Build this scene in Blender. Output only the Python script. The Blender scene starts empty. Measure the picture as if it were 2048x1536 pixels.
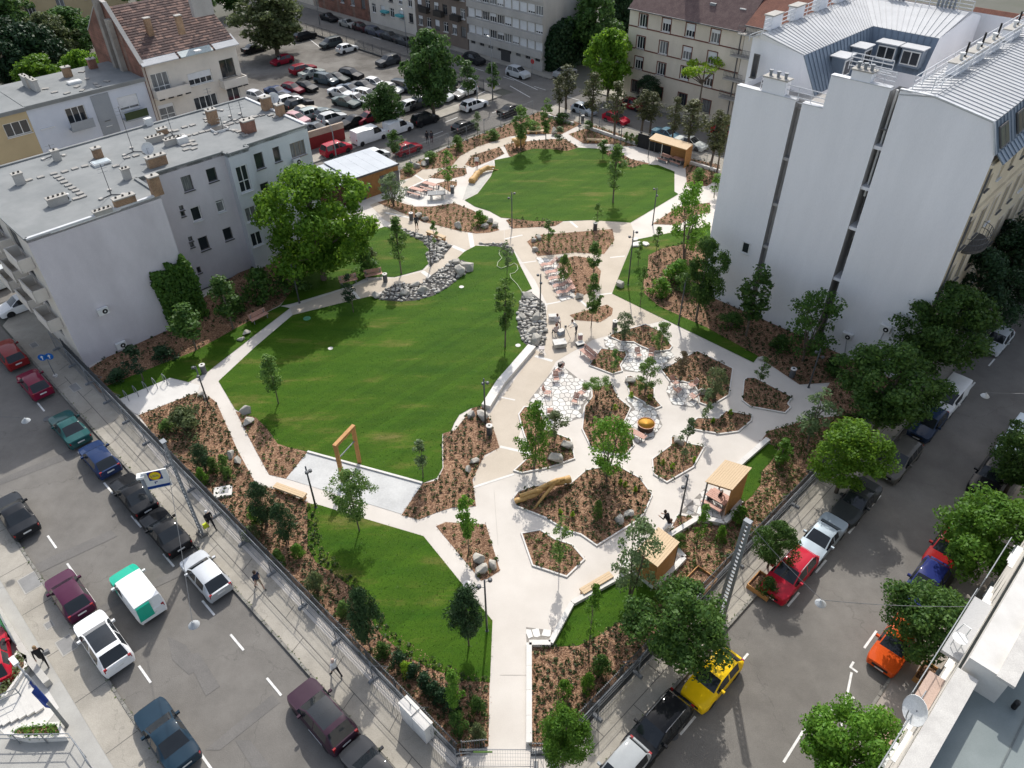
import bpy, math, random
import numpy as np
from mathutils import Vector, Matrix, Quaternion
rnd = random.Random(7); nr = np.random.RandomState(11)
S = bpy.context.scene; COL = S.collection; PI = math.pi
# ---------------------------------------------------------------- camera
CH = 40.0; FPX = 1500.0
_p, _r = math.radians(39.57), math.radians(-0.525)
_fw = Vector((0, math.cos(_p), -math.sin(_p))); _rt0 = Vector((1, 0, 0)); _up0 = Vector((0, math.sin(_p), math.cos(_p)))
_rt = _rt0*math.cos(_r)+_up0*math.sin(_r); _up = -_rt0*math.sin(_r)+_up0*math.cos(_r)
cam = bpy.data.cameras.new('camera'); camo = bpy.data.objects.new('camera', cam); COL.objects.link(camo)
camo.matrix_world = Matrix(((_rt.x, _up.x, -_fw.x, 0), (_rt.y, _up.y, -_fw.y, 0), (_rt.z, _up.z, -_fw.z, CH), (0, 0, 0, 1)))
cam.sensor_width = 36; cam.lens = FPX/2048*36; cam.clip_end = 6000; cam.clip_start = 0.5
S.camera = camo
# ---------------------------------------------------------------- sky, sun, exposure
SUN_EL, SUN_AZ = math.radians(45), math.radians(3.6)
w = bpy.data.worlds.new('World'); S.world = w; w.use_nodes = True
nt = w.node_tree; bg = nt.nodes['Background']; sk = nt.nodes.new('ShaderNodeTexSky')
sk.sky_type = 'NISHITA'; sk.sun_disc = False; sk.sun_elevation = SUN_EL; sk.sun_rotation = SUN_AZ
sk.air_density = 1.0; sk.dust_density = 2.0; sk.ozone_density = 1.0
bw = nt.nodes.new('ShaderNodeRGBToBW'); hz = nt.nodes.new('ShaderNodeMix'); hz.data_type = 'RGBA'; hz.inputs[0].default_value = .5; nt.links.new(sk.outputs[0], bw.inputs[0]); nt.links.new(sk.outputs[0], hz.inputs[6]); nt.links.new(bw.outputs[0], hz.inputs[7]); nt.links.new(hz.outputs[2], bg.inputs[0]); bg.inputs[1].default_value = 0.15
sl = bpy.data.lights.new('sun', 'SUN'); sl.energy = 2.35; sl.angle = math.radians(0.6); sl.color = (1, .962, .90)
so = bpy.data.objects.new('sun', sl); COL.objects.link(so)
_sd = Vector((-math.sin(SUN_AZ)*math.cos(SUN_EL), -math.cos(SUN_AZ)*math.cos(SUN_EL), -math.sin(SUN_EL)))
so.rotation_euler = _sd.to_track_quat('-Z', 'Y').to_euler(); so.location = (0, 60, 90)
S.view_settings.view_transform = 'Standard'; S.view_settings.look = 'None'; S.view_settings.exposure = 0.73
S.view_settings.gamma = 1; S.view_settings.use_curve_mapping = False
S.cycles.max_bounces = 6; S.cycles.diffuse_bounces = 4; S.cycles.glossy_bounces = 3
# ---------------------------------------------------------------- surveying: photograph pixel -> place on the ground
def ray(x, y): return _fw+_rt*((x-1024)/FPX)-_up*((y-768)/FPX)
def G(x, y, z=0.0):
    d = ray(x, y); t = (z-CH)/d.z; return Vector((d.x*t, d.y*t, z))
def ht(b, ty, tx=None):                       # height of a thing standing on pixel b whose top shows at row ty
    g = G(*b); d = ray(b[0] if tx is None else tx, ty); t = (g.x*d.x+g.y*d.y)/(d.x*d.x+d.y*d.y); return CH+d.z*t
def mpp(p): return (G(*p)-Vector((0, 0, CH))).dot(_fw)/FPX    # metres per photograph pixel
def onwall(px, A, u):                         # (run, height) where a pixel meets the upright plane through A along u
    n = Vector((u.y, -u.x, 0)); d = ray(*px); o = Vector((0, 0, CH)); t = (A-o).dot(n)/d.dot(n); P = o+d*t
    return (P-A).dot(u), P.z
uR = Vector((math.sin(math.radians(45.6)), math.cos(math.radians(45.6)), 0)); uL = Vector((-uR.x, uR.y, 0)); uLp = Vector((-uR.y, uR.x, 0))
def V2(x, y, z=0): return Vector((x, y, z))
# ---------------------------------------------------------------- materials
MATS = {}
def _n(t, k, **kw):
    n = t.nodes.new(k)
    for a, b in kw.items():
        if isinstance(a, str) and a.startswith('i'): n.inputs[int(a[1:])].default_value = b
        else: setattr(n, a, b)
    return n
def M(name, c1, c2=None, scale=1.2, crack=0, rough=.8, metal=0, bump=0, bscale=30, grain=.12, spec=.3, stretch=None, coat=0, lo=.35, hi=.65):
    if name in MATS: return MATS[name]
    m = bpy.data.materials.new(name); m.use_nodes = True; t = m.node_tree; b = t.nodes['Principled BSDF']
    b.inputs['Roughness'].default_value = rough; b.inputs['Metallic'].default_value = metal
    b.inputs['Specular IOR Level'].default_value = spec
    if coat: b.inputs['Coat Weight'].default_value = coat; b.inputs['Coat Roughness'].default_value = .04
    c1 = tuple(c1)+(1,); c2 = tuple(c2)+(1,) if c2 else tuple(min(1, x*.8) for x in c1[:3])+(1,)
    tc = _n(t, 'ShaderNodeTexCoord'); src = tc.outputs['Object']
    if stretch:
        mp = _n(t, 'ShaderNodeMapping'); mp.inputs['Scale'].default_value = stretch[:3]
        if len(stretch) > 3: mp.inputs['Rotation'].default_value = (0, 0, stretch[3])
        t.links.new(src, mp.inputs[0]); src = mp.outputs[0]
    n1 = _n(t, 'ShaderNodeTexNoise'); n1.inputs['Scale'].default_value = scale; n1.inputs['Detail'].default_value = 6; n1.inputs['Roughness'].default_value = .65
    t.links.new(src, n1.inputs[0]); r = _n(t, 'ShaderNodeValToRGB'); r.color_ramp.elements[0].position = lo; r.color_ramp.elements[1].position = hi
    r.color_ramp.elements[0].color = c1; r.color_ramp.elements[1].color = c2; t.links.new(n1.outputs[0], r.inputs[0]); col = r.outputs[0]
    n2 = _n(t, 'ShaderNodeTexNoise'); n2.inputs['Scale'].default_value = bscale; n2.inputs['Detail'].default_value = 3; t.links.new(src, n2.inputs[0])
    if grain:
        mr = _n(t, 'ShaderNodeMapRange'); mr.inputs[1].default_value = .3; mr.inputs[2].default_value = .7; mr.inputs[3].default_value = 1-grain; mr.inputs[4].default_value = 1+grain
        t.links.new(n2.outputs[0], mr.inputs[0]); hs = _n(t, 'ShaderNodeHueSaturation'); t.links.new(mr.outputs[0], hs.inputs['Value']); t.links.new(col, hs.inputs['Color']); col = hs.outputs[0]
    if crack:                                    # hairline cracks and blotchy wear
        v = _n(t, 'ShaderNodeTexVoronoi', feature='DISTANCE_TO_EDGE'); v.inputs['Scale'].default_value = crack; nd = _n(t, 'ShaderNodeTexNoise'); nd.inputs['Scale'].default_value = 1.3; nd.inputs['Detail'].default_value = 4; t.links.new(src, nd.inputs[0])
        vm = _n(t, 'ShaderNodeVectorMath', operation='MULTIPLY_ADD'); t.links.new(nd.outputs['Color'], vm.inputs[0]); vm.inputs[1].default_value = (1.6, 1.6, 0); t.links.new(src, vm.inputs[2]); t.links.new(vm.outputs[0], v.inputs['Vector'])
        m1 = _n(t, 'ShaderNodeMapRange'); m1.inputs[1].default_value = 0; m1.inputs[2].default_value = .004; m1.inputs[3].default_value = .78; m1.inputs[4].default_value = 1; t.links.new(v.outputs['Distance'], m1.inputs[0])
        n5 = _n(t, 'ShaderNodeTexNoise'); n5.inputs['Scale'].default_value = .55; n5.inputs['Detail'].default_value = 7; n5.inputs['Roughness'].default_value = .7; t.links.new(src, n5.inputs[0]); m2 = _n(t, 'ShaderNodeMapRange'); m2.inputs[1].default_value = .3; m2.inputs[2].default_value = .72; m2.inputs[3].default_value = 1.13; m2.inputs[4].default_value = .84; t.links.new(n5.outputs[0], m2.inputs[0])
        mm = _n(t, 'ShaderNodeMath', operation='MULTIPLY'); t.links.new(m1.outputs[0], mm.inputs[0]); t.links.new(m2.outputs[0], mm.inputs[1]); h3 = _n(t, 'ShaderNodeHueSaturation'); t.links.new(mm.outputs[0], h3.inputs['Value']); t.links.new(col, h3.inputs['Color']); col = h3.outputs[0]
    t.links.new(col, b.inputs['Base Color'])
    if bump:
        bp = _n(t, 'ShaderNodeBump'); bp.inputs['Strength'].default_value = bump; bp.inputs['Distance'].default_value = .05
        t.links.new(n2.outputs[0], bp.inputs['Height']); t.links.new(bp.outputs[0], b.inputs['Normal'])
    MATS[name] = m; return m
def leafmat(name, c1, c2, trans=.35, rough=.55):
    if name in MATS: return MATS[name]
    m = bpy.data.materials.new(name); m.use_nodes = True; t = m.node_tree; b = t.nodes['Principled BSDF']; out = t.nodes['Material Output']
    g = _n(t, 'ShaderNodeNewGeometry'); mx = _n(t, 'ShaderNodeMix', data_type='RGBA'); mx.inputs[6].default_value = tuple(c1)+(1,); mx.inputs[7].default_value = tuple(c2)+(1,)
    t.links.new(g.outputs['Random Per Island'], mx.inputs[0])
    oi = _n(t, 'ShaderNodeObjectInfo'); mr = _n(t, 'ShaderNodeMapRange'); mr.inputs[3].default_value = .82; mr.inputs[4].default_value = 1.18; t.links.new(oi.outputs['Random'], mr.inputs[0])
    hs = _n(t, 'ShaderNodeHueSaturation'); t.links.new(mr.outputs[0], hs.inputs['Value']); t.links.new(mx.outputs[2], hs.inputs['Color'])
    t.links.new(hs.outputs[0], b.inputs['Base Color']); b.inputs['Roughness'].default_value = rough; b.inputs['Specular IOR Level'].default_value = .25
    tr = _n(t, 'ShaderNodeBsdfTranslucent'); h2 = _n(t, 'ShaderNodeHueSaturation'); h2.inputs['Value'].default_value = 1.3; h2.inputs['Hue'].default_value = .485; t.links.new(hs.outputs[0], h2.inputs['Color']); t.links.new(h2.outputs[0], tr.inputs[0])
    ms = _n(t, 'ShaderNodeMixShader'); ms.inputs[0].default_value = trans; t.links.new(b.outputs[0], ms.inputs[1]); t.links.new(tr.outputs[0], ms.inputs[2]); t.links.new(ms.outputs[0], out.inputs[0])
    MATS[name] = m; return m
def paint(c, metal=.0):
    k = 'paint_%02d_%02d_%02d' % tuple(int(x*99) for x in c)
    return M(k, c, tuple(x*.92 for x in c), scale=2, rough=.55, metal=metal, grain=.02, spec=.05, coat=.4)
def islandmat(name, c1, c2, c3, rough=.85, bump=0):     # one colour per loose piece
    if name in MATS: return MATS[name]
    m = bpy.data.materials.new(name); m.use_nodes = True; t = m.node_tree; b = t.nodes['Principled BSDF']
    g = _n(t, 'ShaderNodeNewGeometry'); oi = _n(t, 'ShaderNodeObjectInfo'); ad = _n(t, 'ShaderNodeMath', operation='ADD'); t.links.new(g.outputs['Random Per Island'], ad.inputs[0]); t.links.new(oi.outputs['Random'], ad.inputs[1])
    fr = _n(t, 'ShaderNodeMath', operation='FRACT'); t.links.new(ad.outputs[0], fr.inputs[0])
    r = _n(t, 'ShaderNodeValToRGB'); e = r.color_ramp.elements; e[0].color = tuple(c1)+(1,); e[1].color = tuple(c3)+(1,); x = e.new(.5); x.color = tuple(c2)+(1,)
    t.links.new(fr.outputs[0], r.inputs[0]); n2 = _n(t, 'ShaderNodeTexNoise'); n2.inputs['Scale'].default_value = 14; tc = _n(t, 'ShaderNodeTexCoord'); t.links.new(tc.outputs['Object'], n2.inputs[0])
    mr = _n(t, 'ShaderNodeMapRange'); mr.inputs[3].default_value = .75; mr.inputs[4].default_value = 1.25; t.links.new(n2.outputs[0], mr.inputs[0])
    hs = _n(t, 'ShaderNodeHueSaturation'); t.links.new(mr.outputs[0], hs.inputs['Value']); t.links.new(r.outputs[0], hs.inputs['Color']); t.links.new(hs.outputs[0], b.inputs['Base Color'])
    b.inputs['Roughness'].default_value = rough; b.inputs['Specular IOR Level'].default_value = .25
    MATS[name] = m; return m
def cellmat(name, c1, c2, c3, scale, gap=.0, gapc=(.02, .015, .01), stretch=(1, 1, 1), rough=.9, bump=.5, patch=.3):  # chips, courses: voronoi cells
    if name in MATS: return MATS[name]
    m = bpy.data.materials.new(name); m.use_nodes = True; t = m.node_tree; b = t.nodes['Principled BSDF']
    tc = _n(t, 'ShaderNodeTexCoord'); mp = _n(t, 'ShaderNodeMapping'); mp.inputs['Scale'].default_value = stretch; t.links.new(tc.outputs['Object'], mp.inputs[0])
    v = _n(t, 'ShaderNodeTexVoronoi'); v.inputs['Scale'].default_value = scale; t.links.new(mp.outputs[0], v.inputs['Vector'])
    sp = _n(t, 'ShaderNodeSeparateColor'); t.links.new(v.outputs['Color'], sp.inputs[0])
    r = _n(t, 'ShaderNodeValToRGB'); e = r.color_ramp.elements; e[0].color = tuple(c1)+(1,); e[1].color = tuple(c3)+(1,); x = e.new(.5); x.color = tuple(c2)+(1,); t.links.new(sp.outputs[0], r.inputs[0])
    n2 = _n(t, 'ShaderNodeTexNoise'); n2.inputs['Scale'].default_value = .35; n2.inputs['Detail'].default_value = 5; t.links.new(tc.outputs['Object'], n2.inputs[0])
    mr = _n(t, 'ShaderNodeMapRange'); mr.inputs[1].default_value = .3; mr.inputs[2].default_value = .7; mr.inputs[3].default_value = 1-patch; mr.inputs[4].default_value = 1+patch; t.links.new(n2.outputs[0], mr.inputs[0])
    hs = _n(t, 'ShaderNodeHueSaturation'); t.links.new(mr.outputs[0], hs.inputs['Value']); t.links.new(r.outputs[0], hs.inputs['Color']); t.links.new(hs.outputs[0], b.inputs['Base Color'])
    b.inputs['Roughness'].default_value = rough; b.inputs['Specular IOR Level'].default_value = .2
    bp = _n(t, 'ShaderNodeBump'); bp.inputs['Strength'].default_value = bump; bp.inputs['Distance'].default_value = .04; t.links.new(v.outputs['Distance'], bp.inputs['Height']); bp.invert = True; t.links.new(bp.outputs[0], b.inputs['Normal'])
    MATS[name] = m; return m
def glassmat(name, c, rough=.06):
    if name in MATS: return MATS[name]
    return M(name, c, tuple(x*.7 for x in c), scale=.5, rough=rough, grain=0, spec=.6)
asphalt = M('asphalt', (.142, .132, .119), (.182, .171, .155), scale=.16, crack=.11, rough=.9, bump=.25, bscale=22, grain=.13)
asphalt_dark = M('asphalt_patch', (.135, .128, .12), (.165, .156, .145), scale=.6, rough=.92, bump=.25, bscale=25)
lot_ground = M('worn_lot_surface', (.10, .09, .078), (.185, .173, .155), scale=.13, crack=.15, rough=.92, bump=.3, bscale=9, grain=.15, lo=.4, hi=.6)
pave_grey = M('pavement_asphalt', (.31, .285, .24), (.385, .355, .305), scale=.25, crack=.13, rough=.9, bump=.12, bscale=18, grain=.1)
pave_joint = M('pavement_joint', (.13, .12, .11), rough=.95)
kerbstone = M('kerb_stone', (.16, .15, .135), (.27, .26, .23), scale=2, rough=.9, bump=.2)
concrete = M('pale_concrete', (.545, .50, .447), (.625, .58, .525), scale=.22, rough=.85, bump=.06, bscale=24, grain=.05)
beige_pave = M('beige_paving', (.47, .405, .325), (.535, .465, .38), scale=.25, rough=.9, bump=.1, bscale=28, grain=.08)
white_conc = M('white_concrete', (.68, .655, .615), (.61, .585, .545), scale=.8, rough=.8, bump=.05, grain=.05)
pad_grey = M('rubber_pad', (.56, .56, .545), (.45, .45, .44), scale=.5, rough=.85, grain=.08, bscale=8)
white_line = M('road_paint', (.72, .71, .68), (.45, .44, .42), scale=2.5, rough=.7, grain=.1, lo=.45, hi=.75)
mulch = cellmat('bark_mulch', (.10, .052, .030), (.225, .125, .074), (.38, .245, .155), 12, stretch=(1, 1, 1), bump=.9, patch=.28)
river_ground = M('gravel_bed', (.10, .095, .09), (.05, .048, .045), scale=5, rough=.95, bump=.4)
stone_grey = M('boulder_rock', (.50, .47, .41), (.29, .275, .245), scale=1.6, rough=.9, bump=.5, bscale=7, grain=.15)
cobble = islandmat('river_stones', (.26, .25, .225), (.42, .40, .365), (.58, .555, .505))
flag = islandmat('flagstone', (.62, .60, .56), (.71, .695, .655), (.56, .52, .47), rough=.8)
flag_bed = M('flagstone_joint', (.22, .20, .18), (.30, .28, .25), scale=5, rough=.95)
bark = M('tree_bark', (.09, .07, .055), (.16, .13, .10), scale=6, rough=.95, bump=.5, bscale=18)
bark_pale = M('young_bark', (.17, .14, .11), (.10, .08, .065), scale=8, rough=.95, bump=.3)
steel = M('galvanised_steel', (.20, .215, .23), (.26, .275, .29), scale=3, rough=.6, metal=.3, grain=.05)
steel_dark = M('dark_grey_metal', (.085, .09, .098), (.12, .125, .13), scale=3, rough=.5, metal=.3, grain=.05)
black = M('black_plastic', (.012, .012, .013), rough=.5, grain=.02)
rubber = M('tyre_rubber', (.02, .02, .021), rough=.85)
rimm = M('wheel_rim', (.38, .38, .39), rough=.35, metal=.7, grain=.03)
glass_car = glassmat('car_glass', (.018, .022, .026), .04)
glass_win = glassmat('window_glass', (.03, .035, .042), .06)
white_frame = M('white_frame', (.78, .78, .76), rough=.5, grain=.03)
wood = M('timber', (.52, .27, .10), (.39, .19, .065), scale=1.5, rough=.65, stretch=(2, 2, 12), grain=.1)
wood_pale = M('pale_timber', (.62, .47, .30), (.52, .38, .235), scale=3, rough=.7, stretch=(6, 6, 6), grain=.1)
wood_red = M('reddish_slats', (.46, .25, .19), (.56, .34, .27), scale=3, rough=.6, grain=.08)
log_wood = M('peeled_log', (.62, .40, .16), (.44, .25, .085), scale=2, rough=.55, stretch=(3, 3, 3), bump=.4, bscale=6)
red_light = M('tail_light_red', (.35, .01, .012), rough=.2, spec=.6, grain=0)
head_light = M('headlight_glass', (.62, .64, .66), (.4, .42, .45), scale=8, rough=.15, spec=.6, grain=0)
plate_m = M('number_plate', (.75, .75, .73), rough=.5, grain=.02)
skin = M('skin', (.50, .31, .23), rough=.6, grain=.04)
# ---------------------------------------------------------------- objects
def link(name, mesh, mats=None, parent=None):
    o = bpy.data.objects.new(name, mesh); COL.objects.link(o)
    if parent is not None: o.parent = parent
    return o
def tag(o, label=None, cat=None, group=None, kind=None):
    if label: o['label'] = label
    if cat: o['category'] = cat
    if group: o['group'] = group
    if kind: o['kind'] = kind
    return o
def thing(name, label, cat, loc=(0, 0, 0), rz=0, group=None, scale=None):
    o = bpy.data.objects.new(name, None); COL.objects.link(o); o.empty_display_size = .3
    o.location = loc; o.rotation_euler = (0, 0, rz)
    if scale: o.scale = scale
    return tag(o, label, cat, group)
def copy_tree(src, parent=None, keep=None):
    c = src.copy(); COL.objects.link(c)
    if parent is not None: c.parent = parent
    for ch in src.children:
        if keep is None or ch.name.split('.')[0] in keep: copy_tree(ch, c, None)
    return c
class MB:                                       # collects polygons, becomes ONE mesh
    def __init__(s): s.v = []; s.f = []; s.m = []; s.ms = []
    def mi(s, m):
        if m is None: return 0
        if m not in s.ms: s.ms.append(m)
        return s.ms.index(m)
    def add(s, vs, fs, m=None):
        b = len(s.v); s.v += [tuple(x) for x in vs]; k = s.mi(m)
        for f in fs: s.f.append(tuple(i+b for i in f)); s.m.append(k)
        return s
    def hexa(s, a, m=None):                     # 4 bottom (ccw) + 4 top
        return s.add(a, [(3, 2, 1, 0), (4, 5, 6, 7), (0, 1, 5, 4), (1, 2, 6, 5), (2, 3, 7, 6), (3, 0, 4, 7)], m)
    def box(s, c, d, rz=0, m=None, ux=None):
        x, y, z = c; a, b, h = d[0]/2, d[1]/2, d[2]/2
        cs, sn = (ux.x, ux.y) if ux is not None else (math.cos(rz), math.sin(rz))
        q = [(x+cs*i*a-sn*j*b, y+sn*i*a+cs*j*b) for i, j in ((-1, -1), (1, -1), (1, 1), (-1, 1))]
        return s.hexa([(p[0], p[1], z-h) for p in q]+[(p[0], p[1], z+h) for p in q], m)
    def bar(s, p, q, w, h=None, m=None, up=(0, 0, 1)):   # rectangular bar from p to q
        p, q = Vector(p), Vector(q); d = (q-p); d.normalize(); u = Vector(up)
        if abs(d.dot(u)) > .98: u = Vector((1, 0, 0))
        x = d.cross(u).normalized()*(w/2); y = x.cross(d).normalized()*((h or w)/2)
        return s.hexa([p-x-y, p+x-y, p+x+y, p-x+y, q-x-y, q+x-y, q+x+y, q-x+y], m)
    def tube(s, pts, rs, n=8, m=None, cap=True):
        pts = [Vector(p) for p in pts]
        if not hasattr(rs, '__len__'): rs = [rs]*len(pts)
        ring = []; ref = None
        for i, p in enumerate(pts):
            d = (pts[min(i+1, len(pts)-1)]-pts[max(i-1, 0)]).normalized()
            if ref is None: ref = Vector((1, 0, 0)) if abs(d.x) < .8 else Vector((0, 1, 0))
            x = (ref-d*ref.dot(d)).normalized(); y = d.cross(x); ref = x
            ring.append([p+(x*math.cos(2*PI*k/n)+y*math.sin(2*PI*k/n))*rs[i] for k in range(n)])
        vs = [v for r in ring for v in r]; fs = []
        for i in range(len(pts)-1):
            for k in range(n): fs.append((i*n+k, i*n+(k+1) % n, (i+1)*n+(k+1) % n, (i+1)*n+k))
        if cap: fs.append(tuple(range(n-1, -1, -1))); fs.append(tuple((len(pts)-1)*n+k for k in range(n)))
        return s.add(vs, fs, m)
    def lathe(s, prof, n=16, c=(0, 0, 0), m=None, cap=True):
        vs = []; fs = []
        for r, z in prof:
            for k in range(n): vs.append((c[0]+r*math.cos(2*PI*k/n), c[1]+r*math.sin(2*PI*k/n), c[2]+z))
        for i in range(len(prof)-1):
            for k in range(n): fs.append((i*n+k, i*n+(k+1) % n, (i+1)*n+(k+1) % n, (i+1)*n+k))
        if cap: fs.append(tuple(range(n-1, -1, -1))); fs.append(tuple((len(prof)-1)*n+k for k in range(n)))
        return s.add(vs, fs, m)
    def prism(s, poly, z0, z1, m=None, bottom=False):
        p = ccw([(q[0], q[1]) for q in poly]); n = len(p)
        vs = [(x, y, z0) for x, y in p]+[(x, y, z1) for x, y in p]
        fs = [tuple(range(n, 2*n))]+[(i, (i+1) % n, n+(i+1) % n, n+i) for i in range(n)]
        if bottom: fs.append(tuple(range(n-1, -1, -1)))
        return s.add(vs, fs, m)
    def ngon(s, pts, m=None): return s.add(pts, [tuple(range(len(pts)))], m)
    def build(s, name, mats=None, parent=None, smooth=False, origin=None, ang=None):
        me = bpy.data.meshes.new(name)
        if origin is not None: s.v = [(x-origin[0], y-origin[1], z-origin[2]) for x, y, z in s.v]
        me.from_pydata(s.v, [], s.f)
        ml = s.ms if s.ms else ([mats] if mats else [])
        for x in ml: me.materials.append(x)
        if len(ml) > 1: me.polygons.foreach_set('material_index', s.m)
        if smooth: me.polygons.foreach_set('use_smooth', [True]*len(me.polygons))
        if ang: me.set_sharp_from_angle(angle=math.radians(ang))
        o = link(name, me, None, parent)
        if origin is not None and parent is None: o.location = origin
        return o
def ccw(p):
    a = sum(p[i][0]*p[(i+1) % len(p)][1]-p[(i+1) % len(p)][0]*p[i][1] for i in range(len(p)))
    return p if a > 0 else p[::-1]
def npmesh(name, V, F, mats, smooth=False):
    me = bpy.data.meshes.new(name); V = np.asarray(V, np.float32); F = np.asarray(F, np.int32); k = F.shape[1]
    me.vertices.add(len(V)); me.vertices.foreach_set('co', V.ravel()); me.loops.add(F.size); me.loops.foreach_set('vertex_index', F.ravel())
    me.polygons.add(len(F)); me.polygons.foreach_set('loop_start', np.arange(0, F.size, k, dtype=np.int32)); me.polygons.foreach_set('loop_total', np.full(len(F), k, np.int32))
    me.update(calc_edges=True); me.validate()
    for m in (mats if isinstance(mats, (list, tuple)) else [mats]): me.materials.append(m)
    if smooth: me.polygons.foreach_set('use_smooth', [True]*len(F))
    return me
def PX(pts, z=0.0): return [(p if isinstance(p, Vector) else G(p[0], p[1], z)).to_2d() for p in pts]
def offset(poly, d):                             # inward miter offset
    p = [Vector(q) for q in ccw([(a[0], a[1]) for a in poly])]; n = len(p); out = []
    for i in range(n):
        a, b, c = p[i-1], p[i], p[(i+1) % n]; e1 = (b-a).normalized(); e2 = (c-b).normalized()
        n1 = Vector((-e1.y, e1.x)); n2 = Vector((-e2.y, e2.x)); m = (n1+n2)
        if m.length < 1e-4: m = n1.copy()
        m.normalize(); k = max(.35, m.dot(n1)); out.append(b+m*(d/k))
    return out
def inside(x, y, p):
    r = False; j = len(p)-1
    for i in range(len(p)):
        if (p[i][1] > y) != (p[j][1] > y) and x < (p[j][0]-p[i][0])*(y-p[i][1])/(p[j][1]-p[i][1])+p[i][0]: r = not r
        j = i
    return r
def sheet(name, px, z, m, thick=0.0, kind='structure', label=None):
    b = MB()
    if thick: b.prism(PX(px), z-thick, z, m)
    else: b.ngon([(x, y, z) for x, y in ccw([tuple(q) for q in PX(px)])], m)
    o = b.build(name); return tag(o, label=label, kind=kind)
def inpoly_pts(poly, step, jit=.45, rr=rnd):
    xs = [q[0] for q in poly]; ys = [q[1] for q in poly]; out = []; y = min(ys)
    while y < max(ys):
        x = min(xs)
        while x < max(xs):
            a, b = x+rr.uniform(-jit, jit)*step, y+rr.uniform(-jit, jit)*step
            if inside(a, b, poly): out.append((a, b))
            x += step
        y += step
    return out
# leaf clouds ---------------------------------------------------------------
def leaves(C, N, size, ratio=.55, rs=nr, fold=0.0):
    n = len(C); A = rs.normal(size=(n, 3)); T = np.cross(N, A); T /= np.linalg.norm(T, axis=1)[:, None]+1e-9; B = np.cross(N, T); B /= np.linalg.norm(B, axis=1)[:, None]+1e-9
    s = size*rs.uniform(.65, 1.35, (n, 1)); w = s*ratio
    V = np.empty((n, 4, 3)); V[:, 0] = C-T*s*.5; V[:, 1] = C+B*w*.5+N*fold*s; V[:, 2] = C+T*s*.5; V[:, 3] = C-B*w*.5+N*fold*s
    return V.reshape(-1, 3)
def unit(a): return a/(np.linalg.norm(a, axis=1)[:, None]+1e-9)
def cloud(centres, rads, per, size, ratio=.55, up=.35, rs=nr, spread=.5):
    n = len(centres); D = unit(rs.normal(size=(n*per, 3))+np.array([0, 0, up])); R = np.repeat(np.asarray(rads), per)[:, None]
    C = np.repeat(np.asarray(centres), per, axis=0)+D*R*rs.uniform(.45, 1, (n*per, 1))*np.array([1, 1, .85])
    N = unit(D+rs.normal(scale=spread, size=D.shape)); return leaves(C, N, size, ratio, rs)
def quads(V): return np.arange(len(V)).reshape(-1, 4)
# ---------------------------------------------------------------- two street frames (both are straight and square to each other)
uRp = Vector((uL.y, -uL.x, 0))
def F(c, t, z=0.0): v = uRp*c+uL*t; return Vector((v.x, v.y, z))
def B(b, a, z=0.0): v = uLp*b+uR*a; return Vector((v.x, v.y, z))
ANG_L = math.atan2(uL.y, uL.x); ANG_R = math.atan2(uR.y, uR.x)
def flat(name, pts, z, m, kind='structure', parent=None):
    b = MB(); b.ngon([(p[0], p[1], z) for p in ccw([(q[0], q[1]) for q in pts])], m); o = b.build(name, parent=parent)
    return tag(o, kind=kind) if parent is None else o
def slab(name, pts, z0, z1, m, label=None):
    b = MB(); b.prism(pts, z0, z1, m); return tag(b.build(name), label=label, kind='structure')
def psheet(name, px, z, m): return flat(name, PX(px, z), z, m)
flat('ground', [(-1600, -700), (1600, -700), (1600, 3200), (-1600, 3200)], -0.03, M('city_ground', (.13, .125, .11), (.09, .095, .07), scale=.05, rough=.95))
flat('road', [F(-.18, -20), F(7.83, -20), F(7.83, 240), F(-.18, 240)], 0.0, asphalt)
flat('road', [B(.9, 9), B(9.2, 8), B(9.2, 260), B(.9, 260)], 0.004, asphalt)
flat('road', [F(7.6, 78.5), F(90, 75.2), F(90, 84), F(7.6, 86)], 0.006, asphalt)
flat('road', [F(86.8, -40), F(95.3, -40), F(95.3, 320), F(86.8, 320)], 0.010, asphalt)
flat('parking_lot', [F(40, 86), F(84, 86), F(84.2, 158), F(38, 158)], 0.02, lot_ground)
def ribbon(pts, w):                                              # thin joint or band along points
    a, b = Vector(pts[0]).to_2d(), Vector(pts[1]).to_2d(); d = (b-a).normalized(); n = Vector((-d.y, d.x))*w/2
    return [a-n, b-n, b+n, a+n]
# pavements and their kerb stones
PZ = .12
cornerL = F(7.98, 9.4)
gateL, gateR = G(905, 1525, PZ), G(1100, 1530, PZ)
slab('pavement', [F(7.98, 74), F(7.98, 9.05), B(9.05, 90), B(11.4, 90), B(11.4, 12.2), gateR, gateL, F(10.3, 24), F(9.95, 47), F(10.78, 62), F(10.78, 77)], -.05, PZ, pave_grey)
slab('pavement', [F(-2.13, -30), F(-.34, -30), F(-.34, 150), F(-2.13, 150)], -.05, PZ, pave_grey)
slab('pavement', [F(-22, -30), F(-2.13, -30), F(-2.13, 110), F(-22, 110)], -.05, PZ-.01, M('forecourt_paving', (.40, .39, .36), (.33, .32, .295), scale=.5, rough=.9, grain=.08))
slab('pavement', [B(-14, 10), B(.75, 10), B(.75, 200), B(-14, 200)], -.05, PZ, M('pavement_warm', (.34, .29, .25), (.29, .27, .245), scale=.3, rough=.9, grain=.08, bump=.15))
slab('pavement', [F(40, 84.1), F(84.2, 84.1), F(84.2, 86.4), F(40, 86.4)], -.05, PZ, pave_grey)
slab('pavement', [F(14, 86.1), F(40, 84.1), F(40, 98), F(14, 98)], -.05, PZ, pave_grey)
slab('pavement', [F(38, 73.6), F(82.3, 73.6), F(82.3, 75.1), F(38, 76)], -.05, PZ, pave_grey)
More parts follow.
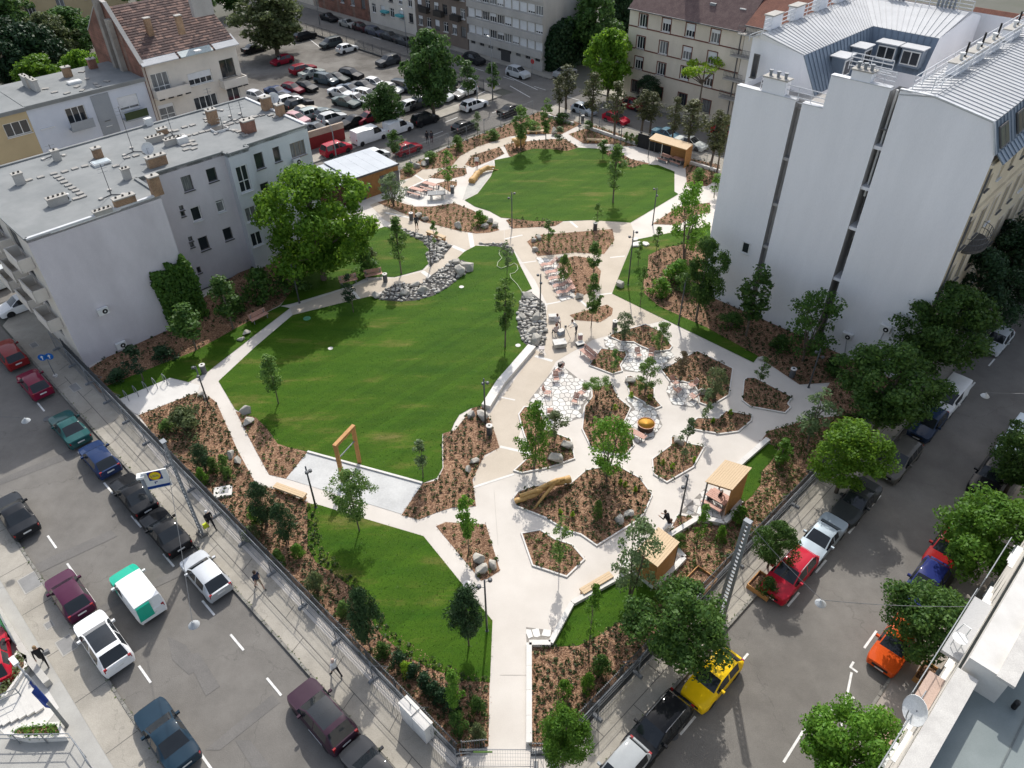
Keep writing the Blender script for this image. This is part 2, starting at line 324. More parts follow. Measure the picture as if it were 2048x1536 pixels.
slab('pavement', [F(82.3, 12), F(86.7, 12), F(86.7, 75.1), F(82.3, 75.1)], -.05, PZ, pave_grey)
slab('pavement', [F(95.4, -40), F(99, -40), F(99, 76), F(95.4, 76)], -.05, PZ, pave_grey)
slab('pavement', [F(95.4, 84), F(99, 84), F(99, 300), F(95.4, 300)], -.05, PZ, pave_grey)
slab('pavement', [F(84.2, 86.6), F(86.7, 86.6), F(86.7, 300), F(84.2, 300)], -.05, PZ, pave_grey)
def kerb(name, P, Q, step=1.0, wd=.16):
    P, Q = Vector(P), Vector(Q); d = (Q-P).normalized(); n = int((Q-P).length/step); root = None; b = MB()
    for i in range(n):
        c = P+d*(i+.5)*step; b.box((c.x, c.y, .05+rnd.uniform(-.006, .006)), (step-.03, wd, .22), ux=d, m=kerbstone)
    return tag(b.build(name), kind='structure')
kerb('kerb', F(7.89, 12), F(7.89, 72)); kerb('kerb', F(-.27, 14), F(-.27, 100)); kerb('kerb', B(9.13, 10), B(9.13, 80)); kerb('kerb', B(.83, 12), B(.83, 80))
kerb('kerb', F(40, 84.05), F(84, 84.05)); kerb('kerb', F(86.76, 30), F(86.76, 75)); kerb('kerb', F(95.34, 45), F(95.34, 76)); kerb('kerb', F(95.34, 84), F(95.34, 140))
# joints of the pavement slabs (recessed strips) as geometry
jb = MB()
def strip(b, pts, wd, z, m): q = ribbon(pts, wd); b.ngon([(x, y, z) for x, y in ccw([tuple(v) for v in q])], m)
strip(jb, [F(8.95, 14), F(8.95, 62)], .045, PZ+.003, pave_joint)
for t in range(16, 64, 5): strip(jb, [F(8.0, t), F(8.95, t+.3)], .04, PZ+.006, pave_joint); strip(jb, [F(8.95, t+2.2), F(9.9, t+2.6)], .04, PZ+.006, pave_joint)
strip(jb, [B(10.1, 12), B(10.1, 75)], .045, PZ+.003, pave_joint)
for a in range(14, 75, 5): strip(jb, [B(9.2, a), B(10.1, a)], .04, PZ+.006, pave_joint); strip(jb, [B(10.1, a+2.5), B(11.0, a+2.5)], .04, PZ+.006, pave_joint)
for t in range(16, 80, 4): strip(jb, [F(-2.1, t), F(-.4, t)], .04, PZ+.004, pave_joint)
tag(jb.build('pavement_joints'), kind='structure')
# sunken cover plates in the pavements, asphalt repairs on the roads
for px, wd, dp in (((60, 1165), 1.5, 1.1), ((133, 1290), 1.3, .9), ((98, 1250), .6, .5), ((68, 690), .9, .6), ((150, 775), 1.2, .7)):
    g = G(*px, PZ); b = MB(); b.box((g.x, g.y, PZ+.006), (wd, dp, .012), ux=uL, m=M('cover_frame', (.44, .42, .38), rough=.9)); b.box((g.x, g.y, PZ+.012), (wd-.14, dp-.14, .012), ux=uL, m=M('cover_plate', (.27, .265, .255), rough=.8, grain=.1))
    tag(b.build('access_cover'), kind='structure')
def patch(px, z=.012, m=asphalt_dark): psheet('road_repair', px, z, m)
patch([(225, 880), (262, 880), (345, 985), (305, 1000)]); patch([(0, 970), (0, 958), (140, 900), (150, 912)]); patch([(55, 1135), (70, 1150), (235, 1072), (222, 1060)], .016)
patch([(300, 985), (330, 985), (368, 1060), (338, 1075)], .016); patch([(335, 1272), (372, 1290), (402, 1335), (378, 1350), (345, 1320)]); patch([(370, 1310), (398, 1305), (440, 1372), (412, 1392)], .016); patch([(410, 1500), (440, 1500), (560, 1405), (545, 1388)]); patch([(470, 1480), (500, 1480), (545, 1536), (505, 1536)])
patch([(195, 1215), (205, 1225), (375, 1145), (362, 1135)], .02)
# painted road markings
mk = MB()
for t in (67.6, 58.8, 50.6, 46.0, 41.5, 36.8, 31.6, 28.2, 24.2, 20): strip(mk, [F(6.08, t), F(6.08, t+1.5)], .13, .022, white_line)
for t in (66, 55.5, 46.8, 43.9, 40.6, 37.8, 34.2, 30.2, 27.2, 23.2, 20): strip(mk, [F(1.36, t), F(1.36, t+1.5)], .13, .022, white_line)
for a in (20.2, 25.5, 31.4, 34.9, 39.4, 42.8, 46.3, 49.6, 52.8, 56.2, 60.5, 65): strip(mk, [B(7.33, a-.7), B(7.33, a+.7)], .13, .022, white_line)
for a in (32.1, 40.1, 45, 50, 55.5, 60.5, 66, 70): strip(mk, [B(2.73, a-.8), B(2.73, a+.8)], .13, .022, white_line)
for p, q in (((1703, 1345), (1682, 1452)), ((1708, 1395), (1640, 1433)), ((1620, 1440), (1567, 1525)), ((1700, 1334), (1715, 1345)), ((1707, 1324), (1700, 1336))): strip(mk, [G(*p), G(*q)], .13, .022+.0011*rnd.random(), white_line)
for p, q in (((590, 55), (640, 95)), ((1010, 150), (1075, 180)), ((1020, 172), (1060, 195)), ((955, 190), (1000, 168)), ((890, 245), (915, 235))): strip(mk, [G(*p), G(*q)], .14, .027, white_line)
for c in (60, 66, 72, 78): strip(mk, [F(c, 80), F(c+2.2, 80)], .12, .026, white_line)
for t in range(60, 130, 7): strip(mk, [F(91, t), F(91, t+2.5)], .12, .027, white_line)
tag(mk.build('road_markings'), kind='structure')
dk = MB()
for px in ((95, 838), (385, 1090), (770, 300), (1345, 1470)):
    g = G(*px); dk.lathe([(.32, .02), (.32, .03), (.27, .032)], 14, (g.x, g.y, 0), steel_dark)
tag(dk.build('manhole_covers'), kind='structure')
# ---------------------------------------------------------------- the park: pale concrete base, everything else inset in it
slab('park_path', [G(903, 1533, PZ), G(1100, 1538, PZ), B(11.35, 14), B(11.35, 72), F(57, 12), F(82.2, 12), F(82.2, 73.5), F(38, 73.5), F(38, 66), F(22, 66), F(11, 62.6), F(9.9, 47)], -.05, PZ+.002, concrete)
BZ, LZ, MZ = PZ+.012, PZ+.035, PZ+.026
beige = [[(580, 615), (690, 578), (745, 560), (790, 556), (845, 543), (862, 530), (905, 490), (945, 497), (929, 503), (885, 545), (845, 568), (790, 570), (765, 582), (742, 592), (690, 604), (585, 630)],
         [(905, 489.5), (870, 478), (845, 470), (805, 456), (769, 440), (740, 410), (757, 403), (779, 415), (845, 443), (912, 460), (952, 467), (979, 465), (1008, 460), (1008, 487), (955, 489), (945, 496.5)],
         [(800, 375), (822, 353), (845, 337), (902, 333), (920, 312), (955, 293), (1018, 273), (1040, 285), (1010, 292), (955, 307), (938, 320), (935, 335), (905, 334), (880, 340), (860, 356), (830, 372), (815, 385)],
         [(1009, 460), (1060, 450), (1181, 440), (1261, 445), (1270, 470), (1252, 515), (1226, 588), (1330, 640), (1250, 660), (1185, 680), (1100, 730), (1085, 690), (1095, 610), (1070, 560), (1024, 495), (1009, 487)],
         [(1072, 700), (1112, 722), (1045, 850), (1035, 880), (1068, 905), (1028, 945), (945, 975), (955, 925), (999, 895), (978, 830)]]
for i, p in enumerate(beige): psheet('beige_path', p, BZ-.004+i*.0009, beige_pave)
jb = MB()
for p, q, wd in (((1120, 425), (1155, 455), .3), ((1010, 478), (1045, 470), .25), ((940, 465), (945, 495), .5), ((905, 492), (935, 505), .5), ((845, 543), (868, 560), .5), ((1030, 528), (1072, 522), .2), ((1085, 610), (1122, 603), .2), ((1160, 600), (1182, 620), .25), ((1195, 590), (1226, 586), .2), ((1220, 515), (1250, 512), .2), ((1070, 712), (1105, 722), .3), ((945, 975), (1028, 948), .2), ((1000, 893), (1065, 908), .25), ((980, 790), (1030, 800), .15), ((700, 575), (720, 600), .3), ((770, 425), (840, 440), .3), ((905, 308), (915, 315), .3), ((830, 350), (850, 362), .3)):
    strip(jb, [G(*p, BZ), G(*q, BZ)], wd, BZ+.004, white_conc)
for p, q in (((988, 980), (996, 1090)), ((1000, 1350), (1058, 1350)), ((1052, 1290), (1056, 1480))): strip(jb, [G(*p, BZ), G(*q, BZ)], .03, BZ+.001, M('slab_joint', (.50, .46, .41), rough=.95))
tag(jb.build('path_joint_bands'), kind='structure')
psheet('exercise_pad', [(615, 904), (725, 935), (845, 967), (803, 1028), (572, 957)], BZ+.008, pad_grey)
b = MB(); q = [G(615, 903, .2), G(845, 966, .2)]; b.bar(q[0], q[1], .16, .1, white_conc); tag(b.build('pad_edging'), kind='structure')
psheet('pale_ramp', [(251, 813), (240, 797), (340, 756), (377, 765), (400, 770), (395, 785), (282, 834)], BZ+.006, white_conc)
psheet('sandpit', [(925, 400), (934, 372), (960, 335), (985, 322), (989, 330), (980, 350), (955, 385)], BZ+.01, M('sand', (.52, .50, .45), (.45, .44, .40), rough=.95, bump=.3))
psheet('terrace_paving', [(735, 395), (790, 370), (830, 382), (905, 402), (870, 412), (830, 412), (795, 398), (760, 403)], BZ+.005, white_conc)
# lawns ----------------------------------------------------------
def lawnmat():
    m = bpy.data.materials.new('lawn_grass'); m.use_nodes = True; t = m.node_tree; b = t.nodes['Principled BSDF']; tc = _n(t, 'ShaderNodeTexCoord')
    mp = _n(t, 'ShaderNodeMapping'); mp.inputs['Rotation'].default_value = (0, 0, -ANG_R); mp.inputs['Scale'].default_value = (.16, .62, 1); t.links.new(tc.outputs['Object'], mp.inputs[0])
    n = _n(t, 'ShaderNodeTexNoise'); n.inputs['Scale'].default_value = .85; n.inputs['Detail'].default_value = 7; n.inputs['Roughness'].default_value = .68; t.links.new(mp.outputs[0], n.inputs[0])
    r = _n(t, 'ShaderNodeValToRGB'); e = r.color_ramp.elements; e[0].position = .32; e[0].color = (.028, .080, .004, 1); e[1].position = .55; e[1].color = (.050, .108, .006, 1); x = e.new(.64); x.color = (.10, .125, .02, 1); x = e.new(.74); x.color = (.19, .165, .055, 1); t.links.new(n.outputs[0], r.inputs[0])
    m3 = _n(t, 'ShaderNodeMapping'); m3.inputs['Rotation'].default_value = (0, 0, -ANG_R); t.links.new(tc.outputs['Object'], m3.inputs[0]); sx = _n(t, 'ShaderNodeSeparateXYZ'); t.links.new(m3.outputs[0], sx.inputs[0]); q1 = _n(t, 'ShaderNodeMath', operation='MULTIPLY', i1=1.65); t.links.new(sx.outputs[1], q1.inputs[0]); q2 = _n(t, 'ShaderNodeMath', operation='FLOOR'); t.links.new(q1.outputs[0], q2.inputs[0])
    wn = _n(t, 'ShaderNodeTexWhiteNoise', noise_dimensions='1D'); t.links.new(q2.outputs[0], wn.inputs['W']); q3 = _n(t, 'ShaderNodeMapRange', i3=.90, i4=1.10); t.links.new(wn.outputs[0], q3.inputs[0])      # rolls of turf laid side by side
    n3 = _n(t, 'ShaderNodeTexNoise'); n3.inputs['Scale'].default_value = 13; n3.inputs['Detail'].default_value = 4; t.links.new(tc.outputs['Object'], n3.inputs[0])
    mr = _n(t, 'ShaderNodeMapRange'); mr.inputs[1].default_value = .25; mr.inputs[2].default_value = .75; mr.inputs[3].default_value = .72; mr.inputs[4].default_value = 1.3; t.links.new(n3.outputs[0], mr.inputs[0])
    hs = _n(t, 'ShaderNodeHueSaturation'); q4 = _n(t, 'ShaderNodeMath', operation='MULTIPLY'); t.links.new(mr.outputs[0], q4.inputs[0]); t.links.new(q3.outputs[0], q4.inputs[1]); t.links.new(q4.outputs[0], hs.inputs['Value']); t.links.new(r.outputs[0], hs.inputs['Color']); t.links.new(hs.outputs[0], b.inputs['Base Color'])
    b.inputs['Roughness'].default_value = .8; b.inputs['Specular IOR Level'].default_value = .12
    n4 = _n(t, 'ShaderNodeTexNoise'); n4.inputs['Scale'].default_value = 38; t.links.new(tc.outputs['Object'], n4.inputs[0])
    bp = _n(t, 'ShaderNodeBump'); bp.inputs['Strength'].default_value = .6; bp.inputs['Distance'].default_value = .06; t.links.new(n4.outputs[0], bp.inputs['Height']); t.links.new(bp.outputs[0], b.inputs['Normal'])
    return m
LAWN = lawnmat()
lawns = [
 [(437, 762), (512, 692), (585, 630), (690, 604), (742, 592), (762, 597), (802, 601), (832, 599), (865, 590), (895, 574), (915, 557), (934, 544), (922, 532), (905, 538), (885, 545), (929, 503), (952, 491), (1024, 494), (1040, 530), (1064, 577), (1044, 587), (1036, 625), (1036, 655), (1047, 683), (1062, 695), (1024, 742), (965, 812), (942, 816), (919, 829), (909, 845), (902, 862), (885, 867), (884, 895), (885, 935), (874, 955), (845, 966), (725, 934), (615, 903), (579, 895), (555, 887), (545, 872), (532, 855), (512, 835), (488, 828), (470, 818)],
 [(614, 1006), (640, 1010), (692, 1026), (847, 1072), (932, 1177), (985, 1241), (980, 1364), (932, 1362), (889, 1347), (859, 1336), (812, 1311), (765, 1271), (752, 1257), (712, 1181), (662, 1144), (632, 1124), (615, 1094), (615, 1057)],
 [(1101, 1294), (1144, 1213), (1262, 1148), (1305, 1176), (1340, 1200), (1254, 1231), (1241, 1242), (1197, 1271), (1157, 1291)],
 [(1463, 948), (1536, 886), (1555, 895), (1555, 905), (1540, 925), (1524, 942), (1521, 969), (1504, 992), (1489, 1004), (1465, 985)],
 [(929, 400), (955, 387), (982, 352), (990, 330), (989, 320), (1024, 313), (1044, 303), (1067, 297), (1101, 298), (1134, 302), (1157, 295), (1197, 297), (1211, 307), (1244, 330), (1264, 335), (1287, 328), (1317, 330), (1349, 343), (1349, 383), (1357, 388), (1261, 445), (1181, 440), (1127, 442), (1067, 442), (1024, 437), (1002, 435), (979, 422), (950, 413)],
 [(749, 460), (769, 453), (805, 463), (845, 483), (859, 500), (852, 512), (857, 527), (845, 539), (789, 554), (765, 553), (732, 556), (700, 572), (585, 607), (560, 612), (600, 560), (680, 480)],
 [(233, 790), (213, 772), (287, 742), (320, 729), (390, 702), (467, 659), (512, 635), (560, 612), (580, 616), (512, 668), (417, 742), (377, 764), (340, 755), (240, 797)],
 [(1224, 587), (1254, 512), (1267, 480), (1357, 462), (1421, 452), (1421, 478), (1357, 490), (1324, 497), (1297, 510), (1296, 532), (1287, 562), (1287, 585), (1317, 612), (1414, 655), (1517, 712), (1507, 725)],
]
LP = []
for p in lawns: psheet('lawn', p, LZ, LAWN); LP.append(PX(p, LZ))
# short blades along the lawns' surface so that the turf has a nap
blade = leafmat('grass_blades', (.035, .092, .006), (.062, .125, .009), trans=.3)
pts = []
for p, st in zip(LP, (.30, .26, .26, .3, .45, .4, .4, .4)): pts += inpoly_pts(p, st)
P3 = np.array([(x, y, LZ+.02) for x, y in pts]); n = len(P3)
Vg = leaves(np.repeat(P3, 2, axis=0)+nr.uniform(-.12, .12, (2*n, 3))*np.array([1, 1, .1]), unit(nr.normal(size=(2*n, 3))*.5+np.array([0, 0, 1])), .10, .35)
tag(link('grass', npmesh('grass', Vg, quads(Vg), blade)), kind='stuff')
# planting beds ---------------------------------------------------
beds = [ # flush beds round the edge of the park and between paths
 [(277, 830), (390, 786), (413, 789), (433, 805), (475, 900), (512, 968), (556, 980), (612, 1003), (635, 1012), (640, 1090), (722, 1168), (782, 1262), (870, 1322), (935, 1350), (979.5, 1350), (977, 1492), F(10.65, 14.5), F(10.5, 43.5)],
 [(471, 822), (512, 902), (538, 949), (572, 957), (615, 904), (579, 895), (555, 887), (532, 855), (512, 835), (490, 828)],
 [(965, 812), (977, 832), (992, 872), (999, 895), (969, 910), (945, 959), (952, 1012), (905, 1015), (875, 1024), (838, 1039), (803, 1030), (845, 967), (875, 960), (887, 935), (886, 867), (910, 860), (945, 816)],
 [(872, 1052), (892, 1044), (972, 1049), (1000, 1141), (975, 1157), (962, 1161)],
 [(1297, 505), (1421, 470), (1425, 580), (1720, 728), (1800, 765), (1709, 852), (1640, 800), (1660, 765), (1599, 769), (1517, 714), (1414, 657), (1317, 614), (1287, 587), (1287, 562), (1296, 532)],
 [(1536, 862), (1629, 836), (1700, 830), B(11.65, 52), B(11.65, 26.5), (1310, 1200), (1307, 1174), (1345, 1140), (1368, 1122), (1352, 1100), (1337, 1076), (1394, 1042), (1448, 1046), (1462, 1024), (1489, 1003), (1504, 992), (1521, 969), (1524, 942), (1540, 925), (1555, 905), (1540, 886), (1520, 885)],
 [(1061, 1294), (1157, 1292), (1254, 1232), (1310, 1198), B(11.65, 26.6), B(11.65, 14.2), (1061, 1493)],
 [(755, 405), (779, 397), (802, 405), (829, 413), (862, 413), (909, 406), (945, 420), (979, 440), (999, 460), (979, 465), (952, 467), (912, 460), (845, 443), (779, 415)],
 [(859, 355), (882, 340), (905, 335), (932, 336), (934, 347), (925, 352), (895, 359)],
 [(873, 367), (895, 361), (914, 363), (914, 370), (900, 384)],
 [(930, 329), (945, 310), (999, 294), (1009, 307), (985, 320), (945, 335)],
 [(800, 362), (822, 355), (845, 339), (902, 334), (920, 312), (955, 293), (1018, 273), (1060, 268), (1124, 268), (1164, 247), (1147, 242), (1083, 222), (900, 292), (800, 340)],
 [(1008, 290), (1030, 285), (1100, 278), (1130, 278), (1157, 294), (1134, 304), (1101, 299), (1067, 298), (1044, 304), (1024, 314), (1018, 312)],
 [(1137, 268), (1171, 257), (1274, 292), (1236, 292), (1224, 288), (1167, 287)],
 [(1205, 300), (1235, 303), (1262, 318), (1300, 327), (1287, 331), (1264, 337), (1244, 332), (1211, 309)],
 [(1175, 253), (1185, 250), (1280, 280), (1276, 290)],
 [(1382, 317), (1440, 330), (1437, 348), (1430, 362), (1414, 372), (1374, 372), (1371, 337)],
 [(1304, 448), (1357, 413), (1420, 405), (1420, 425), (1390, 430), (1357, 450)],
 [(1012, 440), (1024, 436), (1127, 442), (1110, 452), (1024, 457)],
 [(1054, 483), (1074, 470), (1225, 458), (1229, 480), (1208, 508), (1150, 505), (1120, 508), (1075, 512)],
 [(1112, 520), (1150, 512), (1180, 516), (1202, 542), (1197, 575), (1165, 592), (1152, 592)],
 [(1139, 630), (1214, 609), (1226, 617), (1224, 629), (1201, 644), (1151, 640)],
 [(180, 760), (200, 785), (233, 790), (213, 772), (287, 742), (390, 702), (467, 659), (512, 635), (560, 610), (680, 480), (640, 430), (400, 600), (176, 738)],
]
kbeds = [ # raised kerbs round the islands of the plaza
 [(1217, 672), (1222, 667), (1291, 647), (1322, 662), (1346, 692), (1340, 700), (1308, 703), (1281, 692), (1267, 684), (1241, 683)],
 [(1177, 730), (1202, 695), (1251, 702), (1255, 710), (1242, 730), (1246, 742), (1224, 748)],
 [(1321, 739), (1394, 700), (1467, 736), (1459, 790), (1420, 813), (1398, 805), (1394, 780), (1388, 770), (1367, 763), (1339, 762)],
 [(1251, 752), (1262, 750), (1310, 776), (1309, 794), (1325, 812), (1311, 818), (1294, 810), (1284, 802), (1258, 789)],
 [(1182, 775), (1224, 765), (1238, 795), (1263, 815), (1250, 843), (1270, 889), (1254, 908), (1231, 909), (1181, 895), (1163, 857), (1168, 812), (1183, 793)],
 [(1036, 828), (1048, 812), (1077, 813), (1088, 838), (1092, 858), (1143, 877), (1151, 917), (1100, 935), (1044, 946), (1026, 941), (1061, 909), (1045, 862)],
 [(1378, 848), (1394, 834), (1436, 835), (1451, 820), (1505, 829), (1504, 841), (1478, 863), (1441, 868), (1388, 859)],
 [(1303, 917), (1341, 889), (1341, 872), (1358, 870), (1377, 885), (1411, 892), (1388, 934), (1334, 965), (1306, 948)],
 [(1025, 995), (1035, 982), (1067, 970), (1097, 970), (1141, 965), (1171, 939), (1231, 927), (1281, 955), (1306, 989), (1290, 1026), (1271, 1044), (1194, 1092), (1161, 1069), (1131, 1061), (1091, 1036), (1061, 1024), (1031, 1012)],
 [(1041, 1065), (1081, 1058), (1111, 1077), (1144, 1087), (1171, 1118), (1134, 1154), (1064, 1131)],
 [(1487, 760), (1493, 754), (1510, 754), (1586, 793), (1577, 807), (1583, 814), (1571, 826), (1500, 813), (1483, 800)],
 [(1332, 1068), (1355, 1027), (1394, 1034), (1342, 1070)],
]
def kerb_ring(name, poly, z0, z1, wd, m):
    o = [Vector(q) for q in ccw([(a[0], a[1]) for a in poly])]; i = offset(o, wd); n = len(o); b = MB(); vs = []
    for P, z in ((o, z0), (o, z1), (i, z1), (i, z0)): vs += [(p.x, p.y, z) for p in P]
    fs = []
    for k in range(3): fs += [(k*n+j, k*n+(j+1) % n, (k+1)*n+(j+1) % n, (k+1)*n+j) for j in range(n)]
    b.add(vs, fs, m); return tag(b.build(name), kind='structure')
BP = []
for p in beds:
    q = PX(p, MZ); o = flat('planting_bed', q, MZ, mulch); BP.append((q, 0))
for p in kbeds:
    q = PX(p, PZ+.1); kerb_ring('bed_kerb', q, PZ-.02, PZ+.11, .10, white_conc); i = offset(q, .09)
    flat('planting_bed', i, PZ+.07, mulch); BP.append(([tuple(v) for v in i], 1))
# loose bark chips, one mass
cp = []
for (p, k) in BP:
    d = (sum(q[0] for q in p)/len(p))**2+(sum(q[1] for q in p)/len(p))**2
    cp += [(x, y, (PZ+.085 if k else MZ+.012)) for x, y in inpoly_pts(p, .24 if d < 60**2 else .45, .5)]
cp = np.array(cp); C = np.repeat(cp, 3, axis=0)+nr.uniform(-.16, .16, (3*len(cp), 3))*np.array([1, 1, .04])
Vc = leaves(C, unit(nr.normal(size=C.shape)*np.array([.35, .35, 0])+np.array([0, 0, 1])), .095, .42)
tag(link('bark_chips', npmesh('bark_chips', Vc, quads(Vc), islandmat('bark_chip', (.10, .053, .030), (.265, .15, .09), (.48, .315, .20)))), kind='stuff')
# ---------------------------------------------------------------- crazy paving: every flagstone its own piece
def voronoi_stones(poly, step, gap, rr):
    xs = [q[0] for q in poly]; ys = [q[1] for q in poly]; seeds = []
    for i in range(int((max(xs)-min(xs))/step)+3):
        for j in range(int((max(ys)-min(ys))/step)+3):
            seeds.append((min(xs)+(i-1+(.5 if j % 2 else 0))*step+rr.uniform(-.33, .33)*step, min(ys)+(j-1)*step+rr.uniform(-.33, .33)*step))
    out = []
    for s in seeds:
        if not inside(s[0], s[1], poly): continue
        cell = [(s[0]+a*step*1.6, s[1]+b*step*1.6) for a, b in ((-1, -1), (1, -1), (1, 1), (-1, 1))]
        for o in seeds:
            dx, dy = o[0]-s[0], o[1]-s[1]; d2 = dx*dx+dy*dy
            if d2 < 1e-9 or d2 > (3.2*step)**2: continue
            k = .5*d2-gap*.5*math.sqrt(d2); new = []
            for i in range(len(cell)):
                p, q = cell[i-1], cell[i]; fp = (p[0]-s[0])*dx+(p[1]-s[1])*dy-k; fq = (q[0]-s[0])*dx+(q[1]-s[1])*dy-k
                if fp*fq < 0: t = fp/(fp-fq); new.append((p[0]+(q[0]-p[0])*t, p[1]+(q[1]-p[1])*t))
                if fq <= 0: new.append(q)
            cell = new
            if len(cell) < 3: break
        if len(cell) < 3: continue
        c2 = []
        for v in cell:
            if not inside(v[0], v[1], poly):
                lo, hi = 0., 1.
                for _ in range(9):
                    m = (lo+hi)/2
                    if inside(s[0]+(v[0]-s[0])*m, s[1]+(v[1]-s[1])*m, poly): lo = m
                    else: hi = m
                v = (s[0]+(v[0]-s[0])*lo*.97, s[1]+(v[1]-s[1])*lo*.97)
            c2.append(v)
        out.append((s, c2))
    return out
crazy = [([(1117, 725), (1157, 757), (1184, 764), (1183, 793), (1168, 810), (1163, 835), (1092, 858), (1088, 838), (1077, 812), (1057, 802)], .5),
 [[(1207, 676), (1217, 674), (1240, 684), (1266, 686), (1280, 694), (1307, 705), (1341, 702), (1350, 712), (1320, 738), (1284, 745), (1247, 742), (1243, 730), (1256, 710), (1251, 701), (1210, 694)], .5],
 [[(1339, 763), (1367, 764), (1387, 771), (1393, 780), (1396, 805), (1387, 815), (1344, 809), (1332, 782)], .5],
 [[(1257, 791), (1283, 804), (1293, 812), (1312, 822), (1325, 850), (1308, 873), (1274, 889), (1251, 843), (1264, 815), (1250, 798)], .5],
 [[(1410, 977), (1452, 1012), (1440, 1045), (1394, 1032), (1360, 1024)], .6],
 [[(1052, 1254), (1106, 1261), (1096, 1285), (1053, 1284)], .62],
 [[(1071, 515), (1112, 517), (1152, 594), (1122, 604)], .6],
 [[(1241, 1119), (1262, 1119), (1274, 1140), (1250, 1148)], .5]]
for poly, st in crazy:
    q = PX(poly, PZ+.02); root = flat('stone_paving', q, PZ+.016, flag_bed)
    for s, c in voronoi_stones(q, st, .055, rnd):
        b = MB(); z = PZ+.038+rnd.uniform(-.006, .006); b.prism([(x-s[0], y-s[1]) for x, y in c], -.03, 0, flag)
        o = b.build('flagstone', parent=root); o.location = (s[0], s[1], z)
# ---------------------------------------------------------------- river stone strips
_ico = None
def lump_template():
    import bmesh
    bm = bmesh.new(); bmesh.ops.create_icosphere(bm, subdivisions=1, radius=1); V = np.array([v.co[:] for v in bm.verts]); Fc = np.array([[v.index for v in f.verts] for f in bm.faces]); bm.free(); return V, Fc
LV, LF = lump_template()
def pebbles(poly, step, size, z, name='river_stones'):
    pts = inpoly_pts(poly, step, .42); Vs = []; Fs = []; k = 0
    for x, y in pts:
        s = size*rnd.uniform(.55, 1.3); a = rnd.uniform(0, PI); v = LV*np.array([s*.6, s*.42, s*.34])*nr.uniform(.82, 1.15, (len(LV), 1))
        c, d = math.cos(a), math.sin(a); v = np.stack([v[:, 0]*c-v[:, 1]*d+x, v[:, 0]*d+v[:, 1]*c+y, v[:, 2]+z+s*.12], 1); Vs.append(v); Fs.append(LF+k); k += len(v)
    return tag(link(name, npmesh(name, np.concatenate(Vs), np.concatenate(Fs), cobble)), kind='stuff')
strips = [([(757, 600), (765, 582), (790, 568), (845, 566), (866, 548), (905, 522), (925, 520), (945, 530), (934, 546), (915, 559), (895, 576), (865, 592), (832, 601), (802, 603)], .38, .36),
 ([(770, 452), (800, 456), (845, 470), (870, 478), (905, 491), (880, 520), (862, 530), (852, 510), (859, 498), (845, 483), (805, 464)], .40, .42),
 ([(1044, 587), (1060, 583), (1085, 603), (1093, 630), (1091, 690), (1062, 697), (1047, 685), (1035, 657), (1035, 625)], .36, .40),
 ([(955, 487), (1010, 486), (1028, 500), (1026, 510), (1000, 494)], .36, .3)]
for p, st, sz in strips:
    q = PX(p, LZ); flat('gravel_bed', q, LZ+.012, river_ground); pebbles(q, st, sz, LZ+.03)
# ---------------------------------------------------------------- boulders
def boulder_mesh(seed):
    import bmesh
    r = random.Random(seed); bm = bmesh.new()
    for i in range(15):
        v = Vector((r.gauss(0, 1), r.gauss(0, 1), r.gauss(0, 1))).normalized()
        bm.verts.new((v.x*.5*r.uniform(.82, 1.1), v.y*.40*r.uniform(.85, 1.1), max(-.22, v.z*.40*r.uniform(.85, 1.1))))
    res = bmesh.ops.convex_hull(bm, input=bm.verts); junk = list({e for e in res['geom_interior']+res['geom_unused'] if isinstance(e, bmesh.types.BMVert)})
    bmesh.ops.delete(bm, geom=junk, context='VERTS'); bmesh.ops.bevel(bm, geom=bm.edges[:], offset=.022, segments=1, affect='EDGES')
    me = bpy.data.meshes.new('boulder'); bm.to_mesh(me); bm.free(); me.materials.append(stone_grey); return me
BM = [boulder_mesh(s) for s in range(40, 52)]
def boulder(px, wpx, label, rz=None, hs=1.0, group='boulders set about the park'):
    s = wpx*mpp(px); g = G(*px, PZ); o = link('boulder', rnd.choice(BM)); o.location = (g.x, g.y, PZ+.17*s*hs); o.scale = (s, s, s*hs); o.rotation_euler = (0, 0, rnd.uniform(0, 6) if rz is None else rz)
    tag(o, label, 'boulder', group)
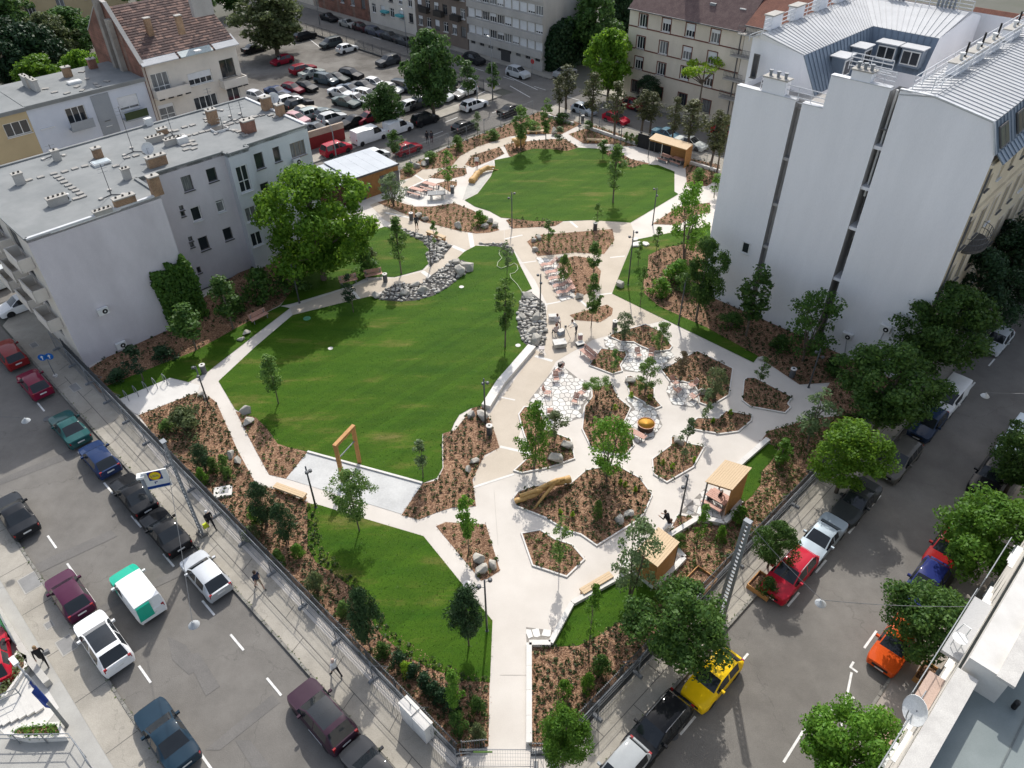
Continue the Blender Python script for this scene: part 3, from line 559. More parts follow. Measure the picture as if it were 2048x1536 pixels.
for a in [((493, 668), 20, 'larger pale boulder at the edge of the shaded left path by the red bench'), ((482, 680), 18, 'low boulder just below the pale one beside the shaded left path'),
 ((403, 790), 20, 'boulder at the foot of the lamp beside the path corner on the left'), ((412, 797), 16, 'darker small boulder right of the lamp base at the path corner'),
 ((492, 828), 32, 'upper boulder of the pair at the lower left corner of the big lawn'), ((497, 847), 30, 'lower angular boulder of the pair at the lower left corner of the big lawn'),
 ((463, 912), 24, 'dark upper boulder in the left shrub bed beside the path'), ((480, 925), 27, 'pointed pale boulder in the left shrub bed beside the path'),
 ((943, 832), 22, 'low dark boulder in the bark bed right of the big lawn, left of the lamp'), ((963, 836), 34, 'flat boulder at the end of the white bench wall by the lamp'),
 ((949, 925), 24, 'upper boulder of two on the curved edge of the bark bed'), ((939, 943), 24, 'lower boulder of two on the curved edge of the bark bed'),
 ((958, 1122), 34, 'upper boulder of the three in the triangular bed'), ((984, 1132), 28, 'right boulder of the three in the triangular bed'), ((963, 1142), 34, 'lower left boulder of the three in the triangular bed'),
 ((1133, 895), 32, 'dark grey upright boulder in the kerbed bed left of the plaza'), ((1110, 922), 38, 'pale wedge boulder at the front of the kerbed bed left of the plaza'),
 ((1238, 1043), 30, 'flat topped pale boulder at the lower right of the big log bed'), ((1257, 1030), 27, 'round grey boulder at the right rim of the big log bed'),
 ((1260, 765), 26, 'upright grey boulder at the top of the small plaza bed'), ((1388, 765), 26, 'boulder lying in the large polygonal bed behind the chairs'), ((1403, 790), 26, 'smooth pale green boulder at the rim of the large polygonal bed'),
 ((1357, 884), 30, 'dark block boulder at the top of the eight sided bed'), ((1240, 572), 26, 'single boulder on the narrow lawn at the bend of the path'),
 ((1158, 596), 22, 'pale boulder at the lower tip of the lounger bed'), ((1122, 520), 24, 'grey boulder at the top end of the row of loungers'),
 ((1056, 595), 26, 'dark slanted boulder at the top of the stone pile'), ((1075, 640), 30, 'flat slab boulder in the middle of the stone pile'), ((1062, 665), 26, 'brownish boulder in the lower part of the stone pile'), ((1072, 684), 36, 'long boulder at the bottom of the stone pile'), ((1046, 638), 22, 'boulder at the left rim of the stone pile'),
 ((935, 538), 36, 'big pale boulder at the right end of the curved stone strip'), ((918, 548), 34, 'long grey boulder next to the right end of the curved stone strip'), ((912, 528), 24, 'upper boulder at the right end of the curved stone strip'),
 ((830, 572), 26, 'dark boulder in the middle of the curved stone strip'), ((848, 585), 28, 'flat boulder low in the middle of the curved stone strip'), ((810, 590), 24, 'boulder in the left half of the curved stone strip'), ((752, 594), 22, 'boulder at the left tip of the curved stone strip'),
 ((838, 435), 22, 'left boulder by the litter bin in the long bark bed'), ((850, 440), 18, 'smaller boulder right of the pair by the litter bin in the long bark bed'), ((917, 455), 24, 'single boulder on the lower edge of the long bark bed'), ((970, 455), 20, 'left boulder of the group at the right tip of the long bark bed'), ((981, 445), 20, 'upper boulder of the group at the right tip of the long bark bed'), ((990, 453), 20, 'right boulder of the group at the right tip of the long bark bed'),
 ((833, 335), 18, 'pale boulder by the bin on the back path'), ((848, 331), 18, 'grey boulder left of the bin on the back path'),
 ((1078, 478), 18, 'left boulder under the young tree in the upper central bed'), ((1068, 483), 14, 'smaller boulder at the left corner of the upper central bed'), ((1070, 502), 16, 'boulder at the lower left corner of the upper central bed'), ((1108, 268), 22, 'boulder by the bench on the far path'), ((1524, 720), 18, 'pale boulder behind the corner bed by the shaded strip')]:
    boulder(*a, hs=rnd.uniform(.85, 1.15))
def slabstone(px, w, h, hh, label, m=white_conc, rz=.3):
    s = mpp(px); g = G(*px, LZ); b = MB(); b.prism([(-.5*w*s, -.3*h*s), (.1*w*s, -.55*h*s), (.5*w*s, -.1*h*s), (.35*w*s, .5*h*s), (-.3*w*s, .45*h*s)], 0, hh, m); o = b.build('stepping_slab', origin=(0, 0, 0)); o.location = (g.x, g.y, LZ); o.rotation_euler = (0, 0, rz); tag(o, label, 'stone slab', 'pale slabs on the narrow lawn')
slabstone((1274, 490), 26, 16, .18, 'largest pale stone slab on the narrow lawn beneath the fork'); slabstone((1291, 489), 14, 14, .15, 'small tilted pale slab right of the largest on the narrow lawn', rz=1); slabstone((1270, 480), 14, 10, .15, 'upper pale slab nearest the path fork')
# ---------------------------------------------------------------- foliage kinds
LM = dict(linden=leafmat('linden_leaf', (.032, .085, .018), (.095, .18, .035), trans=.4), maple=leafmat('maple_leaf', (.068, .165, .014), (.165, .31, .03), trans=.45), bright=leafmat('bright_leaf', (0.063, 0.168, 0.017), (0.140, 0.280, 0.035), trans=.4),
 young=leafmat('young_leaf', (.075, .155, .035), (.165, .275, .065), trans=.45), dusty=leafmat('dusty_leaf', (0.077, 0.133, 0.056), (0.182, 0.252, 0.112)), pine=leafmat('pine_needle', (0.017, 0.048, 0.017), (0.049, 0.101, 0.031), trans=.15), olive=leafmat('olive_leaf', (0.077, 0.105, 0.042), (0.154, 0.196, 0.077)),
 bare=leafmat('sparse_leaf', (0.063, 0.077, 0.031), (0.140, 0.147, 0.063), trans=.2), far=leafmat('far_leaf', (0.031, 0.077, 0.020), (0.084, 0.168, 0.039)), dark=leafmat('dark_leaf', (0.011, 0.034, 0.014), (0.031, 0.070, 0.025), trans=.15), lime=leafmat('lime_leaf', (0.140, 0.266, 0.017), (0.308, 0.462, 0.042), trans=.4), red=leafmat('reddish_leaf', (0.098, 0.070, 0.042), (0.168, 0.140, 0.070)), ivy=leafmat('ivy_leaf', (0.042, 0.119, 0.017), (0.105, 0.210, 0.031)))
def tube_np(mb, p, q, r0, r1, n=6, bend=0, m=None):
    p, q = Vector(p), Vector(q); pts = []; rs = []
    for i in range(4):
        t = i/3; v = p.lerp(q, t)+Vector((math.sin(t*PI)*bend, math.sin(t*PI)*bend*.6, 0)); pts.append(v); rs.append(r0+(r1-r0)*t)
    mb.tube(pts, rs, n, m)
PROTO = {}
def proto(kind, seed):
    k = (kind, seed)
    if k in PROTO: return PROTO[k]
    rs = np.random.RandomState(seed*17+len(kind)*5); r = random.Random(seed*31+len(kind))
    P = dict( # H, R, clear, clumps, clump radius, leaves per clump, leaf size, trunk r, profile, limb count
      street=(8, 3.0, 2.0, 74, (.5, .95), 220, .215, .16, 'round', 9), bigmaple=(9, 5.0, 1.5, 140, (.65, 1.2), 210, .28, .25, 'round', 10),
      young=(5.2, 1.1, 1.6, 32, (.26, .46), 56, .19, .05, 'ovoid', 7), column=(6, .95, 1.6, 34, (.24, .42), 52, .18, .06, 'ovoid', 8), fine=(5.5, 1.45, 1.7, 62, (.28, .46), 120, .115, .05, 'round', 9),
      sparse=(5, 1.1, 1.3, 26, (.24, .42), 38, .17, .045, 'ovoid', 9), multi=(4.6, 1.5, .8, 50, (.28, .5), 62, .16, .06, 'vase', 9), bush=(1.6, .9, .1, 22, (.26, .42), 60, .15, .03, 'bush', 7),
      pine=(4.6, 1.5, 1.3, 60, (.36, .56), 120, .26, .07, 'round', 10), back=(9.5, 1.7, 3.2, 44, (.35, .75), 40, .26, .15, 'ovoid', 12), fartree=(12, 5, 2.2, 110, (.9, 1.5), 90, .55, .3, 'round', 10), cone=(3, .8, .5, 44, (.22, .36), 110, .15, .04, 'round', 7),
      flatpine=(2.2, 1.2, .9, 24, (.26, .4), 80, .2, .05, 'flat', 6), umbrella=(8, 3.4, 5, 16, (.45, .8), 60, .3, .16, 'flat', 12), thin=(4, .6, 1.1, 16, (.18, .30), 42, .15, .035, 'ovoid', 5))[kind]
    H, R, clr, nc, cr, per, ls, tr, prof, nl = P; C = []; rad = []
    while len(C) < nc:
        u = rs.uniform(0, 1); z = clr+(H-clr)*u; a = rs.uniform(0, 2*PI)
        e = dict(round=max(.0, 1-(2*u-.95)**2)**.5, ovoid=max(0, math.sin(PI*min(1, u*.92+.06)))**.8*(1-.25*u), cone=(1-u)*.95+.10, vase=.35+.75*math.sin(PI*min(1, u*.85+.1)), bush=max(0, 1-u*u)**.5, flat=1.0)[prof]
        if prof == 'flat': z = H-(H-clr)*.22*u-.2
        lob = 1+.16*math.sin(3*a+seed)+.10*math.sin(5*a+2*seed)
        q = rs.uniform(.35, 1)**.5 if rs.uniform() < .75 else rs.uniform(0, .6); c = rs.uniform(*cr); rr = max(0, R*e*lob-c*.75)*q
        C.append((math.cos(a)*rr, math.sin(a)*rr, min(z, H-c*.6))); rad.append(c)
    C = np.array(C)
    V = cloud(C, rad, per, ls, .22 if kind in ('pine', 'flatpine', 'cone') else .62, rs=rs, spread=.55)
    tm = MB(); top = H*.86
    if kind in ('multi', 'bush', 'cone', 'flatpine'):
        for i in range(4 if kind == 'multi' else 3): tube_np(tm, (.06*math.cos(i*1.7), .06*math.sin(i*1.7), -.1), (R*.35*math.cos(i*1.7+seed), R*.35*math.sin(i*1.7+seed), H*.7), tr, tr*.3, 6, .05)
    else: tube_np(tm, (0, 0, -.1), (r.uniform(-.1, .1), r.uniform(-.1, .1), top), tr, tr*.25, 7, r.uniform(-.06, .06)*H*.2)
    for i in rs.choice(len(C), min(nl, len(C)), replace=False):
        c = C[i]; z0 = max(clr*.75, min(top*.9, c[2]*.72)) if kind not in ('bush',) else .2
        tube_np(tm, (0, 0, z0), c, tr*.42, tr*.12, 5, .04)
    to = tm.build('trunk', bark); td = to.data; bpy.data.objects.remove(to)
    PROTO[k] = (npmesh('crown', V, quads(V), LM['young']), td, H, R)
    return PROTO[k]
NV = dict(street=4, young=5, sparse=4, pine=3, back=4, fartree=4, bush=4, multi=3)
_tc = {}
def tree(kind, leaf, base, h, wpx, label, group, name='tree', cat='tree', z=PZ, bk=None, wide=None):
    _tc[kind] = _tc.get(kind, 0)+1; cm, tm, H, R = proto(kind, _tc[kind] % NV.get(kind, 2)+1)
    g = G(*base, z) if not isinstance(base, Vector) else base; w_ = (wpx*mpp(base)/2 if not isinstance(base, Vector) else wpx/2)
    t = thing(name, label, cat, (g.x, g.y, z), rnd.uniform(0, 2*PI), group, (w_/R, w_/R, h/H))
    for nm, me, m in (('trunk', tm, bk or bark), ('crown', cm, LM[leaf])):
        o = link(nm, me, parent=t); o.material_slots[0].link = 'OBJECT'; o.material_slots[0].material = m
    return t
def T(kind, leaf, base, ty, wpx, label, group='young trees planted in the park', **k):
    h = ht(base, ty); return tree(kind, leaf, base, max(.6, h-PZ), wpx, label, group, **k)
SA = 'bushy street trees along the right hand street'
for a in [('street', 'linden', (1340, 1325), 6.6, 205, 'largest dense street tree, standing over the yellow car'), ('street', 'bright', (1125, 1530), 5.2, 115, 'clipped street tree at the bottom corner beside the park gate'),
 ('street', 'linden', (1535, 1135), 4.3, 92, 'small dark street tree left of the red pickup'), ('street', 'maple', (1672, 985), 6.0, 160, 'sunlit light green street tree beside the grey estate car'),
 ('street', 'linden', (1745, 870), 8.2, 205, 'broad round street tree at the right corner of the park'), ('street', 'linden', (1838, 770), 9.3, 190, 'dark street tree in front of the corner of the white building'),
 ('street', 'dark', (1905, 700), 9.5, 170, 'dark street tree beside the yellow facade, second from the corner'), ('street', 'dark', (1985, 645), 10, 170, 'dark street tree beside the yellow facade, third from the corner'), ('street', 'dark', (2060, 590), 10, 170, 'dark street tree at the right picture edge along the yellow facade')]:
    tree(*a, SA, name='street_tree')
for kind, leaf, base, h, wpx, lab in [('street', 'bright', (1930, 1150), 6.6, 205, 'wide green tree on the right pavement behind the dark blue car'), ('street', 'linden', (2010, 985), 6.8, 150, 'dark tree on the right pavement at the picture edge above the white van'),
 ('street', 'linden', (1815, 1320), 6.0, 190, 'tree hanging over the orange car on the right pavement'), ('street', 'bright', (1660, 1560), 6.0, 200, 'tree at the bottom edge of the right hand street'), ('street', 'bright', (2055, 1080), 6.3, 150, 'tree at the right picture edge by the metal balcony')]:
    tree(kind, leaf, base, h, wpx, lab, 'trees on the far pavement of the right hand street', name='street_tree')
T('bigmaple', 'maple', (648, 560), 338, 240, 'huge yellow green maple in front of the grey apartment wall', None, name='maple_tree')
for a in [('young', 'young', (557, 808), 703, 58, 'young tree standing on the left part of the big lawn'), ('fine', 'young', (719, 1062), 936, 88, 'fine leaved round tree in front of the timber frame'), ('thin', 'dusty', (846, 956), 878, 40, 'tiny pale sapling at the lower tip of the big lawn'),
 ('column', 'young', (1010, 694), 545, 52, 'slim tree on the right of the big lawn near the stone pile'), ('sparse', 'dusty', (1014, 548), 474, 32, 'almost bare sapling at the top of the big lawn'), ('column', 'young', (1226, 406), 288, 52, 'slim tree alone on the far round lawn'),
 ('thin', 'young', (1193, 456), 405, 24, 'small sapling by the litter bin below the far lawn'), ('thin', 'young', (1096, 496), 438, 30, 'sapling in the upper central bed by two boulders'), ('young', 'young', (1186, 556), 482, 42, 'young tree in the lounger bed, upper one'), ('young', 'young', (1182, 656), 545, 44, 'young tree between the lounger bed and the small flush bed'),
 ('thin', 'young', (1312, 506), 452, 26, 'dark sapling standing on the narrow right lawn'), ('thin', 'young', (1276, 530), 482, 22, 'smaller dark sapling left on the narrow right lawn'), ('multi', 'bright', (1368, 515), 362, 78, 'tall light tree at the left corner of the white building'),
 ('street', 'linden', (1392, 640), 476, 88, 'dark tree in the shrub bed below the white wall'), ('column', 'linden', (1492, 672), 512, 80, 'dark narrow tree close to the white wall'), ('multi', 'linden', (1606, 722), 570, 105, 'dark spreading tree at the foot of the white wall'), ('thin', 'young', (1280, 612), 530, 26, 'dark slim sapling on the narrow lawn strip by the path'),
 ('multi', 'dusty', (1247, 682), 624, 42, 'shrubby tree left in the top kerbed bed of the plaza'), ('multi', 'young', (1318, 702), 643, 42, 'shrubby tree right in the top kerbed bed of the plaza'), ('multi', 'young', (1289, 790), 714, 50, 'light green tree in the small bed with the upright boulder'), ('sparse', 'red', (1358, 766), 700, 46, 'reddish sparse tree in the large polygonal bed'),
 ('multi', 'olive', (1426, 800), 734, 54, 'yellowish bushy tree right in the large polygonal bed'), ('thin', 'dusty', (1404, 855), 772, 28, 'slender sapling in front of the large polygonal bed'), ('sparse', 'young', (1518, 770), 710, 40, 'young tree in the angular corner bed'), ('thin', 'dusty', (1365, 930), 832, 34, 'pale sapling in the eight sided bed by the dark boulder'),
 ('multi', 'bright', (1068, 938), 808, 74, 'yellow green multi stem tree in the left kerbed bed'), ('sparse', 'olive', (1110, 882), 822, 62, 'sparse olive tree beside the dark upright boulder'), ('multi', 'bright', (1212, 962), 832, 92, 'dense fresh green multi stem tree in the middle of the plaza'), ('thin', 'young', (1227, 748), 696, 26, 'slim sapling at the tip of the small plaza bed'),
 ('young', 'bright', (937, 1106), 984, 48, 'yellowish young tree in the triangular bed'), ('sparse', 'young', (1118, 1150), 1022, 46, 'sparse young tree in the lower kerbed bed'), ('multi', 'dusty', (1260, 1192), 1040, 92, 'pale leaved tree beside the lower timber pavilion'), ('thin', 'bright', (1178, 1300), 1166, 38, 'sapling on the small lower lawn'), ('thin', 'bright', (1393, 1096), 1002, 34, 'sapling between the two timber pavilions'),
 ('young', 'bright', (912, 1436), 1340, 54, 'light green tree near the gate in the dense bed'), ('young', 'linden', (392, 700), 600, 82, 'dark tree in the shade before the ivy wall'), ('young', 'linden', (467, 658), 545, 84, 'dark tree in the shade under the purple wall, right of the ivy'), ('thin', 'dark', (287, 762), 682, 50, 'small dark tree at the foot of the purple wall'),
 ('sparse', 'dark', (707, 625), 545, 44, 'thin tree beside the shaded path under the maple'), ('column', 'young', (803, 548), 432, 48, 'slim tree on the small upper left lawn'), ('multi', 'dusty', (788, 412), 345, 58, 'pale multi stem tree by the picnic terrace'), ('sparse', 'bright', (897, 380), 300, 46, 'yellowish sparse tree in the oval bed'),
 ('young', 'linden', (793, 322), 258, 46, 'dense small tree at the fence behind the service building'), ('sparse', 'dusty', (955, 274), 222, 30, 'sparse sapling at the back fence'), ('young', 'young', (1041, 302), 206, 50, 'fuller young tree at the back fence'), ('column', 'young', (1092, 290), 188, 32, 'slim tree by the far bench'), ('thin', 'dusty', (1118, 292), 252, 30, 'shrubby sapling at the far path bend'),
 ('young', 'young', (1206, 318), 278, 34, 'small tree at the top right rim of the far lawn'), ('sparse', 'dusty', (1614, 892), 758, 84, 'pale sparse tree at the right park entrance'), ('thin', 'bright', (1556, 935), 872, 40, 'yellow green sapling on the small right lawn'), ('thin', 'bright', (1428, 395), 345, 34, 'light shrub tree at the base of the white building corner'), ('thin', 'young', (870, 500), 440, 20, 'thin sapling above the cobbled strip'), ('thin', 'young', (1176, 262), 240, 28, 'small conifer like sapling at the far entrance')]:
    T(a[0], a[1], a[2], a[3], a[4]*1.06, a[5], bk=bark_pale, name='young_tree')
for a in [('pine', 'pine', (742, 1303), 1172, 72, 'pine at the edge of the lower lawn, nearest the pavement'), ('pine', 'pine', (938, 1292), 1178, 82, 'largest pine standing on the lower lawn beside the main path'), ('cone', 'pine', (535, 1052), 955, 58, 'dark pine left of the wooden bench'), ('cone', 'pine', (576, 1088), 1000, 52, 'pine just below the wooden bench'), ('cone', 'pine', (412, 942), 880, 42, 'conical pine in the left bed')]:
    T(*a, 'pines in the left hand bed', name='pine_tree')
for a in [((1132, 218), 128, 62, 'dark thin tree at the street corner, left one'), ((1118, 232), 150, 40, 'thin dark tree just left of the corner tree'), ((1183, 255), 144, 64, 'thin tree by the silver hatchback'), ((1228, 275), 162, 58, 'thin tree before the red hatchback'), ((1282, 268), 178, 58, 'left of the close pair of thin trees by the black panel'), ((1299, 270), 182, 56, 'right of the close pair of thin trees by the black panel'), ((1343, 292), 192, 48, 'thin tree behind the left end of the timber shelter'), ((1375, 300), 198, 74, 'wide thin tree behind the timber shelter'), ((1420, 338), 218, 66, 'thin tree near the white wall, left one'), ((1434, 345), 226, 48, 'thin tree touching the white wall')]:
    T('back', 'bare', *a, 'thin dark trees along the far street', name='street_tree')
for a in [('fartree', 'far', (868, 232), 60, 122, 'big tree at the edge of the parking lot'), ('fartree', 'far', (774, 256), 166, 84, 'medium tree between the parking lot and the white vans'), ('young', 'far', (938, 205), 120, 52, 'small tree on the corner island, left one'), ('young', 'far', (986, 196), 124, 46, 'small tree on the corner island, right one'), ('fartree', 'olive', (555, 110), -25, 150, 'large willow like tree inside the parking lot'),
 ('fartree', 'maple', (1215, 200), 58, 100, 'yellow green tree at the gap between the far buildings'), ('fartree', 'far', (1185, 130), -20, 110, 'tall tree behind the gap between the far buildings'), ('fartree', 'dark', (1240, 90), -60, 80, 'dark tree deep in the gap between the far buildings'), ('umbrella', 'lime', (1392, 248), 120, 118, 'tree with flat yellow green tufts before the cream building'), ('cone', 'dark', (1290, 215), 150, 60, 'dark shrub tree at the cream building wall'),
 ('fartree', 'dark', (40, 190), 25, 130, 'dark tree at the top left corner'), ('fartree', 'dark', (95, 190), 40, 120, 'second dark tree from the top left corner'), ('fartree', 'olive', (125, 150), 20, 110, 'brownish tree behind the flat roofs'), ('fartree', 'far', (165, 130), 10, 120, 'green tree left of the brick gable'), ('fartree', 'maple', (105, 215), 105, 110, 'light green tree directly behind the flat roof'), ('fartree', 'maple', (190, 205), 95, 80, 'light green tree beside the brick gable'), ('fartree', 'far', (30, 110), -40, 130, 'tree at the top left edge'), ('fartree', 'far', (330, 60), -40, 120, 'tree behind the tiled roof, left one'), ('fartree', 'far', (395, 50), -40, 100, 'tree behind the tiled roof, right one'), ('fartree', 'far', (205, 20), -60, 110, 'tree at the top edge left of the tiled roof'), ('fartree', 'far', (470, 30), -50, 80, 'tree at the top edge by the lot')]:
    T(*a, 'large background trees', name='tree')
# shrubs ----------------------------------------------------------
SH = 'shrubs in the planting beds'
for a in [('bush', 'olive', (372, 862), 810, 84, 'broad grey green shrub in the upper left bed'), ('bush', 'young', (338, 862), 835, 40, 'low shrub left of the broad grey green one'), ('bush', 'young', (430, 945), 910, 34, 'shrub beside the conical pine'), ('bush', 'young', (455, 945), 905, 30, 'shrub above the white cover slab'), ('bush', 'young', (458, 958), 930, 26, 'small shrub touching the white cover slab'), ('bush', 'bright', (410, 970), 930, 30, 'light shrub below the conical pine'), ('bush', 'bright', (515, 1045), 1005, 38, 'light shrub left of the dark pine'),
 ('bush', 'olive', (505, 1075), 1050, 44, 'reddish grey shrub near the fence'), ('bush', 'olive', (638, 1192), 1140, 46, 'grey shrub at the left rim of the lower lawn'), ('bush', 'bright', (598, 1115), 1085, 36, 'light shrub below the second pine'), ('bush', 'linden', (765, 1310), 1285, 44, 'dark shrub below the pine by the pavement'), ('bush', 'dark', (800, 1330), 1306, 44, 'dark low shrub in the dense bed'), ('bush', 'lime', (812, 1345), 1322, 34, 'bright lime shrub in the dense bed'), ('bush', 'dark', (850, 1375), 1348, 50, 'dark hedge like shrub in the dense bed, upper part'), ('bush', 'dark', (885, 1405), 1380, 46, 'dark hedge like shrub in the dense bed, lower part'), ('bush', 'linden', (915, 1460), 1425, 50, 'dark shrub under the tree near the gate'), ('bush', 'linden', (955, 1430), 1395, 46, 'dark shrub beside the main path near the gate'),
 ('bush', 'dark', (828, 1352), 1328, 42, 'dark hedge like shrub between the lime shrub and the hedge'), ('bush', 'dark', (868, 1392), 1366, 44, 'dark hedge like shrub in the middle of the hedge'), ('bush', 'dark', (905, 1425), 1400, 42, 'dark hedge like shrub at the lower end of the hedge'), ('bush', 'olive', (955, 1475), 1448, 44, 'olive shrub in the corner beside the gate'), ('bush', 'young', (690, 1232), 1200, 40, 'shrub between the grey shrub and the pine'), ('bush', 'young', (560, 1125), 1095, 36, 'low shrub along the fence below the second pine'),
 ('bush', 'bright', (1127, 1392), 1360, 38, 'light green shrub in the lower right bed, left one'), ('bush', 'bright', (1175, 1385), 1345, 34, 'light green shrub in the lower right bed, middle one'), ('bush', 'linden', (1200, 1345), 1310, 50, 'round shrub under the big street tree'), ('bush', 'bright', (1440, 1082), 1048, 28, 'bright shrub below the upper pavilion, left one'), ('bush', 'bright', (1478, 1045), 1010, 40, 'bright shrub below the upper pavilion, right one'), ('bush', 'young', (1358, 1095), 1065, 34, 'round shrub behind the crouching person'), ('bush', 'bright', (1560, 930), 890, 36, 'light shrub at the right tip of the small lawn'),
 ('flatpine', 'young', (1192, 800), 758, 60, 'wide clipped shrub at the top of the long plaza bed'), ('bush', 'young', (1195, 1035), 1000, 28, 'bluish shrub in the middle of the log bed'), ('bush', 'young', (1128, 562), 508, 32, 'dark shrub in the lounger bed next to the boulder'), ('bush', 'bright', (960, 448), 420, 36, 'light shrub in the long bark bed'), ('bush', 'bright', (1355, 560), 520, 74, 'mixed shrubs below the white wall, upper left'), ('bush', 'bright', (1320, 590), 555, 56, 'low light shrub at the rim of the narrow lawn'), ('bush', 'young', (1365, 575), 545, 60, 'green shrub right of the light one under the white wall'),
 ('bush', 'linden', (735, 545), 500, 60, 'dark shrub under the huge maple'), ('bush', 'olive', (742, 520), 495, 36, 'rusty shrub beside the small upper lawn'), ('bush', 'linden', (525, 600), 535, 86, 'dark bush against the purple wall'), ('bush', 'linden', (590, 580), 530, 80, 'dark bush against the grey wall'), ('bush', 'linden', (470, 625), 585, 70, 'dark bush between the two shaded trees'), ('bush', 'dark', (240, 760), 735, 60, 'dark low shrub in the shaded corner'), ('bush', 'dark', (330, 715), 690, 60, 'dark low shrub along the purple wall'),
 ('bush', 'young', (820, 345), 325, 30, 'low hedge shrub behind the service building'), ('bush', 'young', (915, 300), 270, 34, 'round shrub at the back fence'), ('bush', 'young', (862, 322), 302, 44, 'hedge shrub along the back fence, left'), ('bush', 'young', (985, 278), 258, 40, 'hedge shrub along the back fence, middle'), ('bush', 'young', (1065, 262), 240, 40, 'hedge shrub along the back fence, right'), ('bush', 'linden', (1125, 245), 225, 44, 'dark shrub at the far corner bed'), ('bush', 'young', (1395, 362), 335, 40, 'shrub at the right end of the shelter'), ('cone', 'young', (1252, 285), 262, 14, 'left slim shrub before the black panel'), ('cone', 'young', (1262, 288), 265, 14, 'middle slim shrub before the black panel'), ('cone', 'young', (1272, 292), 268, 14, 'right slim shrub before the black panel'), ('bush', 'linden', (1560, 700), 668, 60, 'dark shrub at the base of the white wall, right'), ('bush', 'linden', (1460, 655), 625, 60, 'dark shrub at the base of the white wall, middle'), ('bush', 'linden', (1670, 745), 715, 60, 'dark shrub at the base of the white wall near the corner'), ('bush', 'linden', (1530, 1190), 1150, 50, 'planter shrub under the small dark street tree')]:
    T(*a, SH, name='shrub', cat='shrub')
# climbers on walls: leaves on the wall itself
def climber(name, label, outline, A, u, n, leaf, cnt, size, depth=.5):
    pts = [onwall(p, A, u) for p in outline]; xs = [p[0] for p in pts]; zs = [p[1] for p in pts]; C = []
    while len(C) < cnt:
        s, z = nr.uniform(min(xs), max(xs)), nr.uniform(max(0, min(zs)), max(zs))
        if inside(s, z, pts): C.append(A+u*s+n*(.05+depth*nr.uniform()**2)+Vector((0, 0, z)))
    C = np.array([c[:] for c in C]); N = unit(np.array(n)[None]+nr.normal(scale=.6, size=C.shape)+np.array([0, 0, .4])); V = leaves(C, N, size, .7)
    t = thing(name, label, 'climber', A); m = link('foliage', npmesh('foliage', V-np.array(A), quads(V), LM[leaf]), parent=t); b = MB()
    for k in range(5): s = np.mean(xs)+(k-2)*.5; q = A+u*s+n*.06; b.tube([q-A, q-A+Vector((0, 0, max(zs)*.7))], [.05, .02], 5)
    b.build('stem', bark, t)
A1 = F(10.75, 62.05)
climber('ivy', 'ivy with pointed sprays climbing the purple wall', [(300, 565), (298, 545), (330, 540), (325, 525), (352, 528), (358, 505), (372, 520), (388, 548), (405, 600), (420, 650), (440, 690), (380, 690), (345, 660), (332, 640), (318, 600)], A1, (F(20, 62.05)-A1).normalized(), -uL, 'ivy', 5200, .30, .7)
# ground cover plants in the beds ----------------------------------
cov = leafmat('ground_cover_leaf', (.05, .085, .024), (.11, .16, .04)); cov2 = leafmat('dark_cover_leaf', (.03, .05, .02), (.075, .105, .035))
dens = {0: .42, 2: .5, 4: .55, 5: .38, 6: .38, 11: .7, 13: .7, 16: .6, 20: .9, 22: .8}
for i, (p, k) in enumerate(BP):
    st = .45 if k else dens.get(i, .6); q = [c for c in inpoly_pts(p, st, .3) if rnd.random() < .86]
    if not q: continue
    z = PZ+.09 if k else MZ+.02; base = np.array([(x, y, z) for x, y in q]); per = 10
    sz = nr.uniform(.6, 1.35, (len(base), 1)); C = np.repeat(base, per, axis=0); ss = np.repeat(sz, per, axis=0); D = unit(nr.normal(size=C.shape)+np.array([0, 0, .7])); D[:, 2] = abs(D[:, 2])
    V = leaves(C+D*.16*ss+np.array([0, 0, .05]), unit(D+nr.normal(scale=.5, size=D.shape)), .19, .6)
    tag(link('ground_cover', npmesh('ground_cover', V, quads(V), cov if (i+k) % 2 else cov2)), kind='stuff')
for c in ((1262, 795), (1300, 800), (1460, 830), (1388, 925), (1325, 930), (1345, 938), (1240, 970), (1270, 985), (1425, 847), (1230, 820), (1120, 1030), (1145, 1035), (1250, 975)):
    T('bush', 'lime', c, c[1]-8, 12, 'small lime green perennial in a plaza bed', 'lime green perennials in the plaza beds', name='perennial', cat='plant')
wv = []
for fn, k0, k1 in ((lambda t: F(-.26, t), 15, 75), (lambda t: F(7.93, t), 13, 60), (lambda a: B(9.2, a), 14, 60)):
    t = k0
    while t < k1:
        q = fn(t); t += rnd.uniform(.08, .55)
        if rnd.random() < .7: wv += [(q.x+rnd.gauss(0, .07), q.y+rnd.gauss(0, .07), PZ+.03) for _ in range(rnd.randint(1, 7))]
wv = np.array(wv); V = leaves(wv, unit(nr.normal(size=wv.shape)+np.array([0, 0, .8])), .13, .6); tag(link('kerb_weeds', npmesh('kerb_weeds', V, quads(V), cov)), kind='stuff')
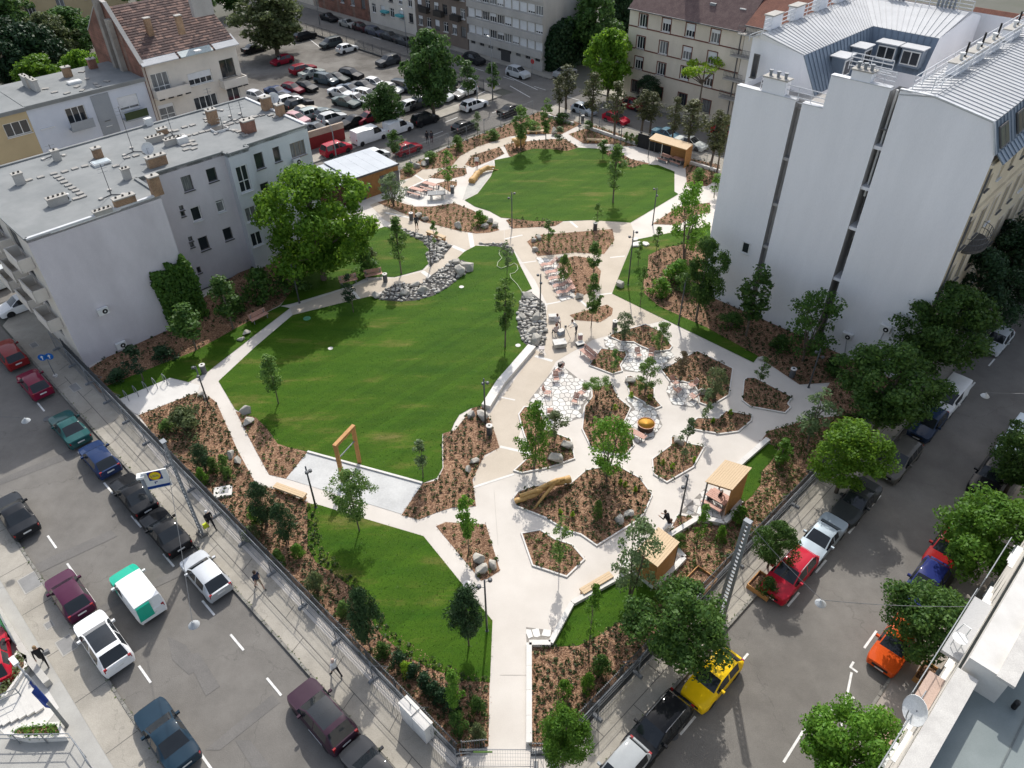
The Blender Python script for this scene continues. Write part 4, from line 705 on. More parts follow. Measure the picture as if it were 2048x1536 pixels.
# ---------------------------------------------------------------- cars: one lofted body per type, glass cut out of the same loft
CT = dict( # L, W, H, tail z, hood rear z, hood front z, rear window base, roof rear, roof front(from front), screen base(from front), side windows
 hatch=(4.05, 1.74, 1.47, .95, .95, .70, .12, .70, 1.80, 1.12, 2), sedan=(4.55, 1.78, 1.43, .96, .93, .68, .85, 1.55, 2.15, 1.42, 2), estate=(4.65, 1.80, 1.48, .95, .95, .70, .10, .52, 2.05, 1.35, 3), suv=(4.45, 1.85, 1.66, 1.05, 1.08, .86, .12, .62, 1.95, 1.25, 2), mpv=(4.3, 1.78, 1.66, 1.0, 1.02, .78, .08, .42, 1.60, .85, 3),
 van=(4.4, 1.80, 1.83, 1.05, 1.08, .85, .05, .14, 1.65, .95, 1), bigvan=(5.2, 1.95, 1.98, 1.1, 1.15, .95, .05, .14, 1.55, .75, 1), small=(3.6, 1.62, 1.48, .93, .95, .74, .10, .45, 1.45, .82, 2))
WR = .32
CM = {}
def car_meshes(kind, roofglass=False):
    key = (kind, roofglass)
    if key in CM: return CM[key]
    L, W, Hh, tz, hz, fz, rb, rr, rf, wb, nw = CT[kind]; hw = W/2; xr, xf = .78, L-.86; rf, wb = L-rf, L-wb
    X = {0: 0, .05: 1, L-.06: 1, L: 1, .16: 1, L-.2: 1, rb: 1, rr: 1, rf: 1, wb: 1, L-.5: 1}
    for c in (xr, xf):
        for d in (-.40, -.30, -.16, 0, .16, .30, .40): X[c+d] = 1
    cab0, cab1 = rr+.05, rf; pill = []
    if nw >= 2:
        for k in range(1, nw): m = rr+(wb-.35-rr)*k/nw; pill.append((m-.05, m+.05)); X[m-.05] = 1; X[m+.05] = 1
    if nw == 1: X[rf-.85] = 1; X[rf-.75] = 1
    xs = sorted(x for x in X if 0 <= x <= L); xs = [x for i, x in enumerate(xs) if i == 0 or x-xs[i-1] > .012]
    def lerp(x, a, b, p, q): return p+(q-p)*max(0, min(1, (x-a)/(b-a)))
    def ring(x):
        e = min(1, x/.30, (L-x)/.42); tp = .80+.20*math.sin(max(0, e)*PI/2); w = hw*tp
        zb = .22
        for c in (xr, xf):
            d = abs(x-c)
            if d < .395: zb = max(zb, math.sqrt(max(0, .395**2-d*d))+.30*1.0-.02)
        if x <= .04 or x >= L-.04: zb = .34
        belt = lerp(x, rb, wb, tz, hz) if x < wb else lerp(x, wb, L-.06, hz, fz)
        if x < rb: belt = tz-.02
        if x <= rb: zt = tz; wt = w*.86
        elif x < rr: zt = lerp(x, rb, rr, tz, Hh-.04); wt = lerp(x, rb, rr, hw*.84, hw*.74)
        elif x <= rf: u = (x-rr)/(rf-rr); zt = Hh-.06*(2*u-1)**2*(1 if nw > 1 else .4); wt = hw*(.74 if kind not in ('van', 'bigvan') else .86)
        elif x < wb: zt = lerp(x, rf, wb, Hh-.06, hz+.02); wt = lerp(x, rf, wb, hw*.74, hw*.82)
        else: zt = belt+.02; wt = w*.84
        if x >= L-.04: zt = fz-.10; belt = fz-.14
        if x <= .02: zt = tz-.06 if rb > .3 else min(tz, .95); belt = zt-.04
        zm = max(zb+.03, min(.52, belt-.1)); cr = .035 if zt > belt+.15 else .02
        return [(w*.95, zb), (w, zm), (w*.985, (zm+belt)/2+.05), (w*.955, belt), (wt, max(zt-.02, belt+.004)), (wt*.90, zt+.006), (wt*.45, zt+cr*.8), (0, zt+cr)]
    R = [ring(x) for x in xs]; nrg = len(R[0]); grp = {}
    def add(name, q): grp.setdefault(name, []).append(q)
    for i in range(len(xs)-1):
        x0, x1 = xs[i], xs[i+1]; xm = (x0+x1)/2
        for j in range(nrg-1):
            nm = 'body'
            if j == 3:
                if rr-.02 <= xm <= wb-.22 and not any(a <= xm <= b for a, b in pill):
                    if nw > 1 or xm > rf-.75: nm = 'side_window'
            elif j >= 5:
                if rf-.01 <= xm <= wb: nm = 'windscreen'
                elif rb <= xm <= rr and kind not in (): nm = 'rear_window'
                elif roofglass and rr+.35 < xm < rf: nm = 'roof_glass'
            for sgn in (1, -1):
                a, b, c, d = [(x0-L/2, sgn*R[i][j][0], R[i][j][1]), (x1-L/2, sgn*R[i+1][j][0], R[i+1][j][1]), (x1-L/2, sgn*R[i+1][j+1][0], R[i+1][j+1][1]), (x0-L/2, sgn*R[i][j+1][0], R[i][j+1][1])]
                q = [a, b, c, d] if sgn > 0 else [a, d, c, b]
                add(nm+('+' if sgn > 0 else '-') if nm == 'side_window' else nm, q)
    for i in (0, len(xs)-1):
        x = xs[i]-L/2; prof = [(x, y, z) for y, z in R[i]]+[(x, -y, z) for y, z in R[i][-2::-1]]; add('body', prof[::-1] if i == 0 else prof)
    out = {}
    for nm, qs in grp.items():
        vs = []; idx = {}; fs = []
        for q in qs:
            f = []
            for v in q:
                k = tuple(round(c, 4) for c in v)
                if k not in idx: idx[k] = len(vs); vs.append(v)
                if idx[k] not in f: f.append(idx[k])
            if len(f) > 2: fs.append(f)
        me = bpy.data.meshes.new(nm.rstrip('+-')); me.from_pydata(vs, [], fs); me.polygons.foreach_set('use_smooth', [True]*len(fs)); me.set_sharp_from_angle(angle=math.radians(38))
        me.materials.append(glass_car); out[nm] = me
    b = MB(); b.box((0, 0, .42), (L-.5, W*.86, .5), m=black); o = b.build('underbody', black); out['underbody'] = o.data; bpy.data.objects.remove(o)
    def small(nm, fn, m, smooth=False):
        b = MB(); fn(b); o = b.build(nm, m, smooth=smooth); out[nm] = o.data; bpy.data.objects.remove(o)
    def at(x): return ring(max(0, min(L, x)))
    r0, r1 = at(.10), at(L-.14)
    zt_ = min(tz-.12, .92) if nw < 9 else .9; hi = kind in ('suv', 'hatch', 'mpv', 'small', 'estate', 'van', 'bigvan')
    small('tail_light', lambda b: b.box((-L/2+.06, 0, 0), (.10, .26 if not hi else .17, .15 if not hi else .30)), red_light)
    small('headlight', lambda b: b.hexa([(L/2-.36, -.15, -.07), (L/2-.05, -.17, -.07), (L/2-.08, .13, -.07), (L/2-.22, .13, -.07), (L/2-.46, -.12, .07), (L/2-.14, -.15, .055), (L/2-.14, .12, .055), (L/2-.30, .12, .07)]), head_light)
    small('mirror', lambda b: b.box((0, 0, 0), (.13, .20, .15)), black)
    small('number_plate', lambda b: b.box((0, 0, 0), (.02, .50, .11)), plate_m)
    small('grille', lambda b: b.box((0, 0, 0), (.04, W*.52, .16)), black)
    small('tyre', lambda b: b.lathe([(.19, -.10), (.30, -.10), (WR, -.07), (WR, .07), (.30, .10), (.19, .10)], 20), rubber, True)
    def rim(b):
        b.lathe([(.02, .085), (.07, .09), (.08, .07), (.19, .06), (.20, .095), (.205, .02)], 14)
    small('rim', rim, rimm, True)
    small('rail', lambda b: b.tube([(rr-L/2+.25, 0, -.03), (rr-L/2+.35, 0, .03), (rf-L/2-.25, 0, .03), (rf-L/2-.1, 0, -.03)], .022, 6), rimm)
    CM[key] = (out, CT[kind], xr-L/2, xf-L/2, zt_, r1); return CM[key]
def car(kind, col, c, ang, label, group, cat='car', name='parked_car', z=.012, full=True, roofglass=False, rails=False, roofcol=None, zc=None, metal=.0):
    ms, (L, W, Hh, tz, hz, fz, rb, rr, rf, wb, nw), xr, xf, zl, r1 = car_meshes(kind, roofglass); pm = paint(col, metal)
    t = thing(name, label, cat, (c[0], c[1], z), ang, group)
    def part(nm, me, m=None, loc=None, rot=None, par=t, sc=None):
        o = link(nm, me, parent=par)
        if m is not None: o.material_slots[0].link = 'OBJECT'; o.material_slots[0].material = m
        if loc: o.location = loc
        if rot: o.rotation_euler = rot
        if sc: o.scale = sc
        return o
    part('body', ms['body'], pm); part('underbody', ms['underbody'], black)
    for k in ('side_window+', 'side_window-', 'windscreen', 'rear_window', 'roof_glass'):
        if k in ms: part(k.rstrip('+-') if not (kind in ('van', 'bigvan') and k == 'rear_window') else 'rear_door', ms[k], pm if kind in ('van', 'bigvan') and k == 'rear_window' else glass_car)
    for x in (xr, xf):
        for s in (1, -1):
            w_ = part('wheel', ms['tyre'], rubber, (x, s*(W/2-.12), WR), (-s*PI/2, 0, 0))
            if full: part('rim', ms['rim'], rimm, par=w_)
    hwf = W/2
    for s in (1, -1):
        part('tail_light', ms['tail_light'], red_light, (0, s*(hwf*.86-.10), (zl if kind not in ('sedan',) else .78)), sc=(1, 1, 1))
        part('headlight', ms['headlight'], head_light, (-.02, s*(hwf*.80-.10), fz-.06), sc=(1, s, 1))
    if full:
        for s in (1, -1):
            o = part('mirror', ms['mirror'], pm, (L/2-wb-.42, s*(hwf+.07), hz+.06)); part('tail', ms['mirror'], black, (0, 0, 0)) if 0 else None
        part('number_plate', ms['number_plate'], plate_m, (-L/2-.005, 0, .72 if kind != 'sedan' else .68)); part('number_plate', ms['number_plate'], plate_m, (L/2+.005, 0, .44)); part('grille', ms['grille'], black, (L/2-.005, 0, .56))
        if rails:
            for s in (1, -1): part('roof_rail', ms['rail'], rimm, (0, s*hwf*.70, Hh-.01))
    return t
def cpx(px, zc=.55): return G(px[0], px[1], zc)
AW, TO = ANG_L, ANG_L+PI           # left street: facing away up the street / facing the camera
LSK = 'cars parked along the park side of the left street'; LSL = 'cars parked on the near side of the left street'
WHT, SIL, BLK, GRY, DBL, DRD = (.78, .78, .77), (.50, .52, .54), (.012, .013, .015), (.10, .105, .11), (.012, .022, .06), (.20, .012, .022)
for kind, col, px, lab, kw in [('estate', (.24, .02, .022), (20, 708), 'dark red estate car with a striped roof at the left edge', {}), ('hatch', (.20, .012, .04), (70, 768), 'dark red sporty hatchback beside the blue arrow sign', {}), ('sedan', (.02, .085, .085), (140, 857), 'teal green saloon parked along the park pavement', {}), ('hatch', (.016, .035, .10), (200, 918), 'dark blue hatchback with a blue roof', {}), ('sedan', BLK, (268, 990), 'black saloon behind the dark blue hatchback', {}), ('sedan', (.016, .016, .018), (331, 1063), 'black saloon next to the supermarket sign', {}), ('hatch', SIL, (412, 1150), 'silver three door hatchback with high red tail lights', dict(metal=.4)), ('suv', (.045, .022, .035), (645, 1432), 'large dark purple car with a glass roof at the bottom', dict(roofglass=True)), ('hatch', (.03, .032, .036), (748, 1545), 'dark car cut by the bottom edge of the picture', {})]:
    car(kind, col, cpx(px), AW, lab, LSK, full=True, z=.012, **kw)
for kind, col, px, lab, kw in [('sedan', (.016, .018, .022), (32, 1030), 'black saloon at the left picture edge', {}), ('hatch', (.075, .018, .045), (140, 1190), 'dark purple hatchback on the near side of the street', {}), ('suv', (.78, .78, .78), (208, 1286), 'white off roader with a black glass roof', dict(roofglass=True)), ('sedan', (.014, .034, .055), (334, 1470), 'dark blue green saloon at the bottom left', {})]:
    car(kind, col, cpx(px), AW, lab, LSL, **kw)
v = car('van', (.78, .79, .78), cpx((272, 1180), .9), AW, 'white and mint green delivery van driving up the left street', None, cat='van', name='delivery_van')
mint = paint((.02, .40, .27))
b = MB(); b.hexa([(-2.225, -.08, .62), (-2.19, -.08, .62), (-2.19, .80, .62), (-2.225, .80, .62), (-2.20, -.08, 1.74), (-2.12, -.08, 1.80), (-2.12, .72, 1.80), (-2.20, .72, 1.74)], mint); b.build('rear_door_panel', parent=v)
bo = [c for c in v.children if c.name.startswith('body')][0]; me = bo.data.copy(); bo.data = me; me.materials.append(mint); bo.material_slots[0].link = 'OBJECT'; bo.material_slots[0].material = paint((.78, .79, .78))
for p in me.polygons:
    if p.center.x > .48: p.material_index = 1
RDN = ANG_R+PI                      # right street: everyone points down towards the camera
RSK = 'cars parked on the park side of the right hand street'; RSF = 'cars parked on the facade side of the right hand street'
for kind, col, px, lab, kw in [('estate', (.012, .014, .018), (1312, 1460), 'black estate car with bright roof rails', dict(rails=True)), ('small', (.35, .37, .38), (1238, 1545), 'grey car at the bottom edge next to the black estate', {}), ('hatch', (.80, .52, .006), (1424, 1358), 'bright yellow hatchback half under the big tree', {}), ('suv', (.46, .015, .035), (1578, 1150), 'red off roader with a grille badge behind the small tree', dict(rails=True)), ('sedan', (.36, .42, .46), (1640, 1080), 'silver blue saloon with leaf shadows on its roof', dict(metal=.3)), ('sedan', (.045, .05, .05), (1712, 1005), 'dark grey saloon half hidden by the light green tree', {}), ('estate', (.12, .115, .105), (1797, 920), 'dull grey estate car in the tree shade', {}), ('hatch', (.018, .035, .075), (1855, 848), 'dark blue car under the broad street tree', {}), ('van', WHT, (1895, 800), 'white van with a dark bonnet gap between the street trees', {}), ('hatch', (.5, .52, .53), (1993, 682), 'white car far up the right hand street', {})]:
    car(kind, col, cpx(px), RDN, lab, RSK, **kw)
for kind, col, px, lab, kw in [('hatch', (.62, .085, .012), (1790, 1290), 'orange hatchback under the hanging tree', {}), ('hatch', (.018, .028, .14), (1850, 1168), 'dark blue hatchback with blue roof on the facade side', {}), ('hatch', (.30, .012, .014), (1892, 1100), 'red car almost hidden by the wide tree', {}), ('suv', (.015, .016, .018), (1980, 955), 'black car under the dark tree at the right edge', {}), ('van', (.60, .68, .72), (2030, 885), 'white blue van at the right edge of the picture', {})]:
    car(kind, col, cpx(px), RDN, lab, RSF, **kw)
# streets behind the park
S3 = 'cars on the street behind the park'
for kind, col, px, ang, lab in [('bigvan', WHT, (738, 272), ANG_R, 'large white panel van parked behind the park'), ('van', WHT, (796, 255), ANG_R, 'smaller white panel van in front of the large one'), ('mpv', BLK, (850, 238), ANG_R, 'black boxy people carrier behind the white vans'), ('hatch', BLK, (930, 252), ANG_R, 'black hatchback driving along the back fence'), ('sedan', BLK, (1022, 219), ANG_R, 'black car at the street corner behind the park'), ('estate', WHT, (948, 208), ANG_R, 'white estate car parked at the kerb near the corner'), ('mpv', (.36, .012, .03), (672, 297), ANG_R, 'dark red small people carrier left of the vans'), ('mpv', (.5, .52, .54), (748, 312), ANG_R, 'silver people carrier directly behind the service building'), ('hatch', (.30, .01, .025), (815, 296), ANG_R, 'dark red car beside the two standing people'), ('sedan', (.3, .33, .35), (690, 328), ANG_R, 'grey car half hidden by the service building'), ('bigvan', (.55, .58, .58), (2, 560), ANG_R, 'white panel van at the left edge in the side street'), ('hatch', WHT, (40, 607), ANG_R+PI, 'white hatchback in the side street at the left edge')]:
    car(kind, col, cpx(px, .7), ang, lab, S3, full=False)
S2 = 'cars along the far cross street'; DN = ANG_L+PI
for kind, col, px, ang, lab in [('sedan', (.02, .02, .022), (658, 34), DN, 'black car, topmost of the far parked row'), ('sedan', (.33, .33, .31), (696, 46), DN, 'silver beige car second in the far parked row'), ('hatch', (.05, .02, .025), (722, 54), DN, 'dark maroon car third in the far parked row'), ('estate', (.08, .09, .12), (750, 62), DN, 'grey blue car fourth in the far parked row'), ('sedan', (.05, .055, .06), (781, 72), DN, 'dark grey car last in the far parked row'), ('suv', (.02, .022, .025), (948, 118), DN, 'black car with a white cover beside the grey balcony building'), ('suv', (.52, .54, .55), (1036, 145), DN, 'silver off roader driving past the grey balcony building'), ('sedan', (.35, .36, .36), (1130, 143), ANG_R, 'pale car parked below the ivy mass'), ('hatch', (.42, .46, .5), (1168, 218), DN, 'silver blue hatchback behind the far entrance'), ('hatch', (.42, .012, .035), (1232, 236), DN, 'bright red hatchback on the far street'), ('hatch', (.22, .012, .025), (1266, 208), DN, 'dark red car in front of the cream house'), ('sedan', (.10, .20, .26), (1335, 268), DN, 'blue saloon behind the timber shelter'), ('sedan', (.62, .64, .6), (1382, 285), DN, 'white saloon behind the timber shelter'), ('hatch', (.40, .015, .02), (1452, 262), DN, 'red car peeping out beside the white wall'), ('sedan', (.06, .065, .07), (810, 82), DN, 'grey car behind the street lamp in the far row')]:
    car(kind, col, cpx(px, .7), ang, lab, S2, full=False)
LOT = 'cars in the open parking lot'; a1, a2, a3 = DN, DN+.25, ANG_R
for kind, col, px, ang, lab in [('suv', BLK, (610, 72), a3, 'black car at the tree in the lot, top'), ('mpv', (.05, .065, .07), (662, 87), a3+PI, 'dark teal people carrier at the far fence of the lot'), ('hatch', (.70, .71, .70), (694, 97), a3, 'white small car at the far fence of the lot'), ('hatch', (.25, .012, .03), (564, 121), a3+PI, 'red car alone on the bare part of the lot'), ('suv', (.06, .065, .065), (776, 123), a3+PI, 'grey car alone on the concrete strip of the lot'), ('estate', (.22, .015, .03), (606, 138), a3, 'dark red estate in the lot behind the silver saloon'), ('sedan', (.30, .33, .31), (624, 146), a3, 'silver green saloon beside the dark red estate'), ('mpv', (.07, .10, .12), (652, 160), a2+PI*0, 'dark blue people carrier in the short middle row'), ('sedan', (.04, .05, .05), (674, 156), a2, 'dark green car second in the short middle row'), ('suv', BLK, (702, 150), a2, 'black off roader last in the short middle row'),
 ('sedan', (.03, .05, .11), (555, 184), a2, 'dark blue car at the left end of the front row'), ('hatch', (.16, .015, .03), (585, 178), a2, 'dark red hatchback second in the left row'), ('hatch', BLK, (612, 174), a2, 'black hatchback third in the left row'), ('hatch', (.55, .56, .58), (514, 193), a2, 'white car peeping over the roof edge'), ('sedan', (.05, .055, .06), (570, 196), a3, 'dark grey car behind the roof dish'), ('suv', WHT, (578, 204), a3, 'white off roader behind the two chimneys'), ('suv', (.02, .025, .028), (598, 210), a3, 'black pickup like car beside the white off roader'), ('sedan', (.55, .5, .42), (608, 222), a3, 'cream saloon in the crowded near row'), ('estate', (.33, .38, .37), (626, 226), a3, 'silver estate in the crowded near row'), ('hatch', (.10, .13, .14), (655, 228), a3, 'teal hatchback wedged in the near row'), ('suv', (.45, .46, .46), (664, 238), a3, 'silver long off roader in the near row'), ('hatch', (.50, .30, .32), (594, 238), a2, 'pink red car behind the near chimney'), ('sedan', (.09, .11, .13), (634, 258), a2, 'grey blue car directly over the red wall'),
 ('sedan', BLK, (706, 243), a3+PI, 'black saloon in the near right row'), ('hatch', (.20, .012, .03), (736, 236), a3+PI, 'dark red hatchback in the near right row'), ('sedan', BLK, (755, 228), a3+PI, 'black saloon under the medium tree'), ('sedan', (.55, .57, .58), (682, 186), a2, 'white car at the left of the central block'), ('sedan', (.06, .09, .13), (700, 179), a2, 'blue car at the back of the central block'), ('sedan', (.03, .034, .036), (728, 172), a2, 'black car at the back of the central block'), ('hatch', WHT, (750, 167), a2, 'white hatchback at the back of the central block'), ('sedan', (.08, .11, .11), (692, 204), a2, 'dark teal saloon at the front of the central block'), ('sedan', (.55, .56, .57), (714, 198), a2, 'silver saloon at the front of the central block'), ('estate', WHT, (735, 190), a2, 'white estate half under the medium tree'), ('hatch', (.6, .6, .58), (782, 178), a2, 'white hatchback right of the medium tree'), ('mpv', (.06, .08, .10), (806, 174), a2, 'dark blue people carrier beside the concrete strip'),
 ('hatch', (.60, .61, .62), (812, 214), a3+PI, 'white hatchback at the near edge of the lot'), ('suv', (.05, .052, .055), (835, 207), a3+PI, 'dark grey off roader at the near edge of the lot'), ('sedan', (.30, .32, .35), (858, 200), a2, 'silver blue car beside the tree trunk'), ('mpv', (.62, .64, .65), (880, 192), a2, 'white people carrier right of the tree trunk'), ('sedan', (.28, .27, .26), (901, 187), a2, 'grey beige saloon at the right end of the lot'), ('hatch', (.66, .67, .66), (932, 182), a3+PI, 'white car under the corner trees'), ('suv', (.04, .06, .05), (888, 166), a2, 'dark green van in the tree shade of the lot'), ('sedan', BLK, (508, 97), a3, 'black car in the deep shade at the left of the lot')]:
    car(kind, col, cpx(px, .6), ang, lab, LOT, z=.024, full=False)
# ---------------------------------------------------------------- fences
FG = 'mobile mesh fence panels round the building site'
_fm = {}
def fence_meshes():
    if _fm: return _fm
    L, H = 3.38, 2.0
    b = MB()
    for s in (-1, 1): b.tube([(s*L/2, 0, .02), (s*L/2, 0, H)], .018, 8)
    for z in (.12, H): b.tube([(-L/2, 0, z), (L/2, 0, z)], .018, 8)
    o = b.build('fence_panel', steel, smooth=True); _fm['panel'] = o.data; bpy.data.objects.remove(o)
    b = MB(); n = 30
    for i in range(1, n): x = -L/2+L*i/n; b.bar((x, 0, .12), (x, 0, H), .006, .006)
    for z in (.35, .75, 1.15, 1.55, 1.85): b.bar((-L/2, .008, z), (L/2, .008, z), .008, .008)
    o = b.build('wire_mesh', steel); _fm['mesh'] = o.data; bpy.data.objects.remove(o)
    b = MB(); b.hexa([(-.32, -.11, 0), (.32, -.11, 0), (.32, .11, 0), (-.32, .11, 0), (-.26, -.08, .14), (.26, -.08, .14), (.26, .08, .14), (-.26, .08, .14)]); o = b.build('foot', M('foot_block', (.24, .25, .26), (.16, .17, .18), rough=.9)); _fm['foot'] = o.data; bpy.data.objects.remove(o)
    b = MB(); b.tube([(0, 0, 1.5), (0, -1.05, .1)], .02, 6); b.tube([(0, -1.1, .06), (0, 0, .06)], .02, 6); o = b.build('brace', steel); _fm['brace'] = o.data; bpy.data.objects.remove(o)
    return _fm
def mesh_fence(P, Q, label, brace=True, z=PZ, sgn=1):
    fm = fence_meshes(); P, Q = Vector(P), Vector(Q); d = (Q-P); L = d.length; d.normalize(); n = max(1, round(L/3.45)); a = math.atan2(d.y, d.x)
    t = thing('mobile_fence', label, 'fence', (P.x, P.y, z), a, FG)
    for i in range(n):
        p = link('fence_panel', fm['panel'], parent=t); p.location = ((i+.5)*L/n, 0, 0); p.scale = (L/n/3.45, 1, 1); link('wire_mesh', fm['mesh'], parent=p)
    for i in range(n+1):
        f = link('fence_foot', fm['foot'], parent=t); f.location = (i*L/n, 0, 0); f.rotation_euler = (0, 0, PI/2)
        if brace: r = link('brace', fm['brace'], parent=t); r.location = (i*L/n, 0, 0); r.scale = (1, sgn, 1)
mesh_fence(F(10.0, 66.5), F(10.22, 14.2), 'long mobile mesh fence with braces along the left pavement', sgn=-1)
mesh_fence(B(11.0, 13.5), B(11.1, 63), 'long mobile mesh fence along the right hand pavement', sgn=-1)
gl = [G(921, 1536, PZ), G(1004, 1536, PZ), G(1068, 1536, PZ)]
mesh_fence(G(921, 1534, PZ), G(1072, 1535, PZ), 'short mesh fence with metal gates across the park entrance', brace=False)
mesh_fence(F(41, 74.6), F(81.5, 75.0), 'mobile mesh fence along the back street', brace=False)
mesh_fence(F(82.7, 67), F(82.6, 32), 'mobile mesh fence at the far end of the park', brace=False)
g = G(1010, 1520, PZ); b = MB(); c = G(968, 1535, PZ); b.box((c.x, c.y-.04, 1.95), (.95, .02, .16), m=M('green_banner', (.16, .30, .06), rough=.6)); tag(b.build('banner'), 'green strip banner on the entrance gate', 'banner')
# permanent picket railings behind the mobile fence
def railing(P, Q, label, H=1.45, pitch=.125):
    P, Q = Vector(P), Vector(Q); d = Q-P; L = d.length; d.normalize(); n = max(1, int(L/2.5)); a = math.atan2(d.y, d.x); w_ = L/n; k = int(w_/pitch); bars = MB()
    for i in range(k): x = w_*i/k; bars.box((x, 0, H/2+.06), (.028, .028, H-.12))
    bars.bar((0, 0, .22), (w_, 0, .22), .045, .03); bars.bar((0, 0, H-.12), (w_, 0, H-.12), .045, .03); bars.box((0, 0, H/2), (.06, .06, H+.04)); o = bars.build('railing_panel', steel_dark); me = o.data; bpy.data.objects.remove(o)
    t = thing('railing_fence', label, 'railing', (P.x, P.y, PZ), a)
    for i in range(n): p = link('railing_panel', me, parent=t); p.location = (i*w_, 0, 0)
    b = MB(); b.box((L/2, 0, .06), (L, .22, .16), m=M('fence_plinth', (.10, .105, .108), (.075, .08, .082), rough=.9)); b.build('plinth', parent=t)
railing(F(10.45, 65.5), F(10.66, 14.6), 'long picket railing inside the mobile fence on the left')
railing(B(11.5, 14.3), B(11.5, 64), 'long picket railing inside the mobile fence on the right')
railing(G(925, 1505, PZ), G(975, 1500, PZ), 'short picket railing left of the entrance path', H=1.3); railing(G(1062, 1508, PZ), G(1098, 1508, PZ), 'short picket railing right of the entrance path', H=1.3)
railing(F(84.1, 88), F(84.1, 150), 'dark wire fence along the far edge of the parking lot', H=1.7)
# low walls in the park
def wall_line(name, label, pts, h, wd, m, cat='low wall'):
    t = thing(name, label, cat, tuple(pts[0]))
    for i in range(len(pts)-1):
        P, Q = Vector(pts[i])-Vector(pts[0]), Vector(pts[i+1])-Vector(pts[0]); d = (Q-P).normalized(); L = (Q-P).length; n = max(1, round(L/1.6))
        for k in range(n): b = MB(); p = P+d*(L*k/n+.006); q = P+d*(L*(k+1)/n-.006); p.z = q.z = h/2; b.bar(p, q, wd, h, m); b.build('coping_block', parent=t)
    return t
def pts(px, z=PZ): return [G(x, y, z) for x, y in px]
wall_line('seat_wall', 'white concrete seat wall along the right edge of the big lawn', pts([(1064, 698), (1002, 770), (972, 818)]), .42, .75, white_conc)
wall_line('retaining_wall', 'white zigzag wall from the entrance round the lower small lawn', pts([(1058, 1490), (1058, 1290), (1101, 1290), (1144, 1210), (1265, 1143)]), .30, .32, white_conc)
wall_line('retaining_wall', 'white wall around the lower timber pavilion', pts([(1267, 1143), (1308, 1176), (1350, 1138), (1367, 1120), (1348, 1098)]), .35, .34, white_conc)
wall_line('retaining_wall', 'white wall between the two timber pavilions', pts([(1336, 1077), (1397, 1040), (1447, 1050), (1482, 1018)]), .35, .34, white_conc)
wall_line('retaining_wall', 'white wall along the right lawn above the upper pavilion', pts([(1462, 946), (1535, 882)]), .30, .4, white_conc)
wall_line('garden_wall', 'long low wall behind the far beds on the right', pts([(1171, 256), (1274, 291)]), .4, .3, white_conc); wall_line('garden_wall', 'low wall in the far beds left of the entrance', pts([(1081, 229), (1147, 250)]), .4, .3, white_conc); wall_line('garden_wall', 'low wall behind the timber shelter by the white building', pts([(1376, 327), (1440, 346)]), .4, .3, white_conc)
wall_line('terrace_wall', 'pale seat wall behind the picnic tables', pts([(812, 388), (855, 368)]), .6, .3, white_conc)
# ---------------------------------------------------------------- lamp posts
def lamp(base, ty, label, tx=None):
    h = ht(base, ty)-PZ; g = G(*base, PZ); t = thing('park_lamp', label, 'lamp post', g, rnd.uniform(0, 6), 'slim grey lamp posts in the park')
    b = MB(); b.tube([(0, 0, 0), (0, 0, h*.6), (0, 0, h)], [.075, .06, .05], 8, steel_dark); b.build('post', steel_dark, t, True); b = MB(); b.lathe([(.12, 0), (.12, .03), (.08, .05)], 10, m=steel_dark); b.build('base_plate', steel_dark, t)
    for k, z in ((0, h-.25), (2.4, h-.75)):
        b = MB(); c = Vector((.34*math.cos(k), .34*math.sin(k), z)); b.tube([(0, 0, z), c], .022, 6, steel_dark); b.lathe([(.06, .10), (.13, .07), (.13, -.06), (.10, -.09)], 10, tuple(c), steel_dark); b.build('lamp_head', steel_dark, t)
for base, ty, lab in [((632, 1015), 925, 'lamp post beside the wooden bench below the exercise pad'), ((417, 808), 723, 'lamp post at the left corner of the big lawn'), ((974, 1262), 1157, 'lamp post by the main path next to the large pine'), ((599, 606), 524, 'lamp post in the shade before the grey wall'), ((1357, 649), 543, 'lamp post on the narrow lawn by the right path'), ((1360, 1031), 948, 'lamp post beside the upper timber pavilion'), ((971, 848), 755, 'lamp post at the end of the white seat wall'), ((1080, 628), 546, 'lamp post in the stone pile'), ((1256, 570), 458, 'lamp post at the left tip of the narrow lawn'), ((1305, 450), 373, 'lamp post at the right of the far lawn'), ((1240, 300), 250, 'lamp post near the black panel'), ((1024, 456), 382, 'lamp post at the lower edge of the far lawn'), ((1617, 775), 689, 'lamp post at the right park entrance'), ((862, 532), 468, 'lamp post at the lower end of the cobbled strip'), ((1158, 250), 218, 'lamp post at the far entrance')]: lamp(base, ty, lab)
def street_lamp(base, ty, label, arm, z=PZ):
    h = ht(base, ty)-z; g = G(*base, z); t = thing('street_lamp', label, 'street lamp', g, arm, 'curved street lamps behind the park'); b = MB(); p = [(0, 0, 0), (0, 0, h*.8)]+[(math.sin(k*.35)*.9*(k/4), 0, h*.8+h*.2*math.sin(k*PI/8)) for k in range(1, 5)]; b.tube(p, [.09, .07, .05, .05, .045, .04], 8, steel); b.build('post', steel, t, True)
    b = MB(); e = p[-1]; b.box((e[0]+.25, 0, e[2]), (.6, .22, .13), m=white_frame); b.build('lamp_head', white_frame, t)
for a in [((676, 334), 245, 'curved street lamp behind the grey apartment block', 2.2), ((955, 215), 158, 'curved street lamp at the corner island', 2.6), ((640, 50), -40, 'street lamp at the top of the far street', 2), ((815, 105), 20, 'street lamp in front of the brown building', 2), ((985, 200), 75, 'lamp post by the grey balcony building', 2)]: street_lamp(*a)
